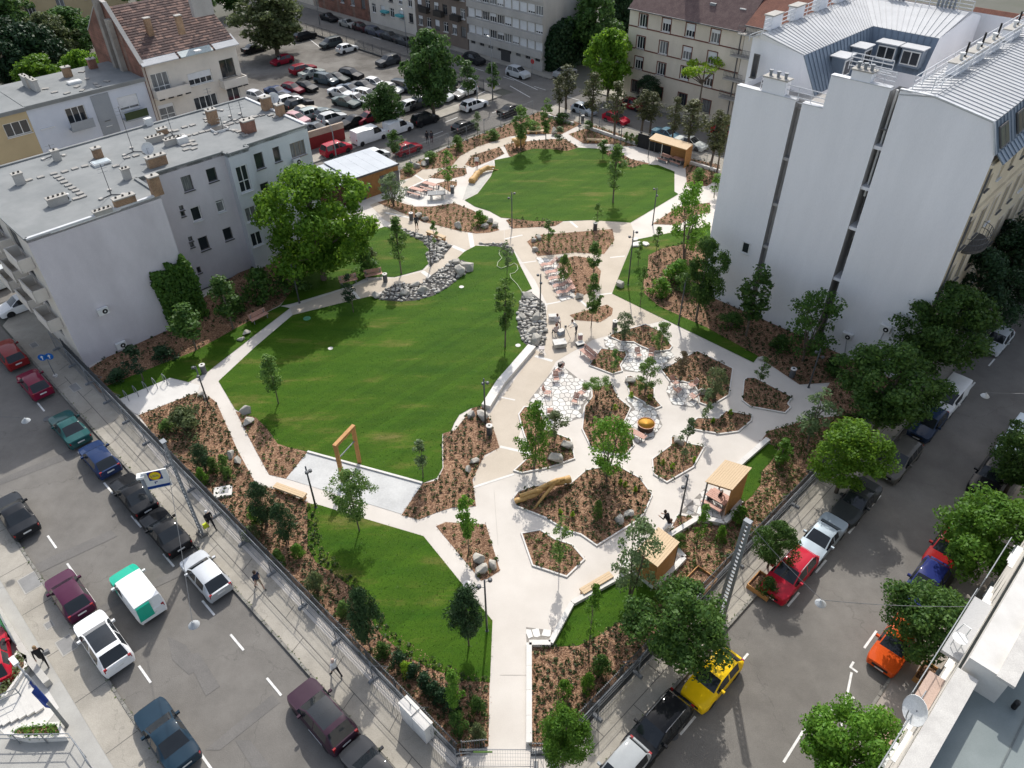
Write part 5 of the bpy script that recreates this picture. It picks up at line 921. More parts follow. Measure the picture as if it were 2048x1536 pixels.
# ---------------------------------------------------------------- bins
_bm = {}
def bin_(px, label):
    if not _bm:
        b = MB(); b.lathe([(.23, 0), (.23, .82), (.20, .84)], 16, m=steel_dark); o = b.build('drum', steel_dark, smooth=True, ang=40); _bm['d'] = o.data; bpy.data.objects.remove(o); b = MB(); b.lathe([(.255, .84), (.255, .90), (.13, .92)], 16, m=white_conc); o = b.build('lid', M('bin_lid', (.70, .70, .68), rough=.5), ang=40); _bm['l'] = o.data; bpy.data.objects.remove(o); b = MB(); b.lathe([(.10, .921), (.10, .927)], 12, m=black); o = b.build('opening', black); _bm['o'] = o.data; bpy.data.objects.remove(o)
    t = thing('litter_bin', label, 'litter bin', G(*px, PZ), 0, 'round grey litter bins'); link('drum', _bm['d'], parent=t); l = link('lid', _bm['l'], parent=t); link('opening', _bm['o'], parent=l)
for px, lab in [((409, 746), 'litter bin by the lamp at the left lawn corner'), ((979, 868), 'litter bin below the lamp at the seat wall'), ((771, 563), 'litter bin at the left end of the curved stone strip'), ((1190, 460), 'litter bin under the far lawn by a sapling'), ((1229, 658), 'litter bin left of the top kerbed bed'), ((1245, 1146), 'litter bin beside the lower timber pavilion'), ((935, 1185), 'litter bin next to the large pine on the main path'), ((1583, 754), 'litter bin in the shaded bed by the white wall'), ((905, 386), 'litter bin by the picnic terrace'), ((823, 440), 'litter bin above the boulders in the long bark bed'), ((855, 330), 'litter bin on the back path near the service building'), ((1165, 243), 'litter bin at the far entrance')]: bin_(px, lab)
# ---------------------------------------------------------------- seats
def slat_bench(px, rz, label, L=1.8, back=True, group='benches with reddish slats'):
    t = thing('park_bench', label, 'bench', G(*px, PZ), rz, group)
    for i in range(4): b = MB(); b.box((0, -.2+i*.13, .45), (L, .11, .04), m=wood_red); b.build('seat_slat', parent=t)
    if back:
        for i in range(3): b = MB(); b.bar((-L/2, .27+i*.03, .58+i*.13), (L/2, .27+i*.03, .58+i*.13), .035, .11, wood_red); b.build('back_slat', parent=t)
    for s in (-1, 1):
        b = MB(); x = s*(L/2-.2); b.box((x, 0, .41), (.06, .55, .05), m=steel); b.box((x, -.22, .2), (.06, .05, .4), m=steel); b.box((x, .24, .42), (.06, .05, .84 if back else .4), m=steel); b.build('bench_frame', parent=t)
    return t
def beam_bench(px, ang, L, label, h=.5, w_=.5):
    t = thing('beam_bench', label, 'bench', G(*px, PZ), ang, 'solid timber benches')
    for i in range(3): b = MB(); b.box((0, (i-1)*w_/3, h-.09), (L, w_/3-.012, .16), m=wood_pale); b.build('seat_beam', parent=t)
    for s in (-1, 0, 1): b = MB(); b.box((s*L*.42, 0, (h-.17)/2), (.25, w_*.8, h-.17), m=wood); b.build('support', parent=t)
def dirpx(p, q, z=PZ): d = G(*q, z)-G(*p, z); return math.atan2(d.y, d.x), d.length
for p, q, lab in [((552, 978), (612, 1000), 'long timber bench below the exercise pad'), ((855, 469), (890, 482), 'timber bench at the cobbled strip'), ((1054, 268), (1091, 267), 'far timber bench in front of the corner bed'), ((1173, 284), (1210, 286), 'far timber bench right of the entrance path'), ((1163, 1190), (1222, 1155), 'flat timber bench on the wall of the lower small lawn')]:
    a, l = dirpx(p, q); beam_bench(((p[0]+q[0])/2, (p[1]+q[1])/2), a, l, lab, h=.5 if '1163' not in str(p) else .42)
for px, rz, lab in [((748, 556), .35, 'red bench beside the litter bin on the shaded path'), ((520, 641), .85, 'red bench at the left end of the shaded path'), ((698, 568), .4, 'red bench hidden in the shade under the maple'), ((1175, 716), -1.0, 'light slatted bench beside the triangular plaza bed')]: slat_bench(px, rz, lab)
slat_bench((1268, 872), -.72, 'backless slatted bench behind the round fire bowl', back=False, L=2.0)
def chair(px, rz, label, recl=False):
    t = thing('lounge_chair', label, 'chair', G(*px, PZ+.04), rz, 'lounge chairs with reddish slats', (.9, .9, .9))
    for i in range(4): b = MB(); b.bar((-.26, -.3+i*.15, .40-i*.03), (.26, -.3+i*.15, .40-i*.03), .13, .03, wood_red); b.build('seat_slat', parent=t)
    for i in range(4): b = MB(); b.bar((-.26, .28+i*.055, .42+i*.13), (.26, .28+i*.055, .42+i*.13), .12, .03, wood_red, up=(0, -.9, .4)); b.build('back_slat', parent=t)
    b = MB()
    for s in (-1, 1): b.tube([(s*.3, -.33, 0), (s*.3, -.33, .56), (s*.3, .32, .56), (s*.3, .42, 0)], .02, 6, steel)
    b.build('chair_frame', parent=t)
for px, rz, lab in [((1118, 745), -.6, 'chair with a bag at the top of the stone patio'), ((1112, 762), .1, 'chair directly below the chair with the bag'), ((1094, 790), 1.2, 'single chair at the left side of the stone patio'), ((1164, 790), -.8, 'upper chair of the pair at the right of the stone patio'), ((1150, 806), -.4, 'lower chair of the pair at the right of the stone patio'), ((1100, 828), PI, 'chair seen from behind at the bottom of the stone patio'), ((1276, 714), .2, 'left chair on the upper stone patio'), ((1302, 714), -.2, 'right chair on the upper stone patio'), ((1349, 770), .6, 'top left chair of the four on the round stone patio'), ((1384, 775), -1.2, 'top right chair of the four on the round stone patio'), ((1354, 786), 2.2, 'bottom left chair of the four on the round stone patio'), ((1386, 798), -2.4, 'bottom right chair of the four on the round stone patio')]: chair(px, rz, lab)
b = MB(); g = G(1122, 740, PZ); b.box((g.x, g.y, .75), (.5, .3, .35), .5, black); tag(b.build('shoulder_bag'), 'black bag on the topmost patio chair', 'bag')
def lounger(px, rz, label):
    t = thing('sun_lounger', label, 'sun lounger', G(*px, PZ+.04), rz, 'wooden loungers in a slanted row')
    prof = [(-.95, .30), (-.6, .42), (-.2, .34), (.15, .36), (.45, .62), (.85, .92)]
    for i in range(len(prof)-1):
        (x0, z0), (x1, z1) = prof[i], prof[i+1]; n = 3
        for k in range(n): f = (k+.5)/n; x, z = x0+(x1-x0)*f, z0+(z1-z0)*f; d = Vector((x1-x0, 0, z1-z0)).normalized(); b = MB(); b.bar((x, -.27, z), (x, .27, z), .105, .03, wood_red, up=(-d.z, 0, d.x)); b.build('slat', parent=t)
    b = MB()
    for s in (-1, 1): b.bar((-.6, s*.25, .38), (.15, s*.25, .32), .03, .04, steel); b.bar((-.5, s*.25, 0), (-.5, s*.25, .38), .04, .04, steel); b.bar((.35, s*.25, 0), (.35, s*.25, .5), .04, .04, steel)
    b.build('lounger_frame', parent=t)
for px, lab in [((1099, 533), 'first lounger at the top of the slanted row'), ((1108, 548), 'second lounger from the top of the slanted row'), ((1115, 560), 'middle lounger of the slanted row'), ((1124, 575), 'fourth lounger from the top of the slanted row'), ((1131, 588), 'last lounger at the bottom of the slanted row')]: lounger(px, .32, lab)
for k, (p, q) in enumerate((((1128, 545), (1132, 552)), ((1136, 562), (1141, 571)), ((1143, 576), (1147, 583)))):
    t = thing('timber_edge', ('upper', 'middle', 'lower')[k]+' reddish timber seat edge behind the loungers by the bark bed', 'bench edge', G(*p, PZ), 0, 'timber seat edges behind the loungers'); b = MB(); d = G(*q, PZ)-G(*p, PZ); b.bar((0, 0, .3), (d.x, d.y, .3), .45, .08, wood_red); b.build('seat_board', parent=t); b = MB(); b.bar((0, 0, .13), (d.x, d.y, .13), .3, .25, white_conc); b.build('seat_base', parent=t)
def picnic(px, rz, label):
    t = thing('picnic_table', label, 'picnic table', G(*px, PZ), rz, 'picnic tables with benches', (.85, .85, .95))
    for i in range(5): b = MB(); b.box((0, -.32+i*.16, .75), (2.2, .14, .05), m=wood_red); b.build('table_board', parent=t)
    for s in (-1, 1):
        for i in range(2): b = MB(); b.box((0, s*(.75+i*.15), .45), (2.2, .13, .04), m=wood_red); b.build('bench_board', parent=t)
        b = MB(); x = s*.95; b.box((x, 0, .70), (.07, .8, .05), m=steel); b.box((x, -.38, .36), (.07, .06, .7), m=steel); b.box((x, .38, .36), (.07, .06, .7), m=steel); b.box((x, -.82, .21), (.07, .3, .42), m=steel); b.box((x, .82, .21), (.07, .3, .42), m=steel); b.build('table_frame', parent=t)
picnic((835, 389), -.55, 'left picnic table on the far terrace'); picnic((860, 378), -.55, 'right picnic table on the far terrace')
t = thing('table_tennis_table', 'concrete table with a dark top beside the picnic tables', 'table', G(874, 398, PZ), .1); b = MB(); b.box((0, 0, .76), (2.1, 1.1, .08), m=steel_dark); b.build('table_top', parent=t); b = MB(); b.box((0, 0, .80), (.06, 1.2, .12), m=steel); b.build('net', parent=t)
for s in (-1, 1): b = MB(); b.box((s*.65, 0, .36), (.3, .8, .72), m=white_conc); b.build('leg', parent=t)
# round bowl
t = thing('fire_bowl', 'round rusty bowl with a golden dish on the stone patio', 'fire bowl', G(1291, 857, PZ+.04), 0); R_ = 17*mpp((1291, 857)); corten = M('rust_steel', (.22, .085, .045), (.30, .14, .085), scale=3, rough=.7)
b = MB(); b.lathe([(R_*.9, 0), (R_*.98, .38), (R_*1.02, .55), (R_*.99, .56), (R_*.97, .50)], 32, m=M('bowl_side', (.045, .028, .022), (.08, .04, .03), rough=.7), cap=False); b.build('bowl', parent=t, smooth=True, ang=40)
b = MB(); b.lathe([(R_*.965, .53), (R_*.7, .46), (R_*.3, .42), (.01, .41)], 32, m=M('golden_dish', (.72, .40, .06), (.60, .28, .035), scale=2, rough=.5)); b.build('dish', parent=t, smooth=True); b = MB(); b.lathe([(R_*.98, .545), (R_*1.04, .555), (R_*1.04, .585), (R_*.97, .585), (R_*.97, .53)], 32, m=M('bowl_rim', (.62, .36, .24), (.5, .28, .18), rough=.6), cap=False); b.build('rim', parent=t)
# timber frame with pull up bar
h = 3.5; P, Q = G(671, 893, h+PZ), G(706, 856, h+PZ); P.z = Q.z = PZ
t = thing('exercise_frame', 'tall timber portal frame with a steel bar on the grey pad', 'exercise frame', P); d = Q-P
for k, v in enumerate((Vector((0, 0, 0)), d)): b = MB(); b.bar(v, v+Vector((0, 0, h)), .26, .26, wood); b.build('post', parent=t)
b = MB(); dd = d.normalized()*.13; b.bar(Vector((0, 0, h+.1))-dd, d+Vector((0, 0, h+.1))+dd, .28, .24, wood); b.build('crossbeam', parent=t); b = MB(); b.tube([Vector((0, 0, 2.3)), d+Vector((0, 0, 2.3))], .05, 8, steel); b.build('pull_up_bar', parent=t)
# climbing logs
def limb_log(label, pts_, rs, extra=(), cat='climbing log'):
    t = thing('climbing_log', label, cat, pts_[0]); o = Vector(pts_[0]); b = MB(); n = 10; P_ = []; R2 = []
    for i in range(len(pts_)-1):
        for k in range(n): f = k/n; v = Vector(pts_[i]).lerp(Vector(pts_[i+1]), f)-o; P_.append(v+Vector((0, 0, .04*math.sin(i*3+k*1.1)))); R2.append((rs[i]+(rs[i+1]-rs[i])*f)*(1+.10*math.sin(k*1.7+i*2)))
    P_.append(Vector(pts_[-1])-o); R2.append(rs[-1]); b.tube(P_, R2, 12, log_wood); b.build('trunk', parent=t, smooth=True, ang=50)
    for p, q, r0, r1 in extra: b = MB(); p, q = Vector(p)-o, Vector(q)-o; b.tube([p, p.lerp(q, .5)+Vector((.05, .05, .08)), q], [r0, (r0+r1)/2, r1], 8, log_wood); b.build('branch', parent=t, smooth=True)
def gz(px, z): return G(px[0], px[1], z)
limb_log('large peeled log with crossing branches lying over the biggest bed', [gz((1030, 1003), .35), gz((1068, 990), .55), gz((1100, 968), .75), gz((1140, 958), .62)], [.20, .18, .19, .30], [(gz((1110, 965), .95), gz((1068, 1018), .15), .16, .08), (gz((1062, 985), .75), gz((1118, 962), 1.0), .14, .18), (gz((1095, 968), 1.1), gz((1128, 958), .95), .13, .16), (gz((1040, 992), .6), gz((1085, 980), .95), .15, .12)])
limb_log('curved peeled log in the far sandpit', [gz((943, 363), .4), gz((955, 347), .5), gz((972, 335), .7), gz((990, 334), .5)], [.42, .36, .28, .10], [(gz((968, 340), .6), gz((997, 340), .1), .14, .06)])
limb_log('short thick yellow log standing on branches by the far bench', [gz((1029, 286), .9), gz((1040, 280), 1.2), gz((1050, 272), 1.5)], [.6, .62, .4], [(gz((1034, 285), 1.0), gz((1033, 294), .05), .16, .1), (gz((1046, 280), 1.1), gz((1048, 292), .05), .16, .1), (gz((1042, 284), 1.0), gz((1043, 295), .05), .14, .1)])
# ---------------------------------------------------------------- timber pavilions
def pavilion(corners, roof_h, label, wallsides, posts, plank=.14, floor=True):
    q = [G(x, y, PZ) for x, y in corners]; o = q[0]; t = thing('timber_pavilion', label, 'pavilion', o); q = [v-o for v in q]
    u = (q[1]-q[0]); L = u.length; u.normalize(); w = (q[3]-q[0]); Wd = w.length; w.normalize()
    n = max(3, int(L/plank/1.0))
    for i in range(n):
        b = MB(); a = -.12+(L+.24)*i/n; c = -.12+(L+.24)*(i+1)/n-.012; P0 = u*a-w*.15; P1 = u*c-w*.15; P2 = u*c+w*(Wd+.15); P3 = u*a+w*(Wd+.15); b.hexa([(p.x, p.y, roof_h) for p in (P0, P1, P2, P3)]+[(p.x, p.y, roof_h+.05) for p in (P0, P1, P2, P3)], wood_pale); b.build('roof_board', parent=t)
    b = MB()
    for p, r in ((q[0], q[1]), (q[1], q[2]), (q[2], q[3]), (q[3], q[0])): b.bar(p+Vector((0, 0, roof_h-.1)), r+Vector((0, 0, roof_h-.1)), .08, .18, wood)
    b.build('roof_frame', parent=t)
    for i in wallsides:
        p, r = q[i], q[(i+1) % 4]; d = r-p; n = int(d.length/.16)
        for k in range(n): b = MB(); a, c = p+d*(k/n), p+d*((k+1)/n)-d.normalized()*.012; b.bar(a.lerp(c, 0)+Vector((0, 0, roof_h/2)), c+Vector((0, 0, roof_h/2)), .05, roof_h-.06, wood); b.build('wall_plank', parent=t)
    for i in posts: b = MB(); b.bar(q[i], q[i]+Vector((0, 0, roof_h)), .09, .09, steel_dark); b.build('post', parent=t)
    return t, q
pavilion([(1403, 1017), (1449, 1032), (1482, 996), (1438, 978)], 2.75, 'upper timber pavilion with tables on the right side of the park', (1,), (0, 3))
pavilion([(1270, 1150), (1306, 1178), (1346, 1135), (1308, 1108)], 2.45, 'lower timber pavilion partly behind a pale tree', (0, 1), (2, 3))
t, q = pavilion([(1296, 315), (1367, 337), (1380, 328), (1308, 305)], 2.5, 'long timber shelter in front of the black panel', (1,), (0, 3))
b = MB(); d = q[2]-q[3]
for k in range(24): a = q[3]+d*(.45+.55*k/24); c = q[3]+d*(.45+.55*(k+1)/24)-d.normalized()*.01; b = MB(); b.bar(a+Vector((0, 0, 1.25)), c+Vector((0, 0, 1.25)), .05, 2.44, wood); b.build('wall_plank', parent=t)
for f in (.35,): b = MB(); p = q[0].lerp(q[1], f); b.bar(p, p+Vector((0, 0, 2.5)), .08, .08, white_conc); b.build('post', parent=t)
P, Q = G(1274.5, 293, PZ), G(1373, 322, PZ); hp_ = ht((1274.5, 293), 264)-PZ; t = thing('display_panel', 'long black panel wall behind the timber shelter', 'panel wall', P); d = Q-P
for k in range(6): b = MB(); a = d*(k/6); c = d*((k+1)/6)-d.normalized()*.02; b.bar(a+Vector((0, 0, hp_/2)), c+Vector((0, 0, hp_/2)), .12, hp_, M('black_panel', (.015, .016, .018), rough=.6)); b.build('panel', parent=t)
def cafe_table(px, rz, label):
    t = thing('timber_table', label, 'table', G(*px, PZ+.04), rz, 'tables with seats under the pavilions')
    for i in range(5): b = MB(); b.box((0, -.32+i*.16, .74), (1.5, .14, .05), m=wood_red); b.build('table_board', parent=t)
    b = MB()
    for s in (-1, 1): b.box((s*.6, 0, .36), (.07, .6, .72), m=steel)
    b.build('table_frame', parent=t)
    for s in (-1, 1): b = MB(); b.box((0, s*.7, .43), (1.5, .32, .06), m=wood_red); b.build('bench_seat', parent=t); b = MB(); b.box((0, s*.7, .2), (1.2, .06, .4), m=steel); b.build('bench_leg', parent=t)
cafe_table((1432, 1008), -.75, 'table under the upper timber pavilion'); cafe_table((1330, 322), -.8, 'left table under the long timber shelter'); cafe_table((1355, 328), -.8, 'right table under the long timber shelter')
# service building -------------------------------------------------
def box_building(name, label, cat, base_px, h, mat, roofm, rim=.12):
    q = [G(x, y, PZ) for x, y in base_px]; o = q[0]; t = thing(name, label, cat, o); q = [v-o for v in q]; return t, q
t, q = box_building('service_building', 'low wood clad service building with a pale metal roof', 'service building', [(712, 405), (800, 374), (760, 345), (668, 368)], 3, wood, steel)
h = 2.9; u = (q[1]-q[0]); L = u.length; un = u.normalized(); nrm = Vector((un.y, -un.x, 0)); depth = (q[3]-q[0]).dot(-nrm)
def sb(s, d, z): v = un*s-nrm*d; return (v.x, v.y, z)
n = int(L/.2)
for k in range(n): b = MB(); b.bar(Vector(sb(L*k/n, 0, h/2)), Vector(sb(L*(k+1)/n-.015, 0, h/2)), .06, h, M('amber_cladding', (.34, .17, .06), (.27, .125, .042), scale=2, rough=.7)); b.build('cladding_board', parent=t)
b = MB(); b.hexa([sb(0, .05, 0), sb(L, .05, 0), sb(L, depth, 0), sb(0, depth, 0), sb(0, .05, h), sb(L, .05, h), sb(L, depth, h), sb(0, depth, h)], steel_dark); b.build('wall', parent=t)
pale_roof = M('pale_metal_roof', (.52, .545, .57), (.46, .485, .51), scale=.4, rough=.85, spec=.15)
for k in range(5): b = MB(); a, c = -.1+(L+.2)*k/5, -.1+(L+.2)*(k+1)/5-.02; b.hexa([sb(a, -.15, h), sb(c, -.15, h), sb(c, depth+.15, h), sb(a, depth+.15, h), sb(a, -.15, h+.1), sb(c, -.15, h+.1), sb(c, depth+.15, h+.1), sb(a, depth+.15, h+.1)], pale_roof); b.build('roof_panel', parent=t)
b = MB(); b.bar(Vector(sb(-.1, -.18, h+.06)), Vector(sb(L+.1, -.18, h+.06)), .06, .22, steel_dark); b.build('gutter', parent=t)
for s, w_, z, hh in ((.6, 1.0, 1.1, 2.2), (L*.62, 1.2, 1.1, 2.2), (L*.86, 1.2, 1.1, 2.2), (L*.27, .5, 1.5, .6)): b = MB(); b.bar(Vector(sb(s-w_/2+.3, -.06, z)), Vector(sb(s+w_/2+.3, -.06, z)), .05, hh, steel_dark); b.build('door' if hh > 1 else 'notice_board', parent=t)
# second part with lower roof
t2 = thing('service_annex', 'dark annex with a pale roof left of the service building', 'service building', G(712, 405, PZ)); b = MB()
def sc(s, d, z): v = un*s-nrm*d; return (v.x, v.y, z)
b.hexa([sc(-7.5, .2, 0), sc(-.05, .2, 0), sc(-.05, depth, 0), sc(-7.5, depth, 0), sc(-7.5, .2, 2.7), sc(-.05, .2, 2.7), sc(-.05, depth, 2.7), sc(-7.5, depth, 2.7)], M('dark_brown_wood', (.06, .03, .018), rough=.8)); b.build('wall', parent=t2)
for k in range(4): b = MB(); a, c = -7.6+7.5*k/4, -7.6+7.5*(k+1)/4-.02; b.hexa([sc(a, -.05, 2.7), sc(c, -.05, 2.7), sc(c, depth+.1, 2.7), sc(a, depth+.1, 2.7), sc(a, -.05, 2.8), sc(c, -.05, 2.8), sc(c, depth+.1, 2.8), sc(a, depth+.1, 2.8)], pale_roof); b.build('roof_panel', parent=t2)
# red boundary wall beside the vans
t = thing('boundary_wall', 'red and beige wall piece behind the apartment roof', 'wall', G(618, 300, PZ)); d = G(690, 278, PZ)-G(618, 300, PZ); b = MB(); b.bar((0, 0, .8), (d.x, d.y, .8), .3, 1.6, M('red_paint', (.20, .02, .02), rough=.7)); b.build('lower_wall', parent=t); b = MB(); b.bar((0, 0, 2.0), (d.x, d.y, 2.0), .32, .8, M('beige_render', (.45, .36, .28), rough=.8)); b.build('upper_wall', parent=t)
# ---------------------------------------------------------------- bicycle stands, covers, hose, small things
for k, px in enumerate([(255, 799), (274, 790), (293, 781), (312, 774), (332, 766)]):
    t = thing('bicycle_stand', ['first', 'second', 'third', 'fourth', 'fifth'][k]+' steel bicycle stand from the left on the pale ramp', 'bicycle stand', G(*px, PZ), ANG_L, 'bicycle stands on the pale ramp'); b = MB(); b.tube([(-.35, 0, 0), (-.35, 0, .75), (-.25, 0, .85), (.25, 0, .85), (.35, 0, .75), (.35, 0, 0)], .03, 8, steel); b.build('hoop', parent=t)
def disc(px, r, m, label): g = G(*px, LZ); b = MB(); b.lathe([(r, 0), (r, .03), (r*.8, .035)], 14, (g.x, g.y, LZ), m); tag(b.build('lawn_cover'), label, 'cover plate', 'round covers in the lawn')
disc((661, 697), .22, white_conc, 'white cover left of the middle of the big lawn'); disc((923, 574), .24, white_conc, 'white cover near the curved stone strip'); disc((1036, 691), .24, white_conc, 'white cover beside the stone pile'); disc((614, 637), .35, M('green_cover', (.10, .28, .16), rough=.6), 'green cover in the shaded part of the big lawn')
for px, lab in (((1276, 983), 'upper pale green lid in the log bed'), ((1253, 993), 'white lid in the log bed'), ((1278, 1009), 'lower pale green lid in the log bed')): disc(px, .22, M('mint_lid', (.42, .58, .46), rough=.6), lab)
t = thing('cover_slab', 'square pale concrete slab with a grey inset in the left bed', 'cover slab', G(447, 986, PZ), .25); b = MB(); b.box((0, 0, .10), (1.25, 1.0, .2), m=white_conc); b.build('slab', parent=t); b = MB(); b.box((.08, .02, .205), (.62, .5, .02), m=M('grey_inset', (.36, .36, .36))); b.build('inset', parent=t)
b = MB(); hp = [(1000, 500), (998, 508), (1004, 516), (996, 524), (994, 532), (1002, 537), (1012, 533), (1022, 530), (1028, 526), (1034, 530), (1036, 538), (1030, 545), (1020, 548), (1022, 556), (1034, 568), (1042, 580), (1044, 586)]
b.tube([G(x, y, LZ+.05) for x, y in hp], .035, 6, M('pale_hose', (.48, .55, .34), rough=.5)); tag(b.build('garden_hose', smooth=True), 'pale garden hose curling over the tip of the big lawn', 'hose')
t = thing('utility_cabinet', 'white double electricity cabinet by the left pavement', 'cabinet', G(836, 1455, PZ), ANG_L)
for s in (-1, 1): b = MB(); b.box((s*.52, 0, .8), (1.0, .55, 1.6+.1*s), m=white_frame); b.build('cabinet', parent=t); b = MB(); b.box((s*.52, 0, 1.63+.05*s), (1.06, .62, .05), m=white_conc); b.build('lid', parent=t)
# ---------------------------------------------------------------- lattice masts, hanging street lights, signs
def mast(base, ty, tx, label):
    h = ht(base, ty, tx)-PZ; t = thing('lattice_mast', label, 'mast', G(*base, PZ), ANG_L, 'steel lattice masts on the pavements'); b = MB()
    for s in (-1, 1): b.bar((s*.24, 0, 0), (s*.15, 0, h), .10, .16, steel)
    b.build('channel', parent=t); n = int(h/.32)
    for i in range(n): z = h*(i+.5)/n; w_ = .24-.09*z/h; b = MB(); b.box((0, 0, z), (2*w_, .12, .10), m=steel); b.build('tie_plate', parent=t)
    b = MB(); b.box((0, 0, h+.02), (.42, .3, .08), m=steel); b.build('cap', parent=t); b = MB(); b.box((0, 0, .08), (.75, .45, .16), m=kerbstone); b.build('footing', parent=t); return Vector(G(*base, PZ))+Vector((0, 0, h))
mL = mast((404, 1068), 880, 328, 'lattice mast on the left pavement beside the supermarket sign'); mR = mast((1441, 1229), 1040, 1495, 'lattice mast on the right pavement')
def pendant(px, z, ends, label):
    c = G(px[0], px[1], z); t = thing('hanging_street_light', label, 'street light', c, ANG_R, 'street lights hung over the road'); b = MB(); b.lathe([(.05, .25), (.08, .17), (.23, .07), (.28, 0), (.26, -.02)], 16, m=M('lamp_shade', (.40, .42, .43), rough=.5)); b.build('shade', parent=t, smooth=True, ang=50); b = MB(); b.lathe([(.20, -.02), (.15, -.10), (.02, -.14)], 14, m=white_frame); b.build('diffuser', parent=t, smooth=True)
    for e in ends:
        v = Matrix.Rotation(-ANG_R, 3, 'Z') @ (Vector(e)-c); b = MB(); n = 6; b.tube([Vector((0, 0, .3)).lerp(v, k/n)-Vector((0, 0, 2.0*(k/n)*(1-k/n)*.35)) for k in range(n+1)], .016, 5, steel_dark); b.build('cable', parent=t)
pendant((388, 1250), 7.6, [mL], 'street light hanging over the left street'); pendant((1641, 1207), 7.6, [mR, B(-.5, 29, 10)], 'street light hanging over the near part of the right street')
pendant((1970, 792), 7.4, [B(.3, 50, 10)], 'street light hanging over the far part of the right street'); pendant((52, 842), 7.4, [F(-2.5, 54, 9)], 'street light hanging over the left edge of the left street')
def text_mesh(name, s, size, m, parent, loc, rot, ext=.004):
    cu = bpy.data.curves.new(name, 'FONT'); cu.body = s; cu.size = size; cu.extrude = ext; cu.align_x = 'CENTER'; cu.align_y = 'CENTER'; o = bpy.data.objects.new(name, cu); COL.objects.link(o)
    dg = bpy.context.evaluated_depsgraph_get(); me = bpy.data.meshes.new_from_object(o.evaluated_get(dg)); bpy.data.objects.remove(o); me.materials.clear(); me.materials.append(m); r = link(name, me, None, parent); r.location = loc; r.rotation_euler = rot; return r
blue = M('sign_blue', (.012, .055, .25), rough=.4); yel = M('sign_yellow', (.80, .62, .02), rough=.4); redm = M('sign_red', (.55, .012, .015), rough=.4)
g = G(334, 1012, PZ); t = thing('supermarket_sign', 'square white sign board with a yellow disc on a grey post', 'sign', g, .30); zc = 2.9
b = MB(); b.tube([(-.75, 0, 0), (-.75, 0, zc+.3)], .14, 10, steel); b.build('post', parent=t, smooth=True); b = MB(); b.box((.1, 0, zc-.2), (1.6, .10, 1.6), m=white_frame); b.build('board', parent=t)
b = MB(); b.box((.1, -.06, zc+.2), (.86, .02, .80), m=blue); b.build('emblem_square', parent=t); b = MB(); b.tube([(.1, -.062, zc+.2), (.1, -.085, zc+.2)], .38, 24, redm); b.build('emblem_ring', parent=t); b = MB(); b.tube([(.1, -.07, zc+.2), (.1, -.093, zc+.2)], .35, 24, yel); b.build('emblem_disc', parent=t)
text_mesh('lettering', 'LIDL', .27, blue, t, (.1, -.1, zc+.2), (PI/2, 0, 0)); b = MB(); b.box((.1, -.06, zc-.82), (1.5, .02, .22), m=blue); b.build('text_band', parent=t); b = MB(); b.box((.02, -.06, zc-.38), (.2, .02, .06), m=blue); b.box((-.05, -.06, zc-.46), (.06, .02, .16), m=blue); b.build('arrow', parent=t)
b = MB(); b.box((-.75, 0, zc+.35), (.5, .5, .18), m=white_frame); b.build('light_box', parent=t)
g = G(111, 752, PZ); t = thing('traffic_sign', 'round blue sign with a white arrow on a thin post', 'traffic sign', g, PI/2+.25); b = MB(); hs = ht((111, 752), 712, 88)-PZ; b.tube([(0, 0, 0), (0, 0, hs+.3)], .035, 8, steel); b.build('post', parent=t)
for k, rr_ in enumerate((-.55, .55)):
    b = MB(); b.tube([(-.03, rr_*.5, hs), (-.055, rr_*.5, hs)], .32, 20, M('traffic_blue', (.01, .12, .42), rough=.4)); d = b.build('disc', parent=t); b = MB(); b.bar((-.062, rr_*.5, hs-.2), (-.062, rr_*.5, hs+.05), .07, .012, white_frame, up=(1, 0, 0)); b.add([(-.066, rr_*.5-.13, hs+.03), (-.066, rr_*.5+.13, hs+.03), (-.066, rr_*.5, hs+.2)], [(0, 1, 2)], white_frame); b.build('arrow', parent=d)
b = MB(); b.lathe([(.22, 0), (.18, .12), (.06, .15)], 12, m=white_conc); b.build('footing', parent=t)
for px, ty, lab in (((1064, 150), 118, 'red no entry sign by the grey balcony building'), ((986, 196), 168, 'small yellow green sign on the corner island')):
    g = G(*px, PZ); hh = ht(px, ty)-PZ; t = thing('traffic_sign', lab, 'traffic sign', g, ANG_L); b = MB(); b.tube([(0, 0, 0), (0, 0, hh)], .04, 6, steel); b.build('post', parent=t); b = MB(); b.tube([(0, -.04, hh-.3), (0, -.07, hh-.3)], .38, 18, redm if 'red' in lab else M('sign_lime', (.45, .5, .08))); b.build('disc', parent=t)
    if 'red' in lab: b = MB(); b.box((0, -.08, hh-.3), (.5, .012, .12), m=white_frame); b.build('bar', parent=t)
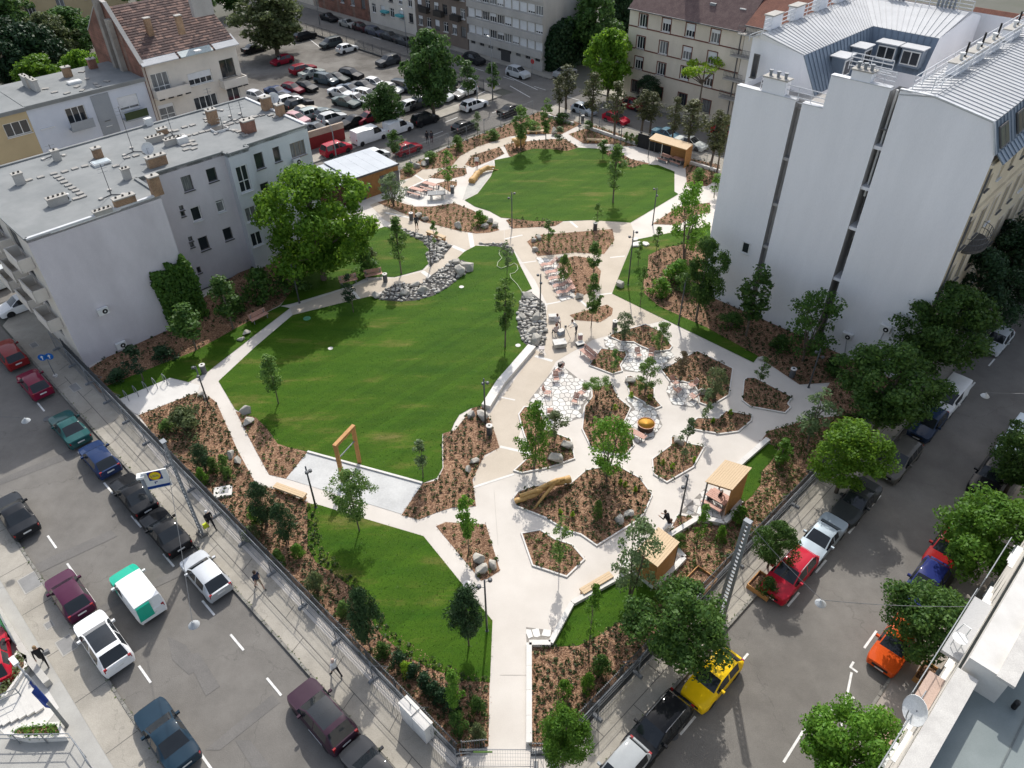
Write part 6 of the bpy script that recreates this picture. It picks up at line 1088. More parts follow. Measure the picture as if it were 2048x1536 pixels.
# flag pole lamp, stairs and planters at the lower left
g = G(134, 1452, PZ); hh = ht((134, 1452), 1345, 52)-PZ; t = thing('lamp_mast', 'lamp mast with a blue flag at the lower left stairs', 'street lamp', g, ANG_L-.3); b = MB(); b.tube([(0, 0, 0), (0, 0, hh)], [.10, .07], 10, steel); b.build('post', parent=t, smooth=True); b = MB(); b.tube([(0, 0, hh-.1), (.8, .35, hh+.1)], .04, 6, steel); b.build('arm', parent=t); b = MB(); b.box((1.0, .45, hh+.1), (.6, .26, .16), .4, white_frame); b.build('lamp_head', parent=t)
b = MB(); n = 8; vs = []; 
for i in range(n+1):
    for j in range(5): x = .08+.95*i/n; vs.append((-x*.6, -.06+.13*math.sin(i*1.1+j*.5), hh-.5-1.7*j/4-.35*i/n))
fs = [(i*5+j, (i+1)*5+j, (i+1)*5+j+1, i*5+j+1) for i in range(n) for j in range(4)]; b.add(vs, fs, M('flag_blue', (.02, .06, .30), rough=.7)); b.build('flag', parent=t, smooth=True)
stairm = M('stair_stone', (.62, .60, .56), (.55, .53, .49), scale=1, rough=.85)
t = thing('staircase', 'broad pale staircase going down beside the pavement', 'stairs', G(110, 1400, PZ), ANG_L); 
for k in range(6): b = MB(); q0 = (20-k*13, 1405+k*4); p = G(60-k*16, 1385+k*6, PZ)-G(110, 1400, PZ); p = Matrix.Rotation(-ANG_L, 3, 'Z') @ p; b.box((p.x, p.y, .12-k*.0-.0), (3.2, .42, .16-.02*k), m=stairm); b.build('step', parent=t)
b = MB(); q = PX([(75, 1345), (118, 1415), (95, 1445), (10, 1470), (-30, 1430)], PZ); tag(flat('landing', q, PZ+.006, stairm), kind='structure')
def planter(px, label, h=.5):
    q = [G(x, y, PZ) for x, y in px]; o = q[0]; t = thing('planter', label, 'planter', o); p2 = [(v.x-o.x, v.y-o.y) for v in q]; inn = offset(p2, .16); out = [Vector(v) for v in ccw(p2)]; b = MB(); n = len(out); vs = []
    for Pn, z in ((out, 0), (out, h), (inn, h), (inn, h-.12)): vs += [(v.x, v.y, z) for v in Pn]
    b.add(vs, [(k*n+j, k*n+(j+1) % n, (k+1)*n+(j+1) % n, (k+1)*n+j) for k in range(3) for j in range(n)], white_conc); b.build('rim', parent=t); b = MB(); b.ngon([(v.x, v.y, h-.1) for v in inn], mulch); b.build('soil', parent=t); C = inpoly_pts([tuple(v) for v in inn], .22, .4); C = np.array([(x, y, h) for x, y in C]); per = 16; D = unit(nr.normal(size=(len(C)*per, 3))+np.array([0, 0, .6])); V = leaves(np.repeat(C, per, axis=0)+D*.24*nr.uniform(.4, 1.4, (len(D), 1)), D, .15); link('planting', npmesh('planting', V, quads(V), LM['olive'] if 'upper' in label else LM['bright']), parent=t)['kind'] = 'stuff'
planter([(20, 1478), (45, 1458), (125, 1452), (138, 1482), (60, 1486)], 'long planter behind the lower left railing'); planter([(-10, 1410), (40, 1310), (60, 1320), (62, 1340), (20, 1400)], 'upper planter with a yellow shrub beside the stairs')
T('bush', 'lime', (15, 1372), 1350, 24, 'yellow shrub in the upper planter at the left edge', None, name='shrub', cat='shrub')
def handrail(pts_, label, h=1.0):
    o = Vector(pts_[0]); t = thing('handrail', label, 'railing', o); b = MB()
    for z in (h, h*.55): b.tube([Vector(p)-o+Vector((0, 0, z)) for p in pts_], .03, 8, steel)
    b.build('rail', parent=t, smooth=True)
    for p in pts_: b = MB(); v = Vector(p)-o; b.tube([v, v+Vector((0, 0, h))], .03, 8, steel); b.build('post', parent=t)
handrail(pts([(-10, 1487), (40, 1487), (95, 1486), (150, 1485), (172, 1515), (190, 1545)]), 'steel handrail round the lower left basement yard'); handrail(pts([(-10, 1420), (45, 1395), (62, 1360)]), 'steel handrail beside the staircase')
handrail(pts([(-10, 1205), (20, 1262), (40, 1300)]), 'steel handrail above the left car ramp'); 
wall_line('parapet', 'pale parapet on the left pavement edge by the ramp', pts([(-20, 1195), (25, 1265), (62, 1325), (100, 1372)]), .5, .35, M('parapet_stone', (.50, .48, .44), (.42, .40, .36), rough=.9))
car('hatch', (.42, .012, .03), cpx((-12, 1318)), AW-.2, 'red car at the left edge beside the parapet', None, full=True)
b = MB(); g = G(8, 1240, PZ); b.bar(g+Vector((0, 0, .9)), G(22, 1275, PZ)+Vector((0, 0, .9)), .03, .8, M('green_banner_dark', (.02, .16, .05), rough=.7)); tag(b.build('banner'), 'dark green banner on the left handrail', 'banner')
for k, px in enumerate(((1860, 1360), (1400, 1165), (1525, 1175))):
    g = G(*px, PZ); t = thing('tree_planter', ['timber tree box at the lower corner of the right pavement', 'timber tree box beside the right mast', 'timber tree box under the small dark street tree'][k], 'tree box', g, ANG_R, 'timber boxes round the street trees'); 
    for s in (-1, 1): b = MB(); b.box((0, s*.7, .2), (1.5, .06, .4), m=wood); b.build('side_board', parent=t); b = MB(); b.box((s*.72, 0, .2), (.06, 1.34, .4), m=wood); b.build('end_board', parent=t)
    b = MB(); b.box((0, 0, .14), (1.38, 1.34, .2), m=mulch); b.build('soil', parent=t)
tag(flat('pavement_bricks', PX([(1760, 1412), (1800, 1440), (1778, 1500), (1722, 1470)], PZ), PZ+.008, cellmat('pink_pavers', (.38, .24, .19), (.43, .29, .23), (.34, .22, .18), 5, bump=.3, patch=.12)), kind='structure')
# ---------------------------------------------------------------- people
def person(px, rz, label, top, bottom, hair=(.04, .025, .015), pose='walk', shoes=(.03, .03, .03), sleeves=True, h=1.74, z=PZ, base=None, shorts=False):
    g = G(*px, z) if base is None else base; t = thing('person', label, 'person', g, rz, 'people')
    k = h/1.74; st = .30 if pose == 'walk' else .06; hip = .93; lean = 0; arm = .22 if pose == 'walk' else .05
    if pose == 'sit': hip = .48
    if pose == 'crouch': hip = .42; lean = .35
    if pose == 'bend': lean = .45
    V = {}; V['pel'] = (0, 0, hip); sx = lean
    V['wst'] = (sx*.3, 0, hip+.16); V['chs'] = (sx*.75, 0, hip+.40); V['nck'] = (sx*1.0, 0, hip+.57); V['hd0'] = (sx*1.08+.015, 0, hip+.66); V['hd1'] = (sx*1.15+.02, 0, hip+.76)
    for s, n in ((1, 'L'), (-1, 'R')):
        f = s*st
        V['hp'+n] = (0, s*.095, hip-.03)
        if pose in ('sit', 'crouch'): V['kn'+n] = (.42, s*.13, hip+.02 if pose == 'sit' else .55); V['an'+n] = (.44 if pose == 'sit' else .18, s*.12, .08); V['to'+n] = (.60 if pose == 'sit' else .34, s*.13, .04)
        else: V['kn'+n] = (f*.55+.03, s*.10, .50); V['an'+n] = (f*1.1-.02, s*.095, .09+(.05 if f < -.1 else 0)); V['to'+n] = (f*1.1+.14, s*.11, .035)
        V['sh'+n] = (sx*.85, s*.19, hip+.51); V['el'+n] = (sx*.85-f*arm*1.2+.02, s*.25, hip+.24)
        V['wr'+n] = (sx*.9-f*arm*2+.10, s*.24, hip+.02) if pose not in ('sit', 'crouch', 'bend') else (sx*.9+.32, s*.17, hip+.20)
    E_ = [('pel', 'wst', 'top'), ('wst', 'chs', 'top'), ('chs', 'nck', 'top'), ('nck', 'hd0', 'skin'), ('hd0', 'hd1', 'skin')]
    Rr = dict(pel=.145, wst=.13, chs=.155, nck=.058, hd0=.088, hd1=.085)
    for n in 'LR':
        E_ += [('pel', 'hp'+n, 'bot'), ('hp'+n, 'kn'+n, 'bot'), ('kn'+n, 'an'+n, 'skin' if shorts else 'bot'), ('an'+n, 'to'+n, 'shoe'), ('chs', 'sh'+n, 'top'), ('sh'+n, 'el'+n, 'top'), ('el'+n, 'wr'+n, 'top' if sleeves else 'skin')]
        Rr.update({'hp'+n: .095, 'kn'+n: .06, 'an'+n: .042, 'to'+n: .04, 'sh'+n: .07, 'el'+n: .045, 'wr'+n: .032})
    names = list(V); me = bpy.data.meshes.new('body'); me.from_pydata([V[n] for n in names], [(names.index(a), names.index(b_)) for a, b_, c in E_], [])
    o = bpy.data.objects.new('body', me); COL.objects.link(o); md = o.modifiers.new('s', 'SKIN'); sv = me.skin_vertices[0].data
    for i, n in enumerate(names): sv[i].radius = (Rr[n], Rr[n]*(1.0 if n not in ('chs', 'pel', 'wst') else 1.15)); sv[i].use_root = (n == 'pel')
    o.modifiers.new('u', 'SUBSURF').levels = 1; dg = bpy.context.evaluated_depsgraph_get(); m2 = bpy.data.meshes.new_from_object(o.evaluated_get(dg)); bpy.data.objects.remove(o)
    m2.materials.clear()
    for m in (M('cloth_%02d%02d%02d' % tuple(int(c*99) for c in top), top, rough=.85), M('cloth_%02d%02d%02d' % tuple(int(c*99) for c in bottom), bottom, rough=.85), skin, M('shoe_%02d' % int(shoes[0]*99), shoes, rough=.6)): m2.materials.append(m)
    mi = dict(top=0, bot=1, skin=2, shoe=3); seg = [(np.array(V[a]), np.array(V[b_]), mi[c]) for a, b_, c in E_]
    for p in m2.polygons:
        c = np.array(p.center); best = 9; bi = 0
        for a, b_, k_ in seg:
            d = b_-a; tt = max(0, min(1, np.dot(c-a, d)/np.dot(d, d))); q = np.linalg.norm(c-a-d*tt)
            if q < best: best = q; bi = k_
        p.material_index = bi; p.use_smooth = True
    # fingers grow on from the wrists
    b = MB(); b.v = [tuple(v.co) for v in m2.vertices]; ms = list(m2.materials); b.ms = ms
    for p in m2.polygons: b.f.append(tuple(p.vertices)); b.m.append(p.material_index)
    for s, n in ((1, 'L'), (-1, 'R')):
        w_, e = Vector(V['wr'+n]), Vector(V['el'+n]); d = (w_-e).normalized(); sd = Vector((d.z, 0, -d.x)).normalized(); b.tube([w_-d*.03, w_+d*.05, w_+d*.09], [.032, .042, .036], 6, skin)
        for j, l in enumerate((.062, .075, .08, .07)): p0 = w_+d*.085+sd*(.027-.018*j); b.tube([p0, p0+d*l*.6, p0+d*l+Vector((.01, 0, -.008))], [.011, .010, .007], 5, skin)
        p0 = w_+d*.03+sd*.035; b.tube([p0, p0+d*.035+sd*.025, p0+d*.07+sd*.03], [.013, .012, .009], 5, skin)
    # a face: nose, eyes, ears
    hx = Vector(V['hd0']).lerp(Vector(V['hd1']), .35); b.hexa([hx+Vector(v) for v in ((.085, -.012, -.02), (.115, -.010, -.025), (.115, .010, -.025), (.085, .012, -.02), (.085, -.006, .03), (.09, -.004, .03), (.09, .004, .03), (.085, .006, .03))], skin)
    for s in (-1, 1): b.box(hx+Vector((.083, s*.032, .028)), (.02, .022, .012), m=black); b.box(hx+Vector((0, s*.092, .005)), (.035, .02, .05), m=skin)
    b.box(hx+Vector((.082, 0, -.045)), (.015, .04, .008), m=M('lips', (.35, .13, .11)))
    bo = b.build('body', parent=t, smooth=True); bo.scale = (k, k, k)
    hb = MB(); c = Vector(V['hd1'])+Vector((-.015, 0, .005)); hb.lathe([(.092, -.10), (.104, -.04), (.103, .03), (.075, .085), (.02, .108)], 12, (c.x-.012, c.y, c.z), M('hair_%02d%02d' % (int(hair[0]*99), int(hair[1]*99)), hair, rough=.6)); ho = hb.build('hair', parent=t, smooth=True); ho.scale = (k, k, k)
    return t
W_, BK, NV_ = (.78, .77, .75), (.015, .015, .017), (.03, .04, .07)
person((674, 1352), ANG_L+.2, 'person in a white shirt and dark trousers walking on the left pavement', W_, (.03, .03, .035), hair=(.55, .42, .36))
person((520, 1177), ANG_L+PI+.2, 'person in a dark top and beige shorts on the left pavement', NV_, (.35, .28, .20), shorts=True, sleeves=False)
t = person((425, 1056), ANG_L+PI, 'person in black with a white cap carrying a yellow bag', BK, BK, hair=(.75, .74, .72)); b = MB(); b.box((.05, -.36, .62), (.14, .34, .42), m=M('yellow_bag', (.55, .62, .03), rough=.6)); o = b.build('carrier_bag'); o.location = t.location; o.rotation_euler = t.rotation_euler; tag(o, 'bright yellow bag carried on the left pavement', 'bag')
t = person((92, 1327), ANG_L+PI-.2, 'fair haired person in black on the near left pavement', BK, BK, hair=(.28, .18, .09)); b = MB(); b.box((-.02, .33, .85), (.18, .3, .3), m=M('grey_bag', (.2, .2, .2))); o = b.build('handbag'); o.location = t.location; o.rotation_euler = t.rotation_euler; tag(o, 'grey handbag of the fair haired person', 'bag')
person((834, 459), -PI/2+.5, 'person in dark clothes standing on the beige path', (.04, .045, .05), (.02, .02, .024), pose='stand', shorts=True); person((954, 337), -PI/2, 'person in a white shirt and dark red trousers by the sandpit', W_, (.22, .05, .05), pose='stand')
person((855, 287), -1, 'left of two people in dark clothes behind the back fence', (.03, .03, .04), (.02, .02, .025), pose='stand'); person((864, 287), 2, 'right of two people in dark clothes behind the back fence', (.05, .05, .06), (.08, .02, .03), pose='stand')
person((1337, 1064), PI*.75, 'person in black crouching at the small corner bed', BK, BK, pose='bend'); person((1327, 1066), .3, 'person in white bending beside the person in black', W_, (.6, .58, .55), pose='crouch', hair=(.1, .06, .04))
t = person((1152, 668), PI+.6, 'person in a white top standing at the equipment on the plaza', W_, (.05, .05, .055), pose='bend', hair=(.16, .08, .05)); person((1114, 652), -1.2, 'person with brown hair sitting at the left of the equipment', (.62, .60, .60), (.25, .2, .2), pose='sit', hair=(.10, .05, .035)); person((1112, 672), 2.0, 'person in pale clothes sitting among the bags', (.55, .45, .42), (.05, .05, .06), pose='sit', hair=(.20, .07, .03)); person((1437, 1005), 2.4, 'person with white hair sitting at the pavilion table', (.03, .03, .035), BK, pose='sit', hair=(.72, .71, .70))
def crate(px, d, m, label, rz=.2, name='equipment_case', cat='case', lift=0):
    t = thing(name, label, cat, G(*px, PZ), rz, 'equipment lying about on the plaza'); b = MB(); b.box((0, 0, lift+d[2]/2), d, m=m); b.build('case', parent=t); b = MB(); b.box((0, 0, lift+d[2]+.025), (d[0]+.04, d[1]+.04, .05), m=M('case_lid', tuple(min(1, c*1.1) for c in (.60, .58, .54)))); b.build('lid', parent=t); b = MB(); b.tube([(-d[0]*.2, -d[1]/2-.02, lift+d[2]*.7), (-d[0]*.2, -d[1]/2-.09, lift+d[2]*.8), (d[0]*.2, -d[1]/2-.09, lift+d[2]*.8), (d[0]*.2, -d[1]/2-.02, lift+d[2]*.7)], .018, 6, black); b.build('handle', parent=t)
crate((1119, 693), (1.1, .8, .35), M('case_beige', (.48, .46, .40)), 'large beige case at the lower end of the equipment', lift=.15); crate((1160, 690), (.7, .5, .22), M('case_dark', (.08, .09, .09)), 'flat dark case right of the beige case', .4); crate((1105, 640), (.7, .45, .5), M('case_white', (.7, .68, .66)), 'whitish box at the upper end of the equipment', .1); crate((1122, 668), (.6, .4, .4), M('case_blue', (.42, .48, .58)), 'pale blue box in the middle of the equipment', .6); crate((1160, 682), (.35, .3, .5), M('case_pink', (.5, .32, .3)), 'small pinkish bag on the dark case', .2, lift=.22)
t = thing('camera_tripod', 'slender tripod standing at the equipment', 'tripod', G(1130, 678, PZ)); b = MB()
for k in range(3): b.tube([(0, 0, 1.3), (.5*math.cos(k*2.1), .5*math.sin(k*2.1), 0)], .02, 5, steel)
b.build('leg', parent=t); b = MB(); b.box((0, 0, 1.38), (.2, .14, .16), m=black); b.build('head', parent=t)
for px, lab in (((1060, 705), 'folded grey stool beside the seat wall'),):
    t = thing('folding_stool', lab, 'stool', G(1083, 705, PZ)); b = MB(); b.box((0, 0, .5), (.5, .5, .08), m=M('stool_fabric', (.55, .5, .48))); b.build('seat', parent=t); b = MB()
    for s in (-1, 1): b.tube([(-.22, s*.2, 0), (.22, s*.2, .48)], .018, 5, steel); b.tube([(.22, s*.2, 0), (-.22, s*.2, .48)], .018, 5, steel)
    b.build('leg_frame', parent=t)
# ---------------------------------------------------------------- building kit
ZV = Vector((0, 0, 1))
class Bld:
    def __init__(s, name, label, O, group=None): s.O = Vector((O.x, O.y, 0)); s.t = thing(name, label, 'building', s.O, 0, group)
    def put(s, mb, name, m=None, parent=None, smooth=False): return mb.build(name, m, parent or s.t, smooth, origin=s.O)
    def poly(s, pts_, m, name): b = MB(); b.ngon([tuple(p) for p in pts_], m); return s.put(b, name)
    def wall(s, A, Bp, z0, z1, m, ops=(), side=1, depth=.22, name='wall'):
        A, Bp = Vector(A), Vector(Bp); u = (Bp-A); u.z = 0; L = u.length; u.normalize(); n = Vector((u.y, -u.x, 0))*side; b = MB()
        X = sorted({0, L}|{x for o in ops for x in (o[0], o[1]) if 0 < x < L}); Z = sorted({z0, z1}|{z for o in ops for z in (o[2], o[3]) if z0 < z < z1})
        def P(x, z, d=0): v = A+u*x-n*d; return (v.x, v.y, z)
        for i in range(len(X)-1):
            for k in range(len(Z)-1):
                xm, zm = (X[i]+X[i+1])/2, (Z[k]+Z[k+1])/2
                if any(o[0] < xm < o[1] and o[2] < zm < o[3] for o in ops): continue
                q = [P(X[i], Z[k]), P(X[i+1], Z[k]), P(X[i+1], Z[k+1]), P(X[i], Z[k+1])]; b.add(q if side > 0 else q[::-1], [(0, 1, 2, 3)], m)
        for x0, x1, a, c in ops:
            for p, q in (((x0, a), (x1, a)), ((x1, a), (x1, c)), ((x1, c), (x0, c)), ((x0, c), (x0, a))): b.add([P(*p), P(*q), P(*q, depth), P(*p, depth)], [(0, 1, 2, 3)], m)
        s.put(b, name); return u, n
    def window(s, A, u, n, sx, z, w_, h, mull=2, tr=0, fm=None, shut=0, sm=None, depth=.16, sill=True, name='window', gm=None, surround=None):
        fm = fm or white_frame; c = A+u*sx-n*depth; c.z = z; b = MB()
        def bar(x0, z0, x1, z1, t_, dd=.06): b.bar(c+u*x0+ZV*z0, c+u*x1+ZV*z1, t_, dd, fm, up=n) if 0 else b.bar(c+u*x0+ZV*z0, c+u*x1+ZV*z1, dd, t_, fm, up=(ZV if abs(z1-z0) < 1e-6 else u))
        e = .045
        bar(-w_/2, -h/2+e, w_/2, -h/2+e, .09); bar(-w_/2, h/2-e, w_/2, h/2-e, .09); bar(-w_/2+e, -h/2+.09, -w_/2+e, h/2-.09, .09); bar(w_/2-e, -h/2+.09, w_/2-e, h/2-.09, .09)
        for k in range(1, mull): x = -w_/2+w_*k/mull; bar(x, -h/2+.09, x, h/2-.09, .08)
        if tr: zz = -h/2+h*tr; bar(-w_/2+.09, zz, w_/2-.09, zz, .07, .05)
        if sill: b.bar(A+u*(sx-w_/2-.06)+n*.05+ZV*(z-h/2-.03), A+u*(sx+w_/2+.06)+n*.05+ZV*(z-h/2-.03), .22, .05, fm)
        if surround:
            for x0, z0, x1, z1 in ((-w_/2-.06, -h/2-.1, -w_/2-.06, h/2+.12), (w_/2+.06, -h/2-.1, w_/2+.06, h/2+.12)): b.bar(A+u*(sx+x0)+n*.02+ZV*(z+z0), A+u*(sx+x1)+n*.02+ZV*(z+z1), .05, .12, surround, up=u)
            b.bar(A+u*(sx-w_/2)+n*.02+ZV*(z+h/2+.06), A+u*(sx+w_/2)+n*.02+ZV*(z+h/2+.06), .05, .12, surround)
        o = s.put(b, name); p = MB(); q = [c+u*x-n*.01+ZV*zz for x, zz in ((-w_/2, -h/2), (w_/2, -h/2), (w_/2, h/2), (-w_/2, h/2))]; p.ngon([tuple(v) for v in q], gm or (glass_win if rnd.random() < .68 else M('curtained_window', (.26, .265, .26), (.10, .105, .11), scale=2.5, rough=.15, stretch=(6, 6, .3)))); s.put(p, 'pane', parent=o)
        if shut > 0: p = MB(); hh = h*shut; p.bar(c-u*(w_/2-.08)+n*.045+ZV*(h/2-.06-hh/2), c+u*(w_/2-.08)+n*.045+ZV*(h/2-.06-hh/2), .03, hh, sm or M('roller_shutter', (.68, .69, .70), (.62, .63, .64), scale=2, rough=.6)); s.put(p, 'shutter', parent=o)
        return o
    def facade(s, A, Bp, z0, z1, m, wins, side=1, **kw):    # wins: (s, z, w, h, {opts})
        ops = [(w_[0]-w_[2]/2, w_[0]+w_[2]/2, w_[1]-w_[3]/2, w_[1]+w_[3]/2) for w_ in wins]; u, n = s.wall(A, Bp, z0, z1, m, ops, side, **kw); A = Vector((A[0], A[1], 0))
        for w_ in wins: s.window(A, u, n, w_[0], w_[1], w_[2], w_[3], **(w_[4] if len(w_) > 4 else {}))
        return u, n
    def roof(s, pts_, z, m, th=.3, name='roof'): b = MB(); b.prism([(p[0], p[1]) for p in pts_], z-th, z, m, bottom=True); return s.put(b, name)
    def edge(s, P, Q, z, w_, h, m, name='parapet'): b = MB(); P, Q = Vector(P), Vector(Q); P.z = Q.z = z; b.bar(P, Q, w_, h, m); return s.put(b, name)
    def chimney(s, p, d, h, z, m, ang, cap=None, pots=0):
        b = MB(); b.box((p.x, p.y, z+h/2), (d[0], d[1], h), ang, m); o = s.put(b, 'chimney'); b = MB(); b.box((p.x, p.y, z+h+.05), (d[0]+.12, d[1]+.12, .1), ang, cap or M('chimney_cap', (.42, .40, .36), (.34, .32, .29))); s.put(b, 'cap', parent=o)
        c, sn = math.cos(ang), math.sin(ang)
        for k in range(pots): x = d[0]*((k+.5)/pots-.5); b = MB(); b.lathe([(.09, 0), (.09, .12), (.06, .12)], 8, (p.x+c*x, p.y+sn*x, z+h+.1), M('pot_dark', (.06, .055, .05))); s.put(b, 'pot', parent=o)
def brickmat(name, c1, c2, mortar, sc=1.0):
    if name in MATS: return MATS[name]
    m = bpy.data.materials.new(name); m.use_nodes = True; t = m.node_tree; b = t.nodes['Principled BSDF']; tc = _n(t, 'ShaderNodeTexCoord'); mp = _n(t, 'ShaderNodeMapping'); mp.inputs['Rotation'].default_value = (PI/2, 0, 0); sepx = _n(t, 'ShaderNodeSeparateXYZ'); cmb = _n(t, 'ShaderNodeCombineXYZ'); ad = _n(t, 'ShaderNodeMath', operation='ADD'); t.links.new(tc.outputs['Object'], sepx.inputs[0]); t.links.new(sepx.outputs[0], ad.inputs[0]); t.links.new(sepx.outputs[1], ad.inputs[1]); t.links.new(ad.outputs[0], cmb.inputs[0]); t.links.new(sepx.outputs[2], cmb.inputs[1])
    k = _n(t, 'ShaderNodeTexBrick'); k.inputs['Scale'].default_value = 4*sc; k.inputs['Color1'].default_value = tuple(c1)+(1,); k.inputs['Color2'].default_value = tuple(c2)+(1,); k.inputs['Mortar'].default_value = tuple(mortar)+(1,); t.links.new(cmb.outputs[0], k.inputs[0])
    n = _n(t, 'ShaderNodeTexNoise'); n.inputs['Scale'].default_value = .8; n.inputs['Detail'].default_value = 6; t.links.new(tc.outputs['Object'], n.inputs[0]); mr = _n(t, 'ShaderNodeMapRange'); mr.inputs[1].default_value = .3; mr.inputs[2].default_value = .7; mr.inputs[3].default_value = .55; mr.inputs[4].default_value = 1.3; t.links.new(n.outputs[0], mr.inputs[0])
    hs = _n(t, 'ShaderNodeHueSaturation'); t.links.new(mr.outputs[0], hs.inputs['Value']); t.links.new(k.outputs[0], hs.inputs['Color']); t.links.new(hs.outputs[0], b.inputs['Base Color']); b.inputs['Roughness'].default_value = .9; MATS[name] = m; return m
brick_y = brickmat('yellow_brick', (.36, .22, .12), (.25, .14, .08), (.30, .26, .20)); brick_r = brickmat('red_brick', (.26, .11, .075), (.18, .075, .05), (.24, .18, .14), .8)
felt = M('roof_felt', (.19, .20, .20), (.25, .258, .255), scale=.35, rough=.9, grain=.08, stretch=(1, 1, 1), bump=.1)
plaster = dict(purple=M('purple_plaster', (.66, .625, .645), (.50, .47, .49), scale=.35, rough=.9, grain=.05, lo=.3, hi=.8, stretch=(1, 1, .5)), grey=M('bluegrey_plaster', (.64, .66, .68), (.51, .53, .555), scale=.2, rough=.9, grain=.05, stretch=(1, 1, .3)), white=M('white_party_wall', (.84, .835, .85), (.72, .72, .735), scale=.35, rough=.9, grain=.03, lo=.35, hi=.85, stretch=(1, 1, .16)), cream=M('cream_plaster', (.68, .61, .51), (.56, .50, .41), scale=.3, rough=.9, grain=.07, stretch=(1, 1, .4)), yellow=M('yellow_plaster', (.70, .61, .45), (.60, .51, .37), scale=.4, rough=.9, grain=.05), ochre=M('ochre_plaster', (.50, .40, .24), (.44, .35, .21), scale=.3, rough=.9, grain=.05), lblue=M('pale_blue_plaster', (.58, .61, .67), (.51, .545, .61), scale=.4, rough=.9, grain=.04), beige=M('beige_plaster', (.68, .63, .56), (.58, .54, .48), scale=.4, rough=.9, grain=.04), brown=M('brown_plaster', (.21, .17, .14), (.155, .125, .105), scale=.3, rough=.9), conc=M('grey_render', (.46, .44, .41), (.36, .345, .32), scale=.3, rough=.9, stretch=(1, 1, .4)), dgrey=M('grey_plaster', (.30, .32, .34), (.26, .28, .30), scale=.5, rough=.9))
seam_white = M('white_seam_metal', (.50, .505, .51), (.44, .445, .45), scale=.5, rough=.7, spec=.2); seam_blue = M('blue_grey_metal', (.20, .245, .30), (.165, .205, .255), scale=.6, rough=.45, metal=.3)
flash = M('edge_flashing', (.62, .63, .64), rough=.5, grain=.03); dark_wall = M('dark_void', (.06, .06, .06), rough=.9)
# ---------------------------------------------------------------- A: the long apartment block on the left
ZA = 12.4; bA = Bld('apartment_block', 'long purple and grey apartment block with flat felt roof on the left', F(10.75, 62.05))
P0, P1, P2, P3, P4, P5, P6, P7, P8, P9, P10 = F(10.75, 62.05), F(21.4, 62.05), F(21.4, 66.55), F(26.9, 66.3), F(29.6, 66.3), F(29.6, 65.5), F(31.8, 65.5), F(31.8, 66.2), F(38.8, 66.3), F(38.8, 77.9), F(10.75, 77.9)
foot = [P0, P1, P2, P4, P5, P6, P7, P8, P9, P10]
bA.wall(P0, P1, 0, ZA, plaster['purple'])
def wl(Ap, u, lst): return [onwall(p, Ap, u)+tuple(r) for p, *r in lst]
def wins_px(Ap, Bp, lst): u = (Bp-Ap).normalized(); return [(lambda sz: (sz[0], sz[1], r[0], r[1], r[2] if len(r) > 2 else {}))(onwall(p, Ap, u)) for p, *r in lst]
wd = M('window_frame_dark', (.12, .115, .11), rough=.6); dk_ = dict(fm=wd, mull=1, sill=True); wf = dict(mull=1); w2 = dict(mull=2); w22 = dict(mull=2, tr=.42)
bA.facade(P2, P4, 0, ZA, plaster['purple'], wins_px(P2, P4, [((375, 367), .95, 1.45, dk_), ((363, 416), .4, .5, dk_), ((366, 428), .4, .5, dk_), ((393, 428), .95, 1.4, wf), ((381, 478), .4, .5, dk_), ((384, 490), .4, .5, dk_), ((408, 487), .95, 1.4, dk_), ((398, 540), .4, .7, dk_), ((424, 350), .95, 1.3, dk_), ((441, 412), .8, 1.25, dict(mull=1, tr=.8)), ((456, 468), .9, 1.3, dk_)]))
bA.wall(P4, P5, 0, ZA, plaster['grey']); bA.facade(P5, P6, 0, ZA, plaster['grey'], wins_px(P5, P6, [((488, 358), 1.2, 2.6, w22), ((503, 428), 1.2, 1.5, w2), ((514, 478), 1.2, 1.5, w2)])); bA.wall(P6, P7, 0, ZA, plaster['grey'])
bA.facade(P7, P8, 0, ZA, plaster['grey'], wins_px(P7, P8, [((519, 322), .95, 1.6, dk_), ((554, 309), .75, 1.5, dk_), ((596, 298), 1.7, 1.5, dict(mull=3, fm=M('bar_frame', (.30, .25, .21)))), ((531, 380), .95, 1.5, dk_)]))
bA.wall(P8, P9, 0, ZA, plaster['grey']); bA.wall(P9, P10, 0, ZA, plaster['beige'])
# street side with loggias
Lf = [(s_, z_, 2.4, 1.9, dict(mull=3, fm=wd, sill=False)) for s_ in (3.0, 7.5, 12) for z_ in (2.9, 5.7, 8.5, 11.0)]
bA.facade(P10, P0, 0, ZA, plaster['beige'], Lf, depth=.9)
for s_ in (1.6, 6, 10.5):
    for z_ in (3.9, 6.8, 9.6):
        c = P0+uL*(s_+.8)-uRp*.55; b = MB(); b.box((c.x, c.y, z_), (3.0, 1.1, .16), ux=uL, m=plaster['beige']); c2 = c-uRp*.5; b.box((c2.x, c2.y, z_+.5), (3.0, .1, 1.0), ux=uL, m=plaster['beige'])
        for k in (-1, 1): e = c+uL*(k*1.45); b.box((e.x, e.y, z_+.5), (.1, 1.0, 1.0), ux=uL, m=plaster['beige'])
        bA.put(b, 'balcony')
bA.roof(foot, ZA, felt)
for a, c in zip(foot, foot[1:]+foot[:1]): bA.edge(a, c, ZA+.06, .28, .16, flash if a in (P8, P0) else felt)
zr = ZA; g_ = lambda x, y: G(x, y, zr)
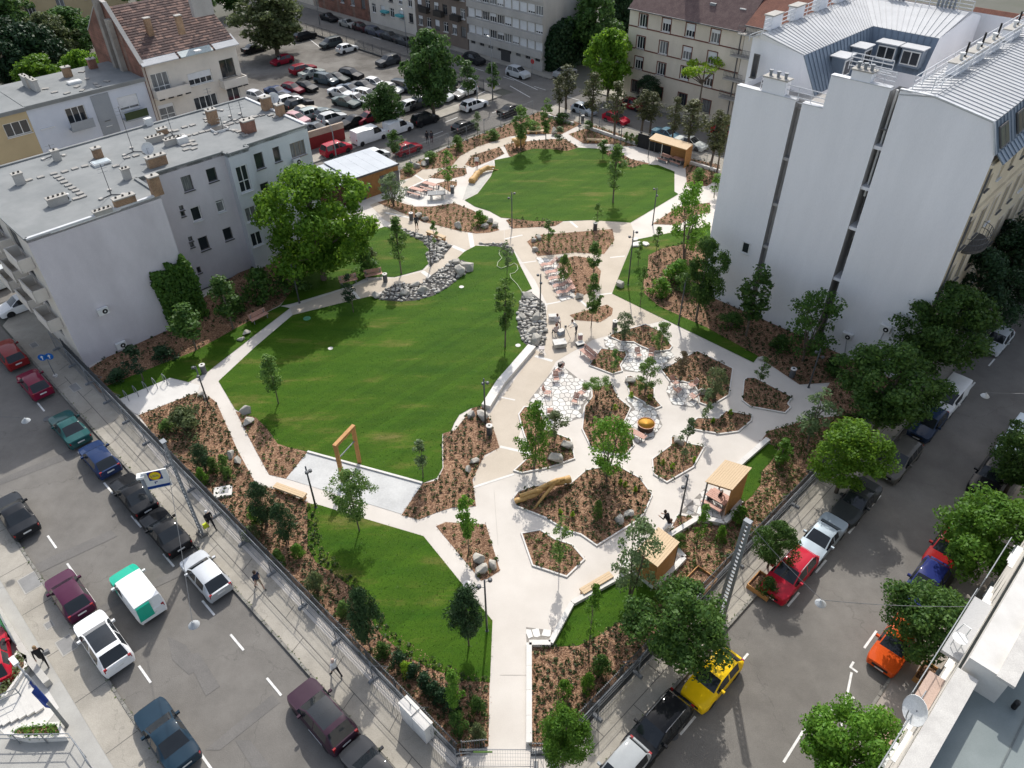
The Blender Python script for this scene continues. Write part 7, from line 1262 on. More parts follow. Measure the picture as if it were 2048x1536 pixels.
for px, d, h, m, pots in [((316, 331), (1.7, .6), .85, brick_y, 3), ((316, 389), (.85, .65), 1.6, brick_y, 1), ((252, 410), (1.7, .6), .7, brick_y, 3), ((256, 358), (.6, .5), .9, plaster['conc'], 2), ((207, 427), (1.4, .45), .3, plaster['conc'], 4), ((118, 408), (1.5, .6), .6, plaster['conc'], 4), ((116, 321), (.6, .5), .9, plaster['conc'], 1), ((198, 315), (.75, .55), .85, brick_y, 1), ((42, 368), (.75, .5), .9, plaster['conc'], 2), ((428, 247), (.9, .75), 1.35, brick_y, 2), ((499, 264), (1.2, .8), 1.15, brick_r, 2), ((535, 219), (.95, .7), 1.25, brick_y, 1), ((562, 231), (.8, .6), 1.1, brick_y, 1), ((312, 284), (1.6, .5), .5, plaster['conc'], 4), ((348, 288), (1.6, .5), .5, plaster['conc'], 4), ((326, 268), (.9, .6), .5, brick_y, 2)]:
    bA.chimney(g_(*px), d, h, zr, m, ANG_R, pots=pots)
for k, px in enumerate([(252, 337), (232, 333), (213, 328), (170, 333), (150, 338), (130, 344), (108, 348), (115, 354), (122, 359), (129, 365), (137, 371), (145, 377), (152, 382), (160, 388), (166, 394), (153, 398), (82, 355), (58, 361), (254, 316), (272, 312), (293, 306), (352, 262), (369, 255), (385, 251), (404, 265), (416, 262), (391, 269), (376, 272), (363, 276), (371, 281), (384, 283), (381, 289), (369, 292), (389, 290), (372, 300), (388, 298), (453, 251), (462, 248), (477, 245), (470, 262), (478, 264), (486, 268), (491, 272), (500, 237), (511, 234), (524, 231), (541, 231), (551, 235), (415, 243), (422, 249), (413, 238), (434, 240), (340, 262), (452, 256)]):
    p = g_(*px); b = MB(); b.box((p.x, p.y, zr+.06), (.55, .42, .09), ANG_R+.4*((k % 3)-1)*.3, M('roof_paver', (.33, .315, .29), (.27, .26, .24))); bA.put(b, 'roof_paver')
def antenna(bl, base, tip_y, tip_x, z, kind=0):
    h = ht(base, tip_y, tip_x) if 0 else 3.2; p = G(base[0], base[1], z); d = ray(tip_x, tip_y); t_ = (p.x*d.x+p.y*d.y)/(d.x*d.x+d.y*d.y); h = max(.8, min(7, CH+d.z*t_-z)); b = MB(); b.tube([p, p+ZV*h], .03, 6, steel_dark)
    for k in range(3): a = k*2.09; b.bar(p+ZV*.05, p+ZV*.05+Vector((math.cos(a), math.sin(a), 0))*1.0, .06, .06, steel_dark); b.box(p+Vector((math.cos(a), math.sin(a), .06)), (.3, .3, .15), a, plaster['conc'])
    for k in range(3): b.bar(p+ZV*(h-.1-.3*k)-uR*.4, p+ZV*(h-.1-.3*k)+uR*.4, .025, .025, steel)
    bl.put(b, 'antenna')
for base, ty, tx in [((267, 304), 213, 235), ((223, 390), 328, 199), ((346, 271), 232, 336), ((465, 240), 205, 460), ((485, 235), 200, 495), ((425, 222), 176, 415), ((447, 262), 233, 440), ((107, 312), 288, 103)]: antenna(bA, base, ty, tx, zr)
def dish(bl, p, r, aim, z):
    b = MB(); b.tube([p, p+ZV*z], .03, 6, steel); R_ = Vector(aim).to_track_quat('Z', 'Y').to_matrix(); c = p+ZV*z; n = 18; vs = []
    for rr_, dd in ((.02, 0), (r*.5, r*.06), (r, r*.22), (r*.98, r*.25)):
        for k in range(n): vs.append(tuple(c+R_ @ Vector((rr_*math.cos(2*PI*k/n), rr_*math.sin(2*PI*k/n), dd))))
    b.add(vs, [(i*n+k, i*n+(k+1) % n, (i+1)*n+(k+1) % n, (i+1)*n+k) for i in range(3) for k in range(n)], M('dish_white', (.72, .73, .72), rough=.7)); b.tube([c+R_ @ Vector((0, -r*.9, r*.2)), c+R_ @ Vector((0, 0, r*.75))], .02, 5, steel); bl.put(b, 'satellite_dish', smooth=False)
dish(bA, g_(303, 318), .55, (.1, -1, .5), 1.0); dish(bA, g_(551, 215), .55, (.3, -1, .5), 1.0)
def ac(bl, c, n, m=None):
    b = MB(); u = Vector((-n.y, n.x, 0)); b.box(c+n*.22, (.85, .32, .58), ux=u, m=white_frame); f = c+n*.385+u*.1; b.tube([f, f+n*.02], .22, 14, black); b.tube([f+n*.02, f+n*.03], .08, 8, white_frame); bl.put(b, 'air_conditioner')
def ac_px(bl, px, A, u, n): s_, z_ = onwall(px, A, u); c = A+u*s_; c.z = z_; ac(bl, c, n)
for px in ((204, 620), (240, 688)): ac_px(bA, px, P0, uRp, -uL)
ac_px(bA, (592, 322), P7, uRp, -uL); c = g_(130, 403); c.z += .35; ac(bA, c, -uL)
def skylight(bl, p, w_, d_, z, m): b = MB(); b.box((p.x, p.y, z+.12), (w_, d_, .24), ANG_R, white_frame); o = bl.put(b, 'skylight'); b = MB(); b.box((p.x, p.y, z+.26), (w_-.16, d_-.16, .05), ANG_R, m); bl.put(b, 'glazing', parent=o)
skylight(bA, g_(203, 328), 1.5, 1.0, zr, M('dome_glass', (.50, .56, .58), rough=.2)); skylight(bA, g_(440, 261), 1.4, 1.1, zr, black)
b = MB(); b.box(g_(366, 286)+ZV*.3, (1.0, .6, .6), ANG_R, white_frame); bA.put(b, 'roof_box'); b = MB(); b.box(g_(299, 250)+ZV*.35, (.7, .5, .7), ANG_R, white_frame); bA.put(b, 'roof_box')
b = MB(); P_ = F(12.5, 62.0); b.bar(P_-uL*.02+ZV*12.35, P_+uRp*5.5-uL*.02+ZV*12.35, .12, .1, white_frame); bA.put(b, 'gutter')
b = MB(); s_ = onwall((122, 650), P0, uRp)
# ---------------------------------------------------------------- B: pale blue and ochre flat roofed houses behind
ZB = 11.0; TB = 97.0; cj = 22.3
bB = Bld('town_house', 'ochre flat roofed house behind the apartment block', F(5, TB)); cB0 = 8
Aq, Bq = F(cB0, TB), F(cj, TB)
def wz(px, t_, ref): return onwall(px, F(ref, t_), uRp)
ww = lambda lst, ref, t_: [(wz(p, t_, ref)[0], wz(p, t_, ref)[1], a, b_, o) for p, a, b_, o in lst]
GB0 = F(cB0, TB)
def lineup(lst, c0, t_): return ww(lst, c0, t_)
bB.facade(F(cB0, TB), F(cj, TB), 0, ZB, plaster['ochre'], lineup([((35, 257), 2.6, 1.5, dict(mull=3)), ((90, 243), 1.4, 1.4, dict(mull=2))], cB0, TB)); bB.roof([F(cB0, TB-.3), F(cj, TB-.3), F(cj, TB+10), F(cB0, TB+10)], ZB+.05, felt); bB.wall(F(cB0, TB+10), F(cB0, TB), 0, ZB, plaster['ochre']); bB.edge(F(cB0, TB-.25), F(cj, TB-.25), ZB+.1, .25, .2, felt)
bB.chimney(G(57, 175, ZB), (1.6, .5), 1.3, ZB, plaster['conc'], ANG_L, pots=2); bB.chimney(G(73, 182, ZB), (1.8, .5), 1.3, ZB, plaster['conc'], ANG_L, pots=2)
cC = 36.0; bC = Bld('town_house', 'pale blue grey house with a flat roof and bicycles on its balcony', F(cj, TB))
w3 = dict(mull=1); bC.facade(F(cj+.01, TB), F(cC, TB), 0, ZB, plaster['lblue'], lineup([((154, 231), 2.2, 2.0, dict(mull=3)), ((208, 222), .6, 2.2, dict(mull=1, fm=wd)), ((216, 246), .6, .6, w3), ((257, 205), 2.4, 1.6, dict(mull=2, shut=.75))], cj, TB))
bC.roof([F(cj+.02, TB-.3), F(cC, TB-.3), F(cC, TB+10), F(cj+.02, TB+10)], ZB+.1, felt); bC.edge(F(cj, TB-.25), F(cC, TB-.25), ZB+.16, .25, .22, felt)
s0 = wz((180, 195), TB, cj)[0]; s1 = wz((216, 188), TB, cj)[0]; b = MB(); b.bar(F(cj+s0, TB-.03)+ZV*5.3, F(cj+s1, TB-.03)+ZV*5.3, .08, 10.5, plaster['dgrey']); bC.put(b, 'stair_panel')
for px, w_ in (((160, 250), 2.6), ((267, 230), 2.8)):
    s_, z_ = wz(px, TB, cj); c = F(cj+s_, TB-.6); b = MB(); b.box((c.x, c.y, z_-.15), (w_, 1.2, .16), ux=uRp, m=plaster['dgrey'])
    c2 = F(cj+s_, TB-1.15); b.box((c2.x, c2.y, z_+.35), (w_, .06, .9), ux=uRp, m=plaster['dgrey'] if px[0] < 200 else M('balcony_plants', (.05, .07, .03))); bC.put(b, 'balcony')
for px, m in (((138, 155), brick_y), ((188, 138), brick_r)): bC.chimney(G(*px, ZB), (.9, .7), 1.2, ZB, m, ANG_R, pots=1)
skylight(bC, G(150, 168, ZB), 1.5, .9, ZB+.1, white_frame)
for k, px in enumerate([(110, 187), (135, 189), (155, 176), (165, 183), (175, 160), (192, 170), (197, 175), (214, 165), (164, 146), (92, 180)]): p = G(*px, ZB); b = MB(); b.box((p.x, p.y, ZB+.16), (.7, .45, .1), ANG_R+k*.3, M('roof_paver')) if 0 else b.box((p.x, p.y, ZB+.16), (.7, .45, .1), ANG_R+k*.3, MATS['roof_paver']); bC.put(b, 'roof_paver')
# ---------------------------------------------------------------- C: beige house with the patched tile roof
ZC = 12.5; cD = 48.6; bD = Bld('town_house', 'beige corner house with a patched brown tile roof and brick gable', F(cC, TB))
lst = lineup([((322, 165), 2.2, 2.3, dict(mull=3, tr=.3)), ((400, 155), 3.2, 1.5, dict(mull=4, shut=.5)), ((455, 136), 2.0, 2.2, dict(mull=2, fm=wd)), ((335, 224), 2.0, 2.0, dict(mull=2, tr=.35, shut=.2)), ((413, 205), 3.2, 1.8, dict(mull=4)), ((467, 186), 1.8, 2.2, dict(mull=2))], cC, TB)
bD.facade(F(cC+.02, TB), F(cD, TB), 0, ZC, plaster['beige'], lst, depth=.5)
for (px, w_) in (((338, 178), 4.4), ((462, 160), 3.4)):
    s_, z_ = wz(px, TB, cC); c = F(cC+s_, TB-.65); b = MB(); b.box((c.x, c.y, z_-.5), (w_, 1.3, .2), ux=uRp, m=plaster['beige']); c2 = F(cC+s_, TB-1.25); b.box((c2.x, c2.y, z_), (w_, .14, .9), ux=uRp, m=plaster['beige'])
    for k in (-1, 1): e = c+uRp*(k*(w_/2-.06)); b.box((e.x, e.y, z_), (.12, 1.2, .9), ux=uRp, m=plaster['beige'])
    bD.put(b, 'balcony')
    for k in range(4): e = F(cC+s_-w_/2+.5+k*(w_-1)/3, TB-1.33); b = MB(); b.box((e.x, e.y, z_-.62), (.7, .06, .14), ux=uRp, m=black); bD.put(b, 'balcony_slot')
ZRD = 17.6; tR = TB+7.0; tiles = M('old_roof_tiles', (.16, .10, .085), (.27, .165, .135), scale=1.8, rough=.9, grain=.25, bscale=9)
tile_i = islandmat('patched_tiles', (.085, .060, .056), (.125, .084, .075), (.25, .16, .13)); tm = MB(); rows = 24; per = 44
for r_ in range(rows):
    f0, f1 = r_/rows, (r_+1.15)/rows; a = F(cC, TB-.5+(tR-TB+.5)*f0, ZC+.1+(ZRD-ZC)*f0); e = F(cC, TB-.5+(tR-TB+.5)*f1, ZC+.1+(ZRD-ZC)*f1)
    k = 0
    while k < per:
        n_ = rnd.choice((1, 1, 2, 3)) ; x0, x1 = (cD-cC)*k/per, (cD-cC)*min(per, k+n_)/per; k += n_
        o0, o1 = uRp*x0, uRp*(x1-.02); up = Vector((0, 0, .05)); tm.add([a+o0+up*1.6, a+o1+up*1.6, e+o1, e+o0, a+o0-up*.3, a+o1-up*.3], [(0, 1, 2, 3), (4, 5, 1, 0)], tile_i)
o = bD.put(tm, 'roof_tiles'); o['kind'] = 'stuff'
b = MB(); b.hexa([F(cC, TB-.45, ZC-.1), F(cD, TB-.45, ZC-.1), F(cD, tR+6, ZC-.1), F(cC, tR+6, ZC-.1), F(cC, tR-.1, ZRD-.05), F(cD, tR-.1, ZRD-.05), F(cD, tR+.1, ZRD-.05), F(cC, tR+.1, ZRD-.05)], tiles); bD.put(b, 'roof')
b = MB(); b.add([F(cC-.02, TB, 0), F(cC-.02, tR+6.5, 0), F(cC-.02, tR+6.5, 14.2), F(cC-.02, tR+.3, ZRD+1.2), F(cC-.02, tR-1.6, ZRD+1.0), F(cC-.02, TB-.3, ZC+.25)], [(0, 1, 2, 3, 4, 5)], brick_r); b.add([F(cC+.35, TB, 0), F(cC+.35, tR+6.5, 0), F(cC+.35, tR+6.5, 14.2), F(cC+.35, tR+.3, ZRD+1.2), F(cC+.35, tR-1.6, ZRD+1.0), F(cC+.35, TB-.3, ZC+.25)], [(0, 1, 2, 3, 4, 5)], brick_r)
for p, q in (((tR+6.5, 14.2), (tR+.3, ZRD+1.2)), ((tR+.3, ZRD+1.2), (tR-1.6, ZRD+1.0)), ((tR-1.6, ZRD+1.0), (TB-.3, ZC+.25))): b.bar(F(cC+.17, p[0], p[1]), F(cC+.17, q[0], q[1]), .5, .12, plaster['conc'])
bD.put(b, 'brick_gable')
for t_, h in ((TB+4.6, ZRD-.6), (TB+6.6, ZRD+1.6)): b = MB(); c = F(cC-.35, t_, h/2); b.box(c, (.6, .8, h), ux=uRp, m=M('chimney_render', (.34, .31, .27), (.22, .20, .18), scale=.6)); bD.put(b, 'chimney_stack')
bD.wall(F(cD, TB), F(cD, tR+6), 0, ZC, plaster['beige'])
for px, zz in (((300, 45), 16), ((362, 40), 16.2)): p = G(px[0], px[1]+18, zz-.8); bD.chimney(p, (.7, .55), 2.1, zz-1.4, brick_y, ANG_R)
p = G(405, 22, 16.5); bD.chimney(p, (2.6, .8), 2.2, 16, plaster['conc'], ANG_R, pots=3)
for px, zz in (((282, 36), 16.2), ((395, 101), 13.6)): p = G(*px, zz); b = MB(); b.box((p.x, p.y, zz), (.8, .6, .12), ANG_R, white_frame); bD.put(b, 'roof_window')
for f0, f1, m in ((-.3, 4.6, seam_white), (4.6, 9.2, M('pale_green_metal', (.40, .46, .46), rough=.5)), (9.2, 12.8, seam_white)):
    b = MB(); b.hexa([F(cC+f0+.3, TB-.75, ZC-.02), F(cC+f1, TB-.75, ZC-.02), F(cC+f1, TB+1.0, ZC+.5), F(cC+f0+.3, TB+1.0, ZC+.5), F(cC+f0+.3, TB-.75, ZC+.08), F(cC+f1, TB-.75, ZC+.08), F(cC+f1, TB+1.0, ZC+1.05), F(cC+f0+.3, TB+1.0, ZC+1.05)], m); bD.put(b, 'eave_sheet')
# ---------------------------------------------------------------- D: the big white corner building on the right
CQ, TQ = 57.26, 10.6; bW = Bld('corner_building', 'tall white corner building with blank party wall and metal mansard roof', F(CQ, TQ)); wm = plaster['white']
def D(s_, z, d=0): return F(CQ+d, TQ+s_, z)
def dface(pts_, d=0, m=wm, name='party_wall'): b = MB(); b.ngon([tuple(D(s_, z, d)) for s_, z in pts_], m); return bW.put(b, name)
dface([(0, 0), (0, 19.5), (.82, 21.55), (4.84, 22.27), (7.2, 22.2), (7.2, 0)])
dface([(7.85, 0), (7.85, 22.2), (9.4, 22.25), (9.4, 22.95), (10.85, 22.8), (10.85, 22.2), (12.28, 22.1), (12.28, 19.85), (13.95, 19.75), (13.95, 0)])
dface([(14.5, 0), (14.5, 19.86), (15.55, 19.9), (15.55, 21), (17.5, 20.95), (17.5, 19.85), (19.65, 19.75), (19.65, 0)])
for s0, s1, zt, dp in ((7.2, 7.85, 22.0, 1.6), (13.95, 14.5, 19.7, .7)):
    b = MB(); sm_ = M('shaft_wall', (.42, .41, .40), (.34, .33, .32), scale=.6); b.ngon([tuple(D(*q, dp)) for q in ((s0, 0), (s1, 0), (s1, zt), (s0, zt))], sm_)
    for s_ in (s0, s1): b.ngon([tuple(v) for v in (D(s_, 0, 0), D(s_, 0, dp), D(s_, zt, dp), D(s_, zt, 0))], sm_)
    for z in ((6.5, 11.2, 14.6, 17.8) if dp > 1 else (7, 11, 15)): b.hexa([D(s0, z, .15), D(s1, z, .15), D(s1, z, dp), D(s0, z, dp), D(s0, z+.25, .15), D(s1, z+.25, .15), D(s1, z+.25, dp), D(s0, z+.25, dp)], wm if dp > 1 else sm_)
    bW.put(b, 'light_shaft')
    if dp > 1:
        for z in (9, 12.8, 16): bW.window(D(s0, 0, dp), (D(s1, 0)-D(s0, 0)).normalized(), -uRp, (s1-s0)/2, z, .5, 1.6, mull=1, fm=wd, depth=-.03, sill=False)
b = MB(); b.tube([D(7.6, 13.9, .7), D(7.6, 22, .7)], .09, 8, white_frame); bW.put(b, 'downpipe')
for s0, s1, z, th in ((7.85, 12.28, 22.15, .45), (12.28, 13.95, 19.7, .5), (14.5, 19.65, 19.8, .5)):   # thickness of the parapet walls
    b = MB(); b.hexa([D(s0, 19.0, .02), D(s1, 19.0, .02), D(s1, 19.0, th), D(s0, 19.0, th), D(s0, z, .02), D(s1, z, .02), D(s1, z, th), D(s0, z, th)], wm); b.hexa([D(s0, z+.03, -.06), D(s1, z+.03, -.06), D(s1, z+.03, th+.06), D(s0, z+.03, th+.06), D(s0, z+.09, -.06), D(s1, z+.09, -.06), D(s1, z+.09, th+.06), D(s0, z+.09, th+.06)], flash); bW.put(b, 'parapet')
for s0, s1, z0, z1 in ((9.4, 10.85, 22.2, 22.87), (15.55, 17.5, 19.85, 20.97)):
    b = MB(); b.hexa([D(s0, z0, .01), D(s1, z0, .01), D(s1, z0, .8), D(s0, z0, .8), D(s0, z1, .01), D(s1, z1, .01), D(s1, z1, .8), D(s0, z1, .8)], wm); o = bW.put(b, 'chimney'); b = MB(); b.hexa([D(s0-.1, z1+.01, -.08), D(s1+.1, z1+.01, -.08), D(s1+.1, z1+.01, .9), D(s0-.1, z1+.01, .9), D(s0-.1, z1+.1, -.08), D(s1+.1, z1+.1, -.08), D(s1+.1, z1+.1, .9), D(s0-.1, z1+.1, .9)], M('chimney_cap')) if 0 else b.hexa([D(s0-.1, z1+.01, -.08), D(s1+.1, z1+.01, -.08), D(s1+.1, z1+.01, .9), D(s0-.1, z1+.01, .9), D(s0-.1, z1+.1, -.08), D(s1+.1, z1+.1, -.08), D(s1+.1, z1+.1, .9), D(s0-.1, z1+.1, .9)], MATS['chimney_cap']); bW.put(b, 'cap', parent=o)
    for k in range(3): b = MB(); v = D(s0+(s1-s0)*(k+.5)/3, z1+.1, .4); b.lathe([(.12, 0), (.12, .3), (.17, .32), (.17, .42)], 10, tuple(v), steel); bW.put(b, 'flue', parent=o)
DE = 30.0                                        # street wing runs this far back
TH = 19.2
b = MB(); b.hexa([D(7.2, 0, 1.7), D(19.65, 0, 1.7), D(19.65, 0, 4), D(7.2, 0, 4), D(7.2, TH, 1.7), D(19.65, TH, 1.7), D(19.65, TH, 4), D(7.2, TH, 4)], wm); b.ngon([tuple(v) for v in (D(7.2, TH+.01, .3), D(19.65, TH+.01, .3), D(19.65, TH+.01, 5), D(7.2, TH+.01, 5))], M('terrace_floor', (.40, .38, .35), (.33, .31, .29), scale=1)); bW.put(b, 'terrace')
bW.wall(D(19.65, 0), D(19.65, 0, DE-2), 0, 19.7, wm); bW.wall(D(7.2, 0, DE), D(7.2, 0, 4), 0, 22.1, wm, name='court_wall')
# street facade
fw_ = []
for i, s_ in enumerate([1.6, 4.2, 6.9, 9.6, 12.3, 15, 17.7, 20.4, 23.1, 25.8, 28.4]):
    for z, h in ((1.6, 2.0), (5.3, 2.3), (9.2, 2.4), (13.1, 2.3), (17.1, 1.15)): fw_.append((s_, z, 1.25 if z < 17 else .95, h, dict(mull=2, tr=.68 if z < 17 else 0, fm=wd if (i+int(z)) % 3 else white_frame, surround=None if z > 16 else plaster['cream'])))
bW.facade(D(0, 0), D(0, 0, DE), 0, 19.0, plaster['yellow'], fw_, side=1, depth=.25, name='street_facade')
for z in (3.6, 15.2, 18.75): b = MB(); b.bar(D(-.09, z, .02), D(-.09, z, DE), .18, .22, plaster['yellow']); bW.put(b, 'cornice')
b = MB(); c0 = D(0, 11.4, 4.2); n = 14; vs = [];
for k in range(n+1): a = PI*k/n; vs.append(tuple(c0+uRp*(1.9*math.cos(a))-uL*(1.15*math.sin(a))))
vs2 = [(v[0], v[1], v[2]-.22) for v in vs]; b.add(vs+vs2, [tuple(range(n+1)), tuple(range(2*n+1, n, -1))]+[(k, k+1, n+2+k, n+1+k) for k in range(n)], M('balcony_dark', (.09, .085, .08))); o = bW.put(b, 'round_balcony'); b = MB()
for z in (.5, 1.0): b.tube([Vector(v)+ZV*z for v in vs], .025, 6, steel_dark)
for v in vs: b.tube([Vector(v), Vector(v)+ZV*1.0], .02, 5, steel_dark)
bW.put(b, 'railing', parent=o)
b = MB(); b.tube([D(-.12, 0, .25), D(-.12, 18.6, .25)], .07, 8, steel_dark); bW.put(b, 'downpipe')
def panels(P00, P10, P11, P01, n, m, name='roof_panel', seam=.06, th=.04):   # standing seam sheets between two edges
    P00, P10, P11, P01 = [Vector(p) for p in (P00, P10, P11, P01)]; N = (P10-P00).cross(P01-P00).normalized()
    if N.z < -.05: N = -N
    for k in range(n):
        a, c = k/n, (k+1)/n; q0, q1, r0, r1 = P00.lerp(P10, a), P00.lerp(P10, c), P01.lerp(P11, a), P01.lerp(P11, c); d = (q1-q0).normalized()*.012
        b = MB(); b.hexa([q0-N*.03, q1-N*.03, r1-N*.03, r0-N*.03, q0+N*th*.4, q1-d+N*th*.4, r1-d+N*th*.4, r0+N*th*.4], m); b.bar(q0+N*(th*.4+seam/2), r0+N*(th*.4+seam/2), .03, seam, m, up=N); bW.put(b, name)
panels(D(.80, 21.56, -.06), D(.80, 21.56, DE), D(4.84, 22.28, DE), D(4.84, 22.28, -.06), 44, seam_white); panels(D(7.25, 21.9, 0), D(7.25, 21.9, DE), D(4.88, 22.28, DE), D(4.88, 22.28, 0), 40, seam_white)
panels(D(-.02, 19.55, -.05), D(-.02, 19.55, DE), D(.80, 21.5, DE), D(.80, 21.5, -.05), 44, seam_blue, 'mansard_panel'); panels(D(-.65, 18.95, .35), D(-.65, 18.95, DE), D(-.03, 19.54, DE), D(-.03, 19.54, .35), 44, seam_blue, 'mansard_panel')
mu = Vector((uRp.x, uRp.y, 0)); mn = (-uL+ZV*.4).normalized()
for d_ in (1.6, 5.2, 8.8, 12.4, 16, 19.6, 23.2):
    b = MB(); c = D(.28, 20.45, d_); upv = (D(.80, 21.5)-D(-.02, 19.55)).normalized(); b.bar(c-mu*.85+mn*.05, c+mu*.85+mn*.05, .10, 1.45, wd, up=upv); o = bW.put(b, 'dormer_window'); b = MB()
    for k in (-1, 1): b.bar(c+mu*(k*.42-.34)+mn*.10, c+mu*(k*.42+.34)+mn*.10, .04, 1.2, M('green_glass', (.10, .14, .11), rough=.1), up=upv)
    bW.put(b, 'pane', parent=o)
b = MB()
for p, q in (((0, 19.5), (.82, 21.58)), ((.82, 21.58), (4.84, 22.3)), ((4.84, 22.3), (7.2, 22.25))): b.bar(D(p[0], p[1]+.06, .05), D(q[0], q[1]+.06, .05), .3, .08, flash)
bW.put(b, 'verge_flashing')
def rail(p, q, h=1.0, n=8, bars=3):
    b = MB(); p, q = Vector(p), Vector(q)
    for k in range(1, bars+1): b.tube([p+ZV*h*k/bars, q+ZV*h*k/bars], .035, 6, M('pale_rail', (.66, .67, .68), rough=.4))
    for k in range(n+1): v = p.lerp(q, k/n); b.tube([v, v+ZV*h], .03, 6, MATS['pale_rail'])
    bW.put(b, 'roof_railing')
rail(D(5.3, 22.25, .5), D(5.3, 22.25, DE), 1.1, 16); rail(D(6.6, 22.1, .5), D(6.6, 22.1, DE), 1.1, 16); rail(D(12.4, TH, .35), D(17.8, TH, .35), 1.5, 5, 4); rail(D(7.9, 21.9, .6), D(10.9, 21.9, .6), 1.2, 4, 4); rail(D(9.2, 21.9, 3.2), D(12.4, 21.9, 3.2), 1.2, 4, 4)
for d_ in (7, 10.5, 14, 19): b = MB(); c = D(5.9, 22.4, d_); b.box(c+ZV*.2, (2.4, .8, .8), ux=uRp, m=wm); o = bW.put(b, 'chimney'); b = MB(); b.box(c+ZV*.64, (2.5, .9, .08), ux=uRp, m=MATS['chimney_cap']); bW.put(b, 'cap', parent=o); b = MB(); b.lathe([(.12, 0), (.12, .3), (.2, .34), (.2, .46)], 10, tuple(c+ZV*.68), white_frame); b.tube([c+ZV*.68+uRp*.8, c+ZV*1.7+uRp*.8], .08, 8, black); bW.put(b, 'flue', parent=o)
# courtyard wings
def Fc(c, t_, z): return F(c, t_, z)
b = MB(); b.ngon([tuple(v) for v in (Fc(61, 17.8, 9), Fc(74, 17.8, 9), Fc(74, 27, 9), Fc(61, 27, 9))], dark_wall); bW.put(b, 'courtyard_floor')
zc_ = 22.0; b = MB(); b.ngon([tuple(v) for v in (Fc(61, 25.3, TH), Fc(61, 27.0, zc_), Fc(61.6, 31.0, zc_+.75), Fc(62, 32.1, zc_+.3), Fc(62, 32.1, 0), Fc(61, 25.3, 0))], wm); bW.put(b, 'end_wall')
bW.window(Fc(61, 25.3, 0), uL, -uRp, 5.6, 20.4, .55, 1.9, mull=1, fm=wd, depth=-.04)
panels(Fc(61, 26.95, zc_), Fc(73, 26.6, zc_), Fc(80.4, 31.0, zc_+.75), Fc(61.5, 31.0, zc_+.75), 30, seam_white); panels(Fc(61.5, 32.1, zc_+.3), Fc(80.4, 32.1, zc_+.3), Fc(80.4, 31.02, zc_+.76), Fc(61.5, 31.02, zc_+.76), 20, seam_white)
panels(Fc(73, 26.6, zc_), Fc(73, 20.9, zc_), Fc(80, 21.2, zc_+.75), Fc(80.4, 31.0, zc_+.75), 14, seam_white)
panels(Fc(61, 25.3, TH), Fc(71.6, 25.3, TH), Fc(73, 26.6, zc_-.03), Fc(61, 26.95, zc_-.03), 20, seam_blue, 'mansard_panel'); panels(Fc(71.6, 25.3, TH), Fc(71.6, 20.9, TH), Fc(73, 20.9, zc_-.03), Fc(73, 26.6, zc_-.03), 10, seam_blue, 'mansard_panel')
b = MB(); b.ngon([tuple(v) for v in (Fc(71.6, 20.9, 9), Fc(71.6, 20.9, TH), Fc(73, 20.9, zc_), Fc(80, 20.9, zc_+.75), Fc(83, 20.9, zc_), Fc(83, 20.9, 9))], wm); b.ngon([tuple(v) for v in (Fc(71.6, 25.3, TH), Fc(61, 25.3, TH), Fc(61, 25.3, 9), Fc(71.6, 25.3, 9))], wm); b.ngon([tuple(v) for v in (Fc(71.6, 25.3, TH), Fc(71.6, 20.9, TH), Fc(71.6, 20.9, 9), Fc(71.6, 25.3, 9))], wm); bW.put(b, 'court_wall')
bW.wall(Fc(62, 32.1, 0), Fc(84, 32.1, 0), 0, zc_+.3, wm); bW.wall(Fc(84, 32, 0), Fc(84, 12, 0), 0, zc_, wm)
for c_, t_ in ((72.4, 24.2), (72.4, 22.1)):
    b = MB(); v = Fc(c_-.8, t_, 20.6); b.box(v, (1.1, 1.7, 1.5), ux=uRp, m=seam_blue); o = bW.put(b, 'dormer'); b = MB(); b.box(v+ZV*.8-uRp*.1, (1.5, 2.0, .08), ux=uRp, m=seam_white); bW.put(b, 'dormer_roof', parent=o); b = MB(); b.box(v-uRp*.57, (.06, 1.5, 1.15), ux=uRp, m=white_frame); b.box(v-uRp*.61-uL*.36, (.04, .62, .95), ux=uRp, m=glass_win); b.box(v-uRp*.61+uL*.36, (.04, .62, .95), ux=uRp, m=glass_win); bW.put(b, 'dormer_window', parent=o)
for c_ in (65.5, 69.2): v = Fc(c_, 25.6, 20.5); b = MB(); b.box(v, (1.6, 1.1, 1.6), ux=uRp, m=seam_blue); o = bW.put(b, 'dormer'); b = MB(); b.box(v+ZV*.85, (1.9, 1.4, .08), ux=uRp, m=seam_white); bW.put(b, 'dormer_roof', parent=o); b = MB(); b.box(v-uL*.57, (1.4, .06, 1.3), ux=uRp, m=white_frame); b.box(v-uL*.61, (1.1, .05, 1.05), ux=uRp, m=glass_win); bW.put(b, 'dormer_window', parent=o)
rail(Fc(62, 31.3, zc_+.7), Fc(80, 31.3, zc_+.7), 1.0, 12); rail(Fc(80.2, 31, zc_+.75), Fc(80, 21, zc_+.75), .9, 8); rail(Fc(61.2, 32, 22.1), Fc(61.2, 31, 22.6), .5, 1, 1)
for c_ in (64, 68, 72.5, 76.5): b = MB(); v = Fc(c_, 31.6, zc_+.9); b.box(v+ZV*.3, (1.6, .7, 1.1), ux=uRp, m=wm); o = bW.put(b, 'chimney'); b = MB(); b.box(v+ZV*.9, (1.8, .9, .1), ux=uRp, m=MATS['chimney_cap']); bW.put(b, 'cap', parent=o)
for t_ in (28.5, 24): 
    for k in range(5): b = MB(); v = Fc(80.1, t_-.35*k, zc_+.8); b.tube([v, v+ZV*1.2], .12, 8, steel); bW.put(b, 'flue')
for px in ((1697, 670), (1773, 655)): ac_px(bW, px, D(0, 0), uL, -uRp)
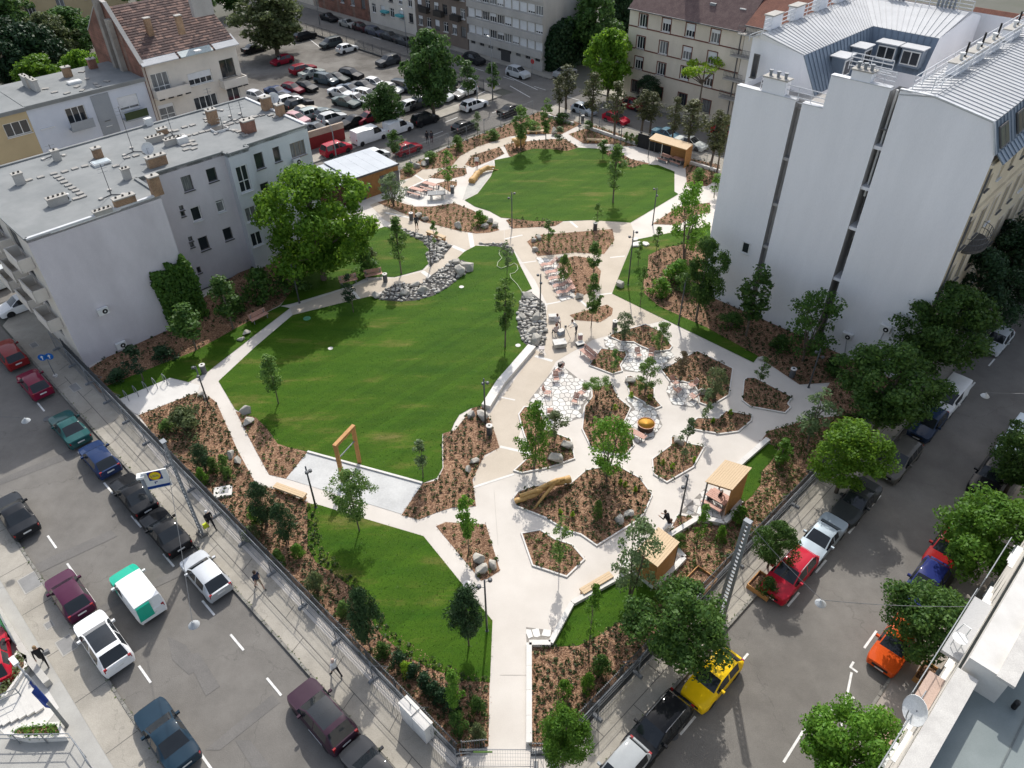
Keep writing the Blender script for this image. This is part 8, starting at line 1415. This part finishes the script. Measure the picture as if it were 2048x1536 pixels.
for px, q in (((1694, 676), (1690, 705)), ((1768, 665), (1748, 705))): s_, z_ = onwall(px, D(0, 0), uL); s2, z2 = onwall(q, D(0, 0), uL); b = MB(); b.bar(D(s_, z_, -.03), D(s2, max(.2, z2), -.03), .06, .06, M('cable_duct', (.5, .5, .52))); bW.put(b, 'cable_duct')
s_, z_ = onwall((1492, 495), D(0, 0), uL); bW.window(D(0, 0), uL, -uRp, s_, z_, .75, 1.1, mull=1, depth=-.04)
# ---------------------------------------------------------------- houses along the far street
CF = 97.2
def house(name, label, t0, t1, h, m, wins, roofm=None, ridge=4, depth=11, flat_roof=False, side_wall=True):
    bl = Bld(name, label, F(CF, t0)); bl.facade(F(CF, t1), F(CF, t0), 0, h, m, [(abs(t1-t0)-w_[0],)+tuple(w_[1:]) for w_ in wins], side=1)
    if side_wall: bl.wall(F(CF, t0), F(CF+depth, t0), 0, h, m)
    bl.wall(F(CF+depth, t1), F(CF, t1), 0, h, m); bl.wall(F(CF+depth, t0), F(CF+depth, t1), 0, h, m)
    if flat_roof: bl.roof([F(CF-.2, t0), F(CF-.2, t1), F(CF+depth, t1), F(CF+depth, t0)], h+.1, felt)
    else:
        b = MB(); e = .55; b.hexa([F(CF-e, t0, h-.15), F(CF-e, t1, h-.15), F(CF+depth+e, t1, h-.15), F(CF+depth+e, t0, h-.15), F(CF+depth*.5, t0+.02, h+ridge), F(CF+depth*.5, t1-.02, h+ridge), F(CF+depth*.5+.1, t1-.02, h+ridge), F(CF+depth*.5+.1, t0+.02, h+ridge)], roofm); bl.put(b, 'roof'); b = MB(); b.bar(F(CF-e-.05, t0, h-.1), F(CF-e-.05, t1, h-.1), .14, .14, steel_dark); bl.put(b, 'gutter')
    return bl
tE0, tE1 = 51.6, 70.4; AE = F(CF, tE0); hE = 12.7
sf = M('red_brown_trim', (.17, .06, .045), rough=.8); wE = []
for r_, lst in enumerate([[(335, 245), (608, 300), (890, 360), (1185, 430)], [(305, 505), (572, 565), (850, 630), (1145, 690)], [(280, 745), (545, 815), (825, 865), (1100, 945)], [(245, 985), (515, 1065), (800, 1120), (1078, 1215)]]):
    for k, p in enumerate(lst): s_, z_ = onwall((p[0]/5.909+1230, p[1]/5.909), AE, uL); wE.append((s_, z_ if r_ < 3 else 1.9, 1.45, 1.75, dict(mull=3, fm=white_frame if r_ < 3 else wd, shut=(.0, .25, .35, 0, .5)[(r_*3+k*2) % 5] if r_ < 3 else 0, surround=sf)))
bE = house('apartment_house', 'cream four storey house with red brown bands and a dark tile roof', tE0, tE1, hE, plaster['cream'], wE, M('dark_roof_tiles', (.115, .075, .072), (.16, .11, .10), scale=1.2, rough=.9, grain=.2, bscale=8), 5.2)
for px in ((1255, 49), (1250, 91), (1247, 131)): z_ = onwall(px, AE, uL)[1]; b = MB(); b.bar(F(CF-.04, tE0, z_), F(CF-.04, tE1, z_), .09, .14, sf); bE.put(b, 'band')
b = MB(); b.tube([F(CF-.1, tE0+.4, 0), F(CF-.1, tE0+.4, hE)], .08, 8, steel_dark); bE.put(b, 'downpipe'); bE.chimney(F(CF+3.5, tE1-7.5), (1.5, 1.0), 5.2, hE+.5, M('slate_chimney', (.10, .085, .095)), ANG_L)
for t_, z_, c_ in ((58, hE+1.6, 2.0), (53.5, hE+1.6, 2.2), (63, hE+2.8, 3.2)): b = MB(); b.box(F(CF+c_, t_, z_+.35), (.7, .9, .3), ux=uRp, m=white_frame if t_ == 53.5 else steel); bE.put(b, 'roof_hatch')
def simple(label, t0, t1, h, m, rows, cols, roofm, ridge=4, name='town_house', ww_=1.3, hh=1.7, **kw):
    wn = []
    for r_ in range(rows):
        for k in range(cols): wn.append(((t1-t0)*(k+.5)/cols, 2+(h-2.2)*(r_+.35)/rows, ww_, hh, dict(mull=2+(k % 2), fm=white_frame if (r_+k) % 3 else wd, shut=(0, .3, 0, .6)[(r_*2+k) % 4], tr=.7)))
    return house(name, label, t0, t1, h, m, wn, roofm, ridge, **kw)
rt = M('red_tile_roof', (.22, .095, .065), (.16, .07, .05), scale=1.5, rough=.9, grain=.2, bscale=10)
bH = simple('pale house with three balconies right of the cream house', 42, 51.5, 13.6, plaster['beige'], 4, 2, rt, 3.5)
for k, px in enumerate(((1503, 68), (1487, 112), (1472, 158), (1463, 195))):
    s_, z_ = onwall(px, F(CF, 42), uL); c = F(CF-.55, 42+s_, z_); b = MB(); b.box(c, (1.1, 2.9, .16), ux=uRp, m=plaster['conc']); o = bH.put(b, 'balcony'); b = MB()
    for z in (.5, 1.0): b.bar(F(CF-1.08, 42+s_-1.4, z_+z), F(CF-1.08, 42+s_+1.4, z_+z), .04, .04, steel_dark)
    for j in range(14): b.bar(F(CF-1.08, 42+s_-1.4+j*.215, z_), F(CF-1.08, 42+s_-1.4+j*.215, z_+1.0), .03, .03, steel_dark)
    bH.put(b, 'railing', parent=o)
simple('brown roofed house behind the white corner building', 27, 41.8, 13, plaster['cream'], 4, 4, tiles, 5); simple('red roofed house at the top right behind the white building', 13, 26.8, 14, plaster['beige'], 4, 4, rt, 4.5); simple('beige house at the top right corner', -4, 12.8, 15.5, plaster['cream'], 4, 4, rt, 4, ww_=2.2)
# F: grey ribbon window building
tF0, tF1 = 87.4, 105.2; AF = F(CF, tF0); zrow = [onwall(p, AF, uL)[1] for p in ((1069, 90), (1069, 56), (1069, 19))]; wF = []; nb = 10
for r_, z_ in enumerate(zrow+[zrow[-1]+3.15, zrow[-1]+6.3]):
    for k in range(nb): wF.append(((tF1-tF0)*(k+.5)/nb, z_, 1.62, 1.45, dict(mull=3, fm=white_frame, sill=False, shut=((.9, .72, 0, .9, 0, .72, .9, .35)[(r_*5+k*3) % 8]))))
for k in range(8): wF.append(((tF1-tF0)*(k+.5)/8, 2.0, 1.1, .95, dict(mull=2, fm=wd, sill=False)))
bF = house('office_block', 'grey block with ribbon windows and white roller shutters at the far street', tF0, tF1, 18, plaster['conc'], wF, None, flat_roof=True, depth=13)
for z_ in [zz-1.35 for zz in zrow]+[zrow[-1]+1.8]: b = MB(); b.bar(F(CF-.18, tF0-.1, z_), F(CF-.18, tF1, z_), .36, 1.05, plaster['conc']); bF.put(b, 'spandrel')
b = MB(); b.box(F(CF+.1, 96, 1.3), (.3, 2.2, 2.6), ux=uRp, m=dark_wall); bF.put(b, 'entrance')
bF.window(F(CF, tF0), uRp, -uL, 5.2, 13.0, .6, 1.5, mull=1, depth=-.04); bF.window(F(CF, tF0), uRp, -uL, 6.6, 13.2, 1.5, 2.2, mull=3, depth=-.04, fm=wd)
climber('ivy', 'huge dark climber covering the side of the grey block', [(1090, 145), (1088, 90), (1100, 55), (1125, 36), (1150, 40), (1165, 48), (1178, 60), (1186, 90), (1190, 140)], F(CF, tF0), uRp, -uL, 'dark', 9000, .55, 2.2)
simple('brown house with dark balconies at the far street', 105.4, 119.5, 17, plaster['brown'], 5, 6, tiles, 4); simple('pale house with turquoise shop awnings at the far street', 119.7, 134, 16, plaster['beige'], 5, 5, tiles, 4); simple('red brick house at the end of the far street', 134.2, 152, 12, brick_r, 3, 5, tiles, 4)
for t_ in (124, 128.5): b = MB(); b.box(F(CF-.5, t_, 3.0), (.9, 1.8, .35), ux=uRp, m=M('turquoise_awning', (.10, .42, .45), rough=.6)); tag(b.build('awning'), 'turquoise shop awning, %s one on the pale house' % ('right' if t_ < 126 else 'left'), 'awning')
for t_ in (108, 112.5, 116.5):
    for z_ in (5.2, 8.6): b = MB(); b.box(F(CF-.5, t_, z_), (.9, 2.2, .9), ux=uRp, m=M('dark_balcony', (.05, .045, .04))); tag(b.build('balcony'), '%s dark iron balcony %s on the brown house' % ({108: 'right', 112.5: 'middle', 116.5: 'left'}[t_], 'below' if z_ < 6 else 'above'), 'balcony')
bY = Bld('town_house', 'yellow house behind the trees at the top left corner', F(-28, 150)); wy = [(4, 6, 1.6, 1.6, w2), (9, 6, 1.6, 1.6, w2), (14, 6, 2, 1.8, dict(mull=3)), (20, 6, 1.6, 1.6, w2), (26, 6.5, 2, 1.8, dict(mull=3))]
AY = G(-60, 130); BY = G(190, 62); BY = AY+(BY-AY).normalized()*34; bY.facade(AY, BY, 0, 9.5, plaster['ochre'], wy); nY = uL*9; bY.roof([AY, BY, BY+nY, AY+nY], 9.6, felt)
simple('distant house closing the far street', 154, 175, 13, plaster['cream'], 3, 6, rt, 4)
# ---------------------------------------------------------------- near building at the lower right, seen from above
ZN = 16.2; BF_ = -.95; bN = Bld('apartment_building', 'near building at the lower right with a grey green flat roof and white parapet', B(BF_, 10)); wn_ = [(a, z, 1.4, 1.7, dict(mull=2)) for a in range(3, 46, 4) for z in (2.5, 6, 9.5, 13)]
bN.facade(B(BF_, 54), B(BF_, 8), 0, ZN, plaster['beige'], wn_, side=1); roof_g = M('grey_green_felt', (.24, .27, .265), (.19, .22, .215), scale=.5, rough=.9, grain=.06)
bN.roof([B(BF_, 8), B(BF_, 54), B(-16, 54), B(-16, 8)], ZN-.3, roof_g)
def nb(b0, b1, a0, a1, z0, z1, m, name): b = MB(); b.hexa([B(b0, a0, z0), B(b1, a0, z0), B(b1, a1, z0), B(b0, a1, z0), B(b0, a0, z1), B(b1, a0, z1), B(b1, a1, z1), B(b0, a1, z1)][::1], m); return bN.put(b, name)
def aN(px, z): v = G(px[0], px[1], z); return v.dot(uLp), v.dot(uR)
white_par = M('white_parapet', (.62, .60, .565), (.52, .50, .465), scale=.7, rough=.85, grain=.04)
b1, a1 = aN((1945, 1365), ZN); nb(BF_-.02, BF_-.58, 8, a1-.2, ZN-.3, ZN+.45, white_par, 'parapet'); nb(BF_+.02, BF_-.64, 8, a1-.2, ZN+.45, ZN+.5, M('parapet_cap', (.55, .53, .49), (.45, .43, .40), scale=1.5), 'parapet_cap')
nb(BF_-.1, BF_-1.35, a1, 40, ZN-.3, ZN+1.0, white_par, 'roof_block'); nb(BF_-.95, BF_-1.5, a1-.15, 40, ZN+1.0, ZN+1.12, MATS['parapet_cap'], 'parapet_cap')
nb(-.35, BF_+.02, a1-.6, a1+1.1, ZN-2.2, ZN-2.05, M('terrace_tile', (.45, .34, .28), (.40, .30, .25), scale=2), 'balcony_floor'); nb(-.3, BF_, a1+1.4, a1+4.6, ZN-1.2, ZN-1.05, M('deck_white', (.45, .45, .445), (.38, .38, .38), scale=6, stretch=(1, 8, 1)), 'balcony_floor')
def nrail(a0, a1_, bb, z, h=1.0): 
    b = MB()
    for zz in (h, h*.5): b.tube([B(bb, a0, z+zz), B(bb, a1_, z+zz)], .03, 8, M('pale_rail'), ) if 0 else b.tube([B(bb, a0, z+zz), B(bb, a1_, z+zz)], .02, 8, steel)
    n = max(2, int((a1_-a0)/1.2))
    for k in range(n+1): a = a0+(a1_-a0)*k/n; b.tube([B(bb, a, z), B(bb, a, z+h)], .016, 6, steel)
    bN.put(b, 'balcony_railing')
nrail(9, a1-1, -.55, ZN-1.6, 1.1); nrail(a1-1, a1+5, -.25, ZN-2.0, 1.0); nrail(a1+5.2, a1+8, -.3, ZN-1.6, 1.1)
p = B(-.62, aN((1870, 1400), ZN)[1]-.55, ZN-.9); dish(bN, p, .5, (-.8, -.1, .35), .6)
v = G(2027, 1415, ZN-.25); b = MB(); b.tube([v, v+ZV*.35, v+ZV*.45-uR*.15], [.09, .09, .06], 8, black); bN.put(b, 'vent_pipe')
for bb in (-3.2, -5.4, -7.6): b = MB(); b.bar(B(bb, 8, ZN-.288), B(bb, 54, ZN-.288), .05, .02, M('felt_seam', (.14, .16, .16))); bN.put(b, 'felt_seam')
b = MB(); c = B(-.6, a1+1.9, ZN-1.0); b.lathe([(.02, .42), (.24, .42), (.26, .45), (.02, .46)], 12, tuple(c), white_frame)
for k in range(4): b.tube([c+Vector((.2*math.cos(k*1.57), .2*math.sin(k*1.57), 0)), c+Vector((.2*math.cos(k*1.57), .2*math.sin(k*1.57), .42))], .02, 5, white_frame)
b.tube([c+Vector((.24, .1, .44)), c+Vector((.26, .1, .9)), c+Vector((.1, .3, .9)), c+Vector((0, .3, .44))], .025, 5, white_frame); tag(b.build('garden_chair'), 'white plastic chair on the balcony of the near building', 'chair')
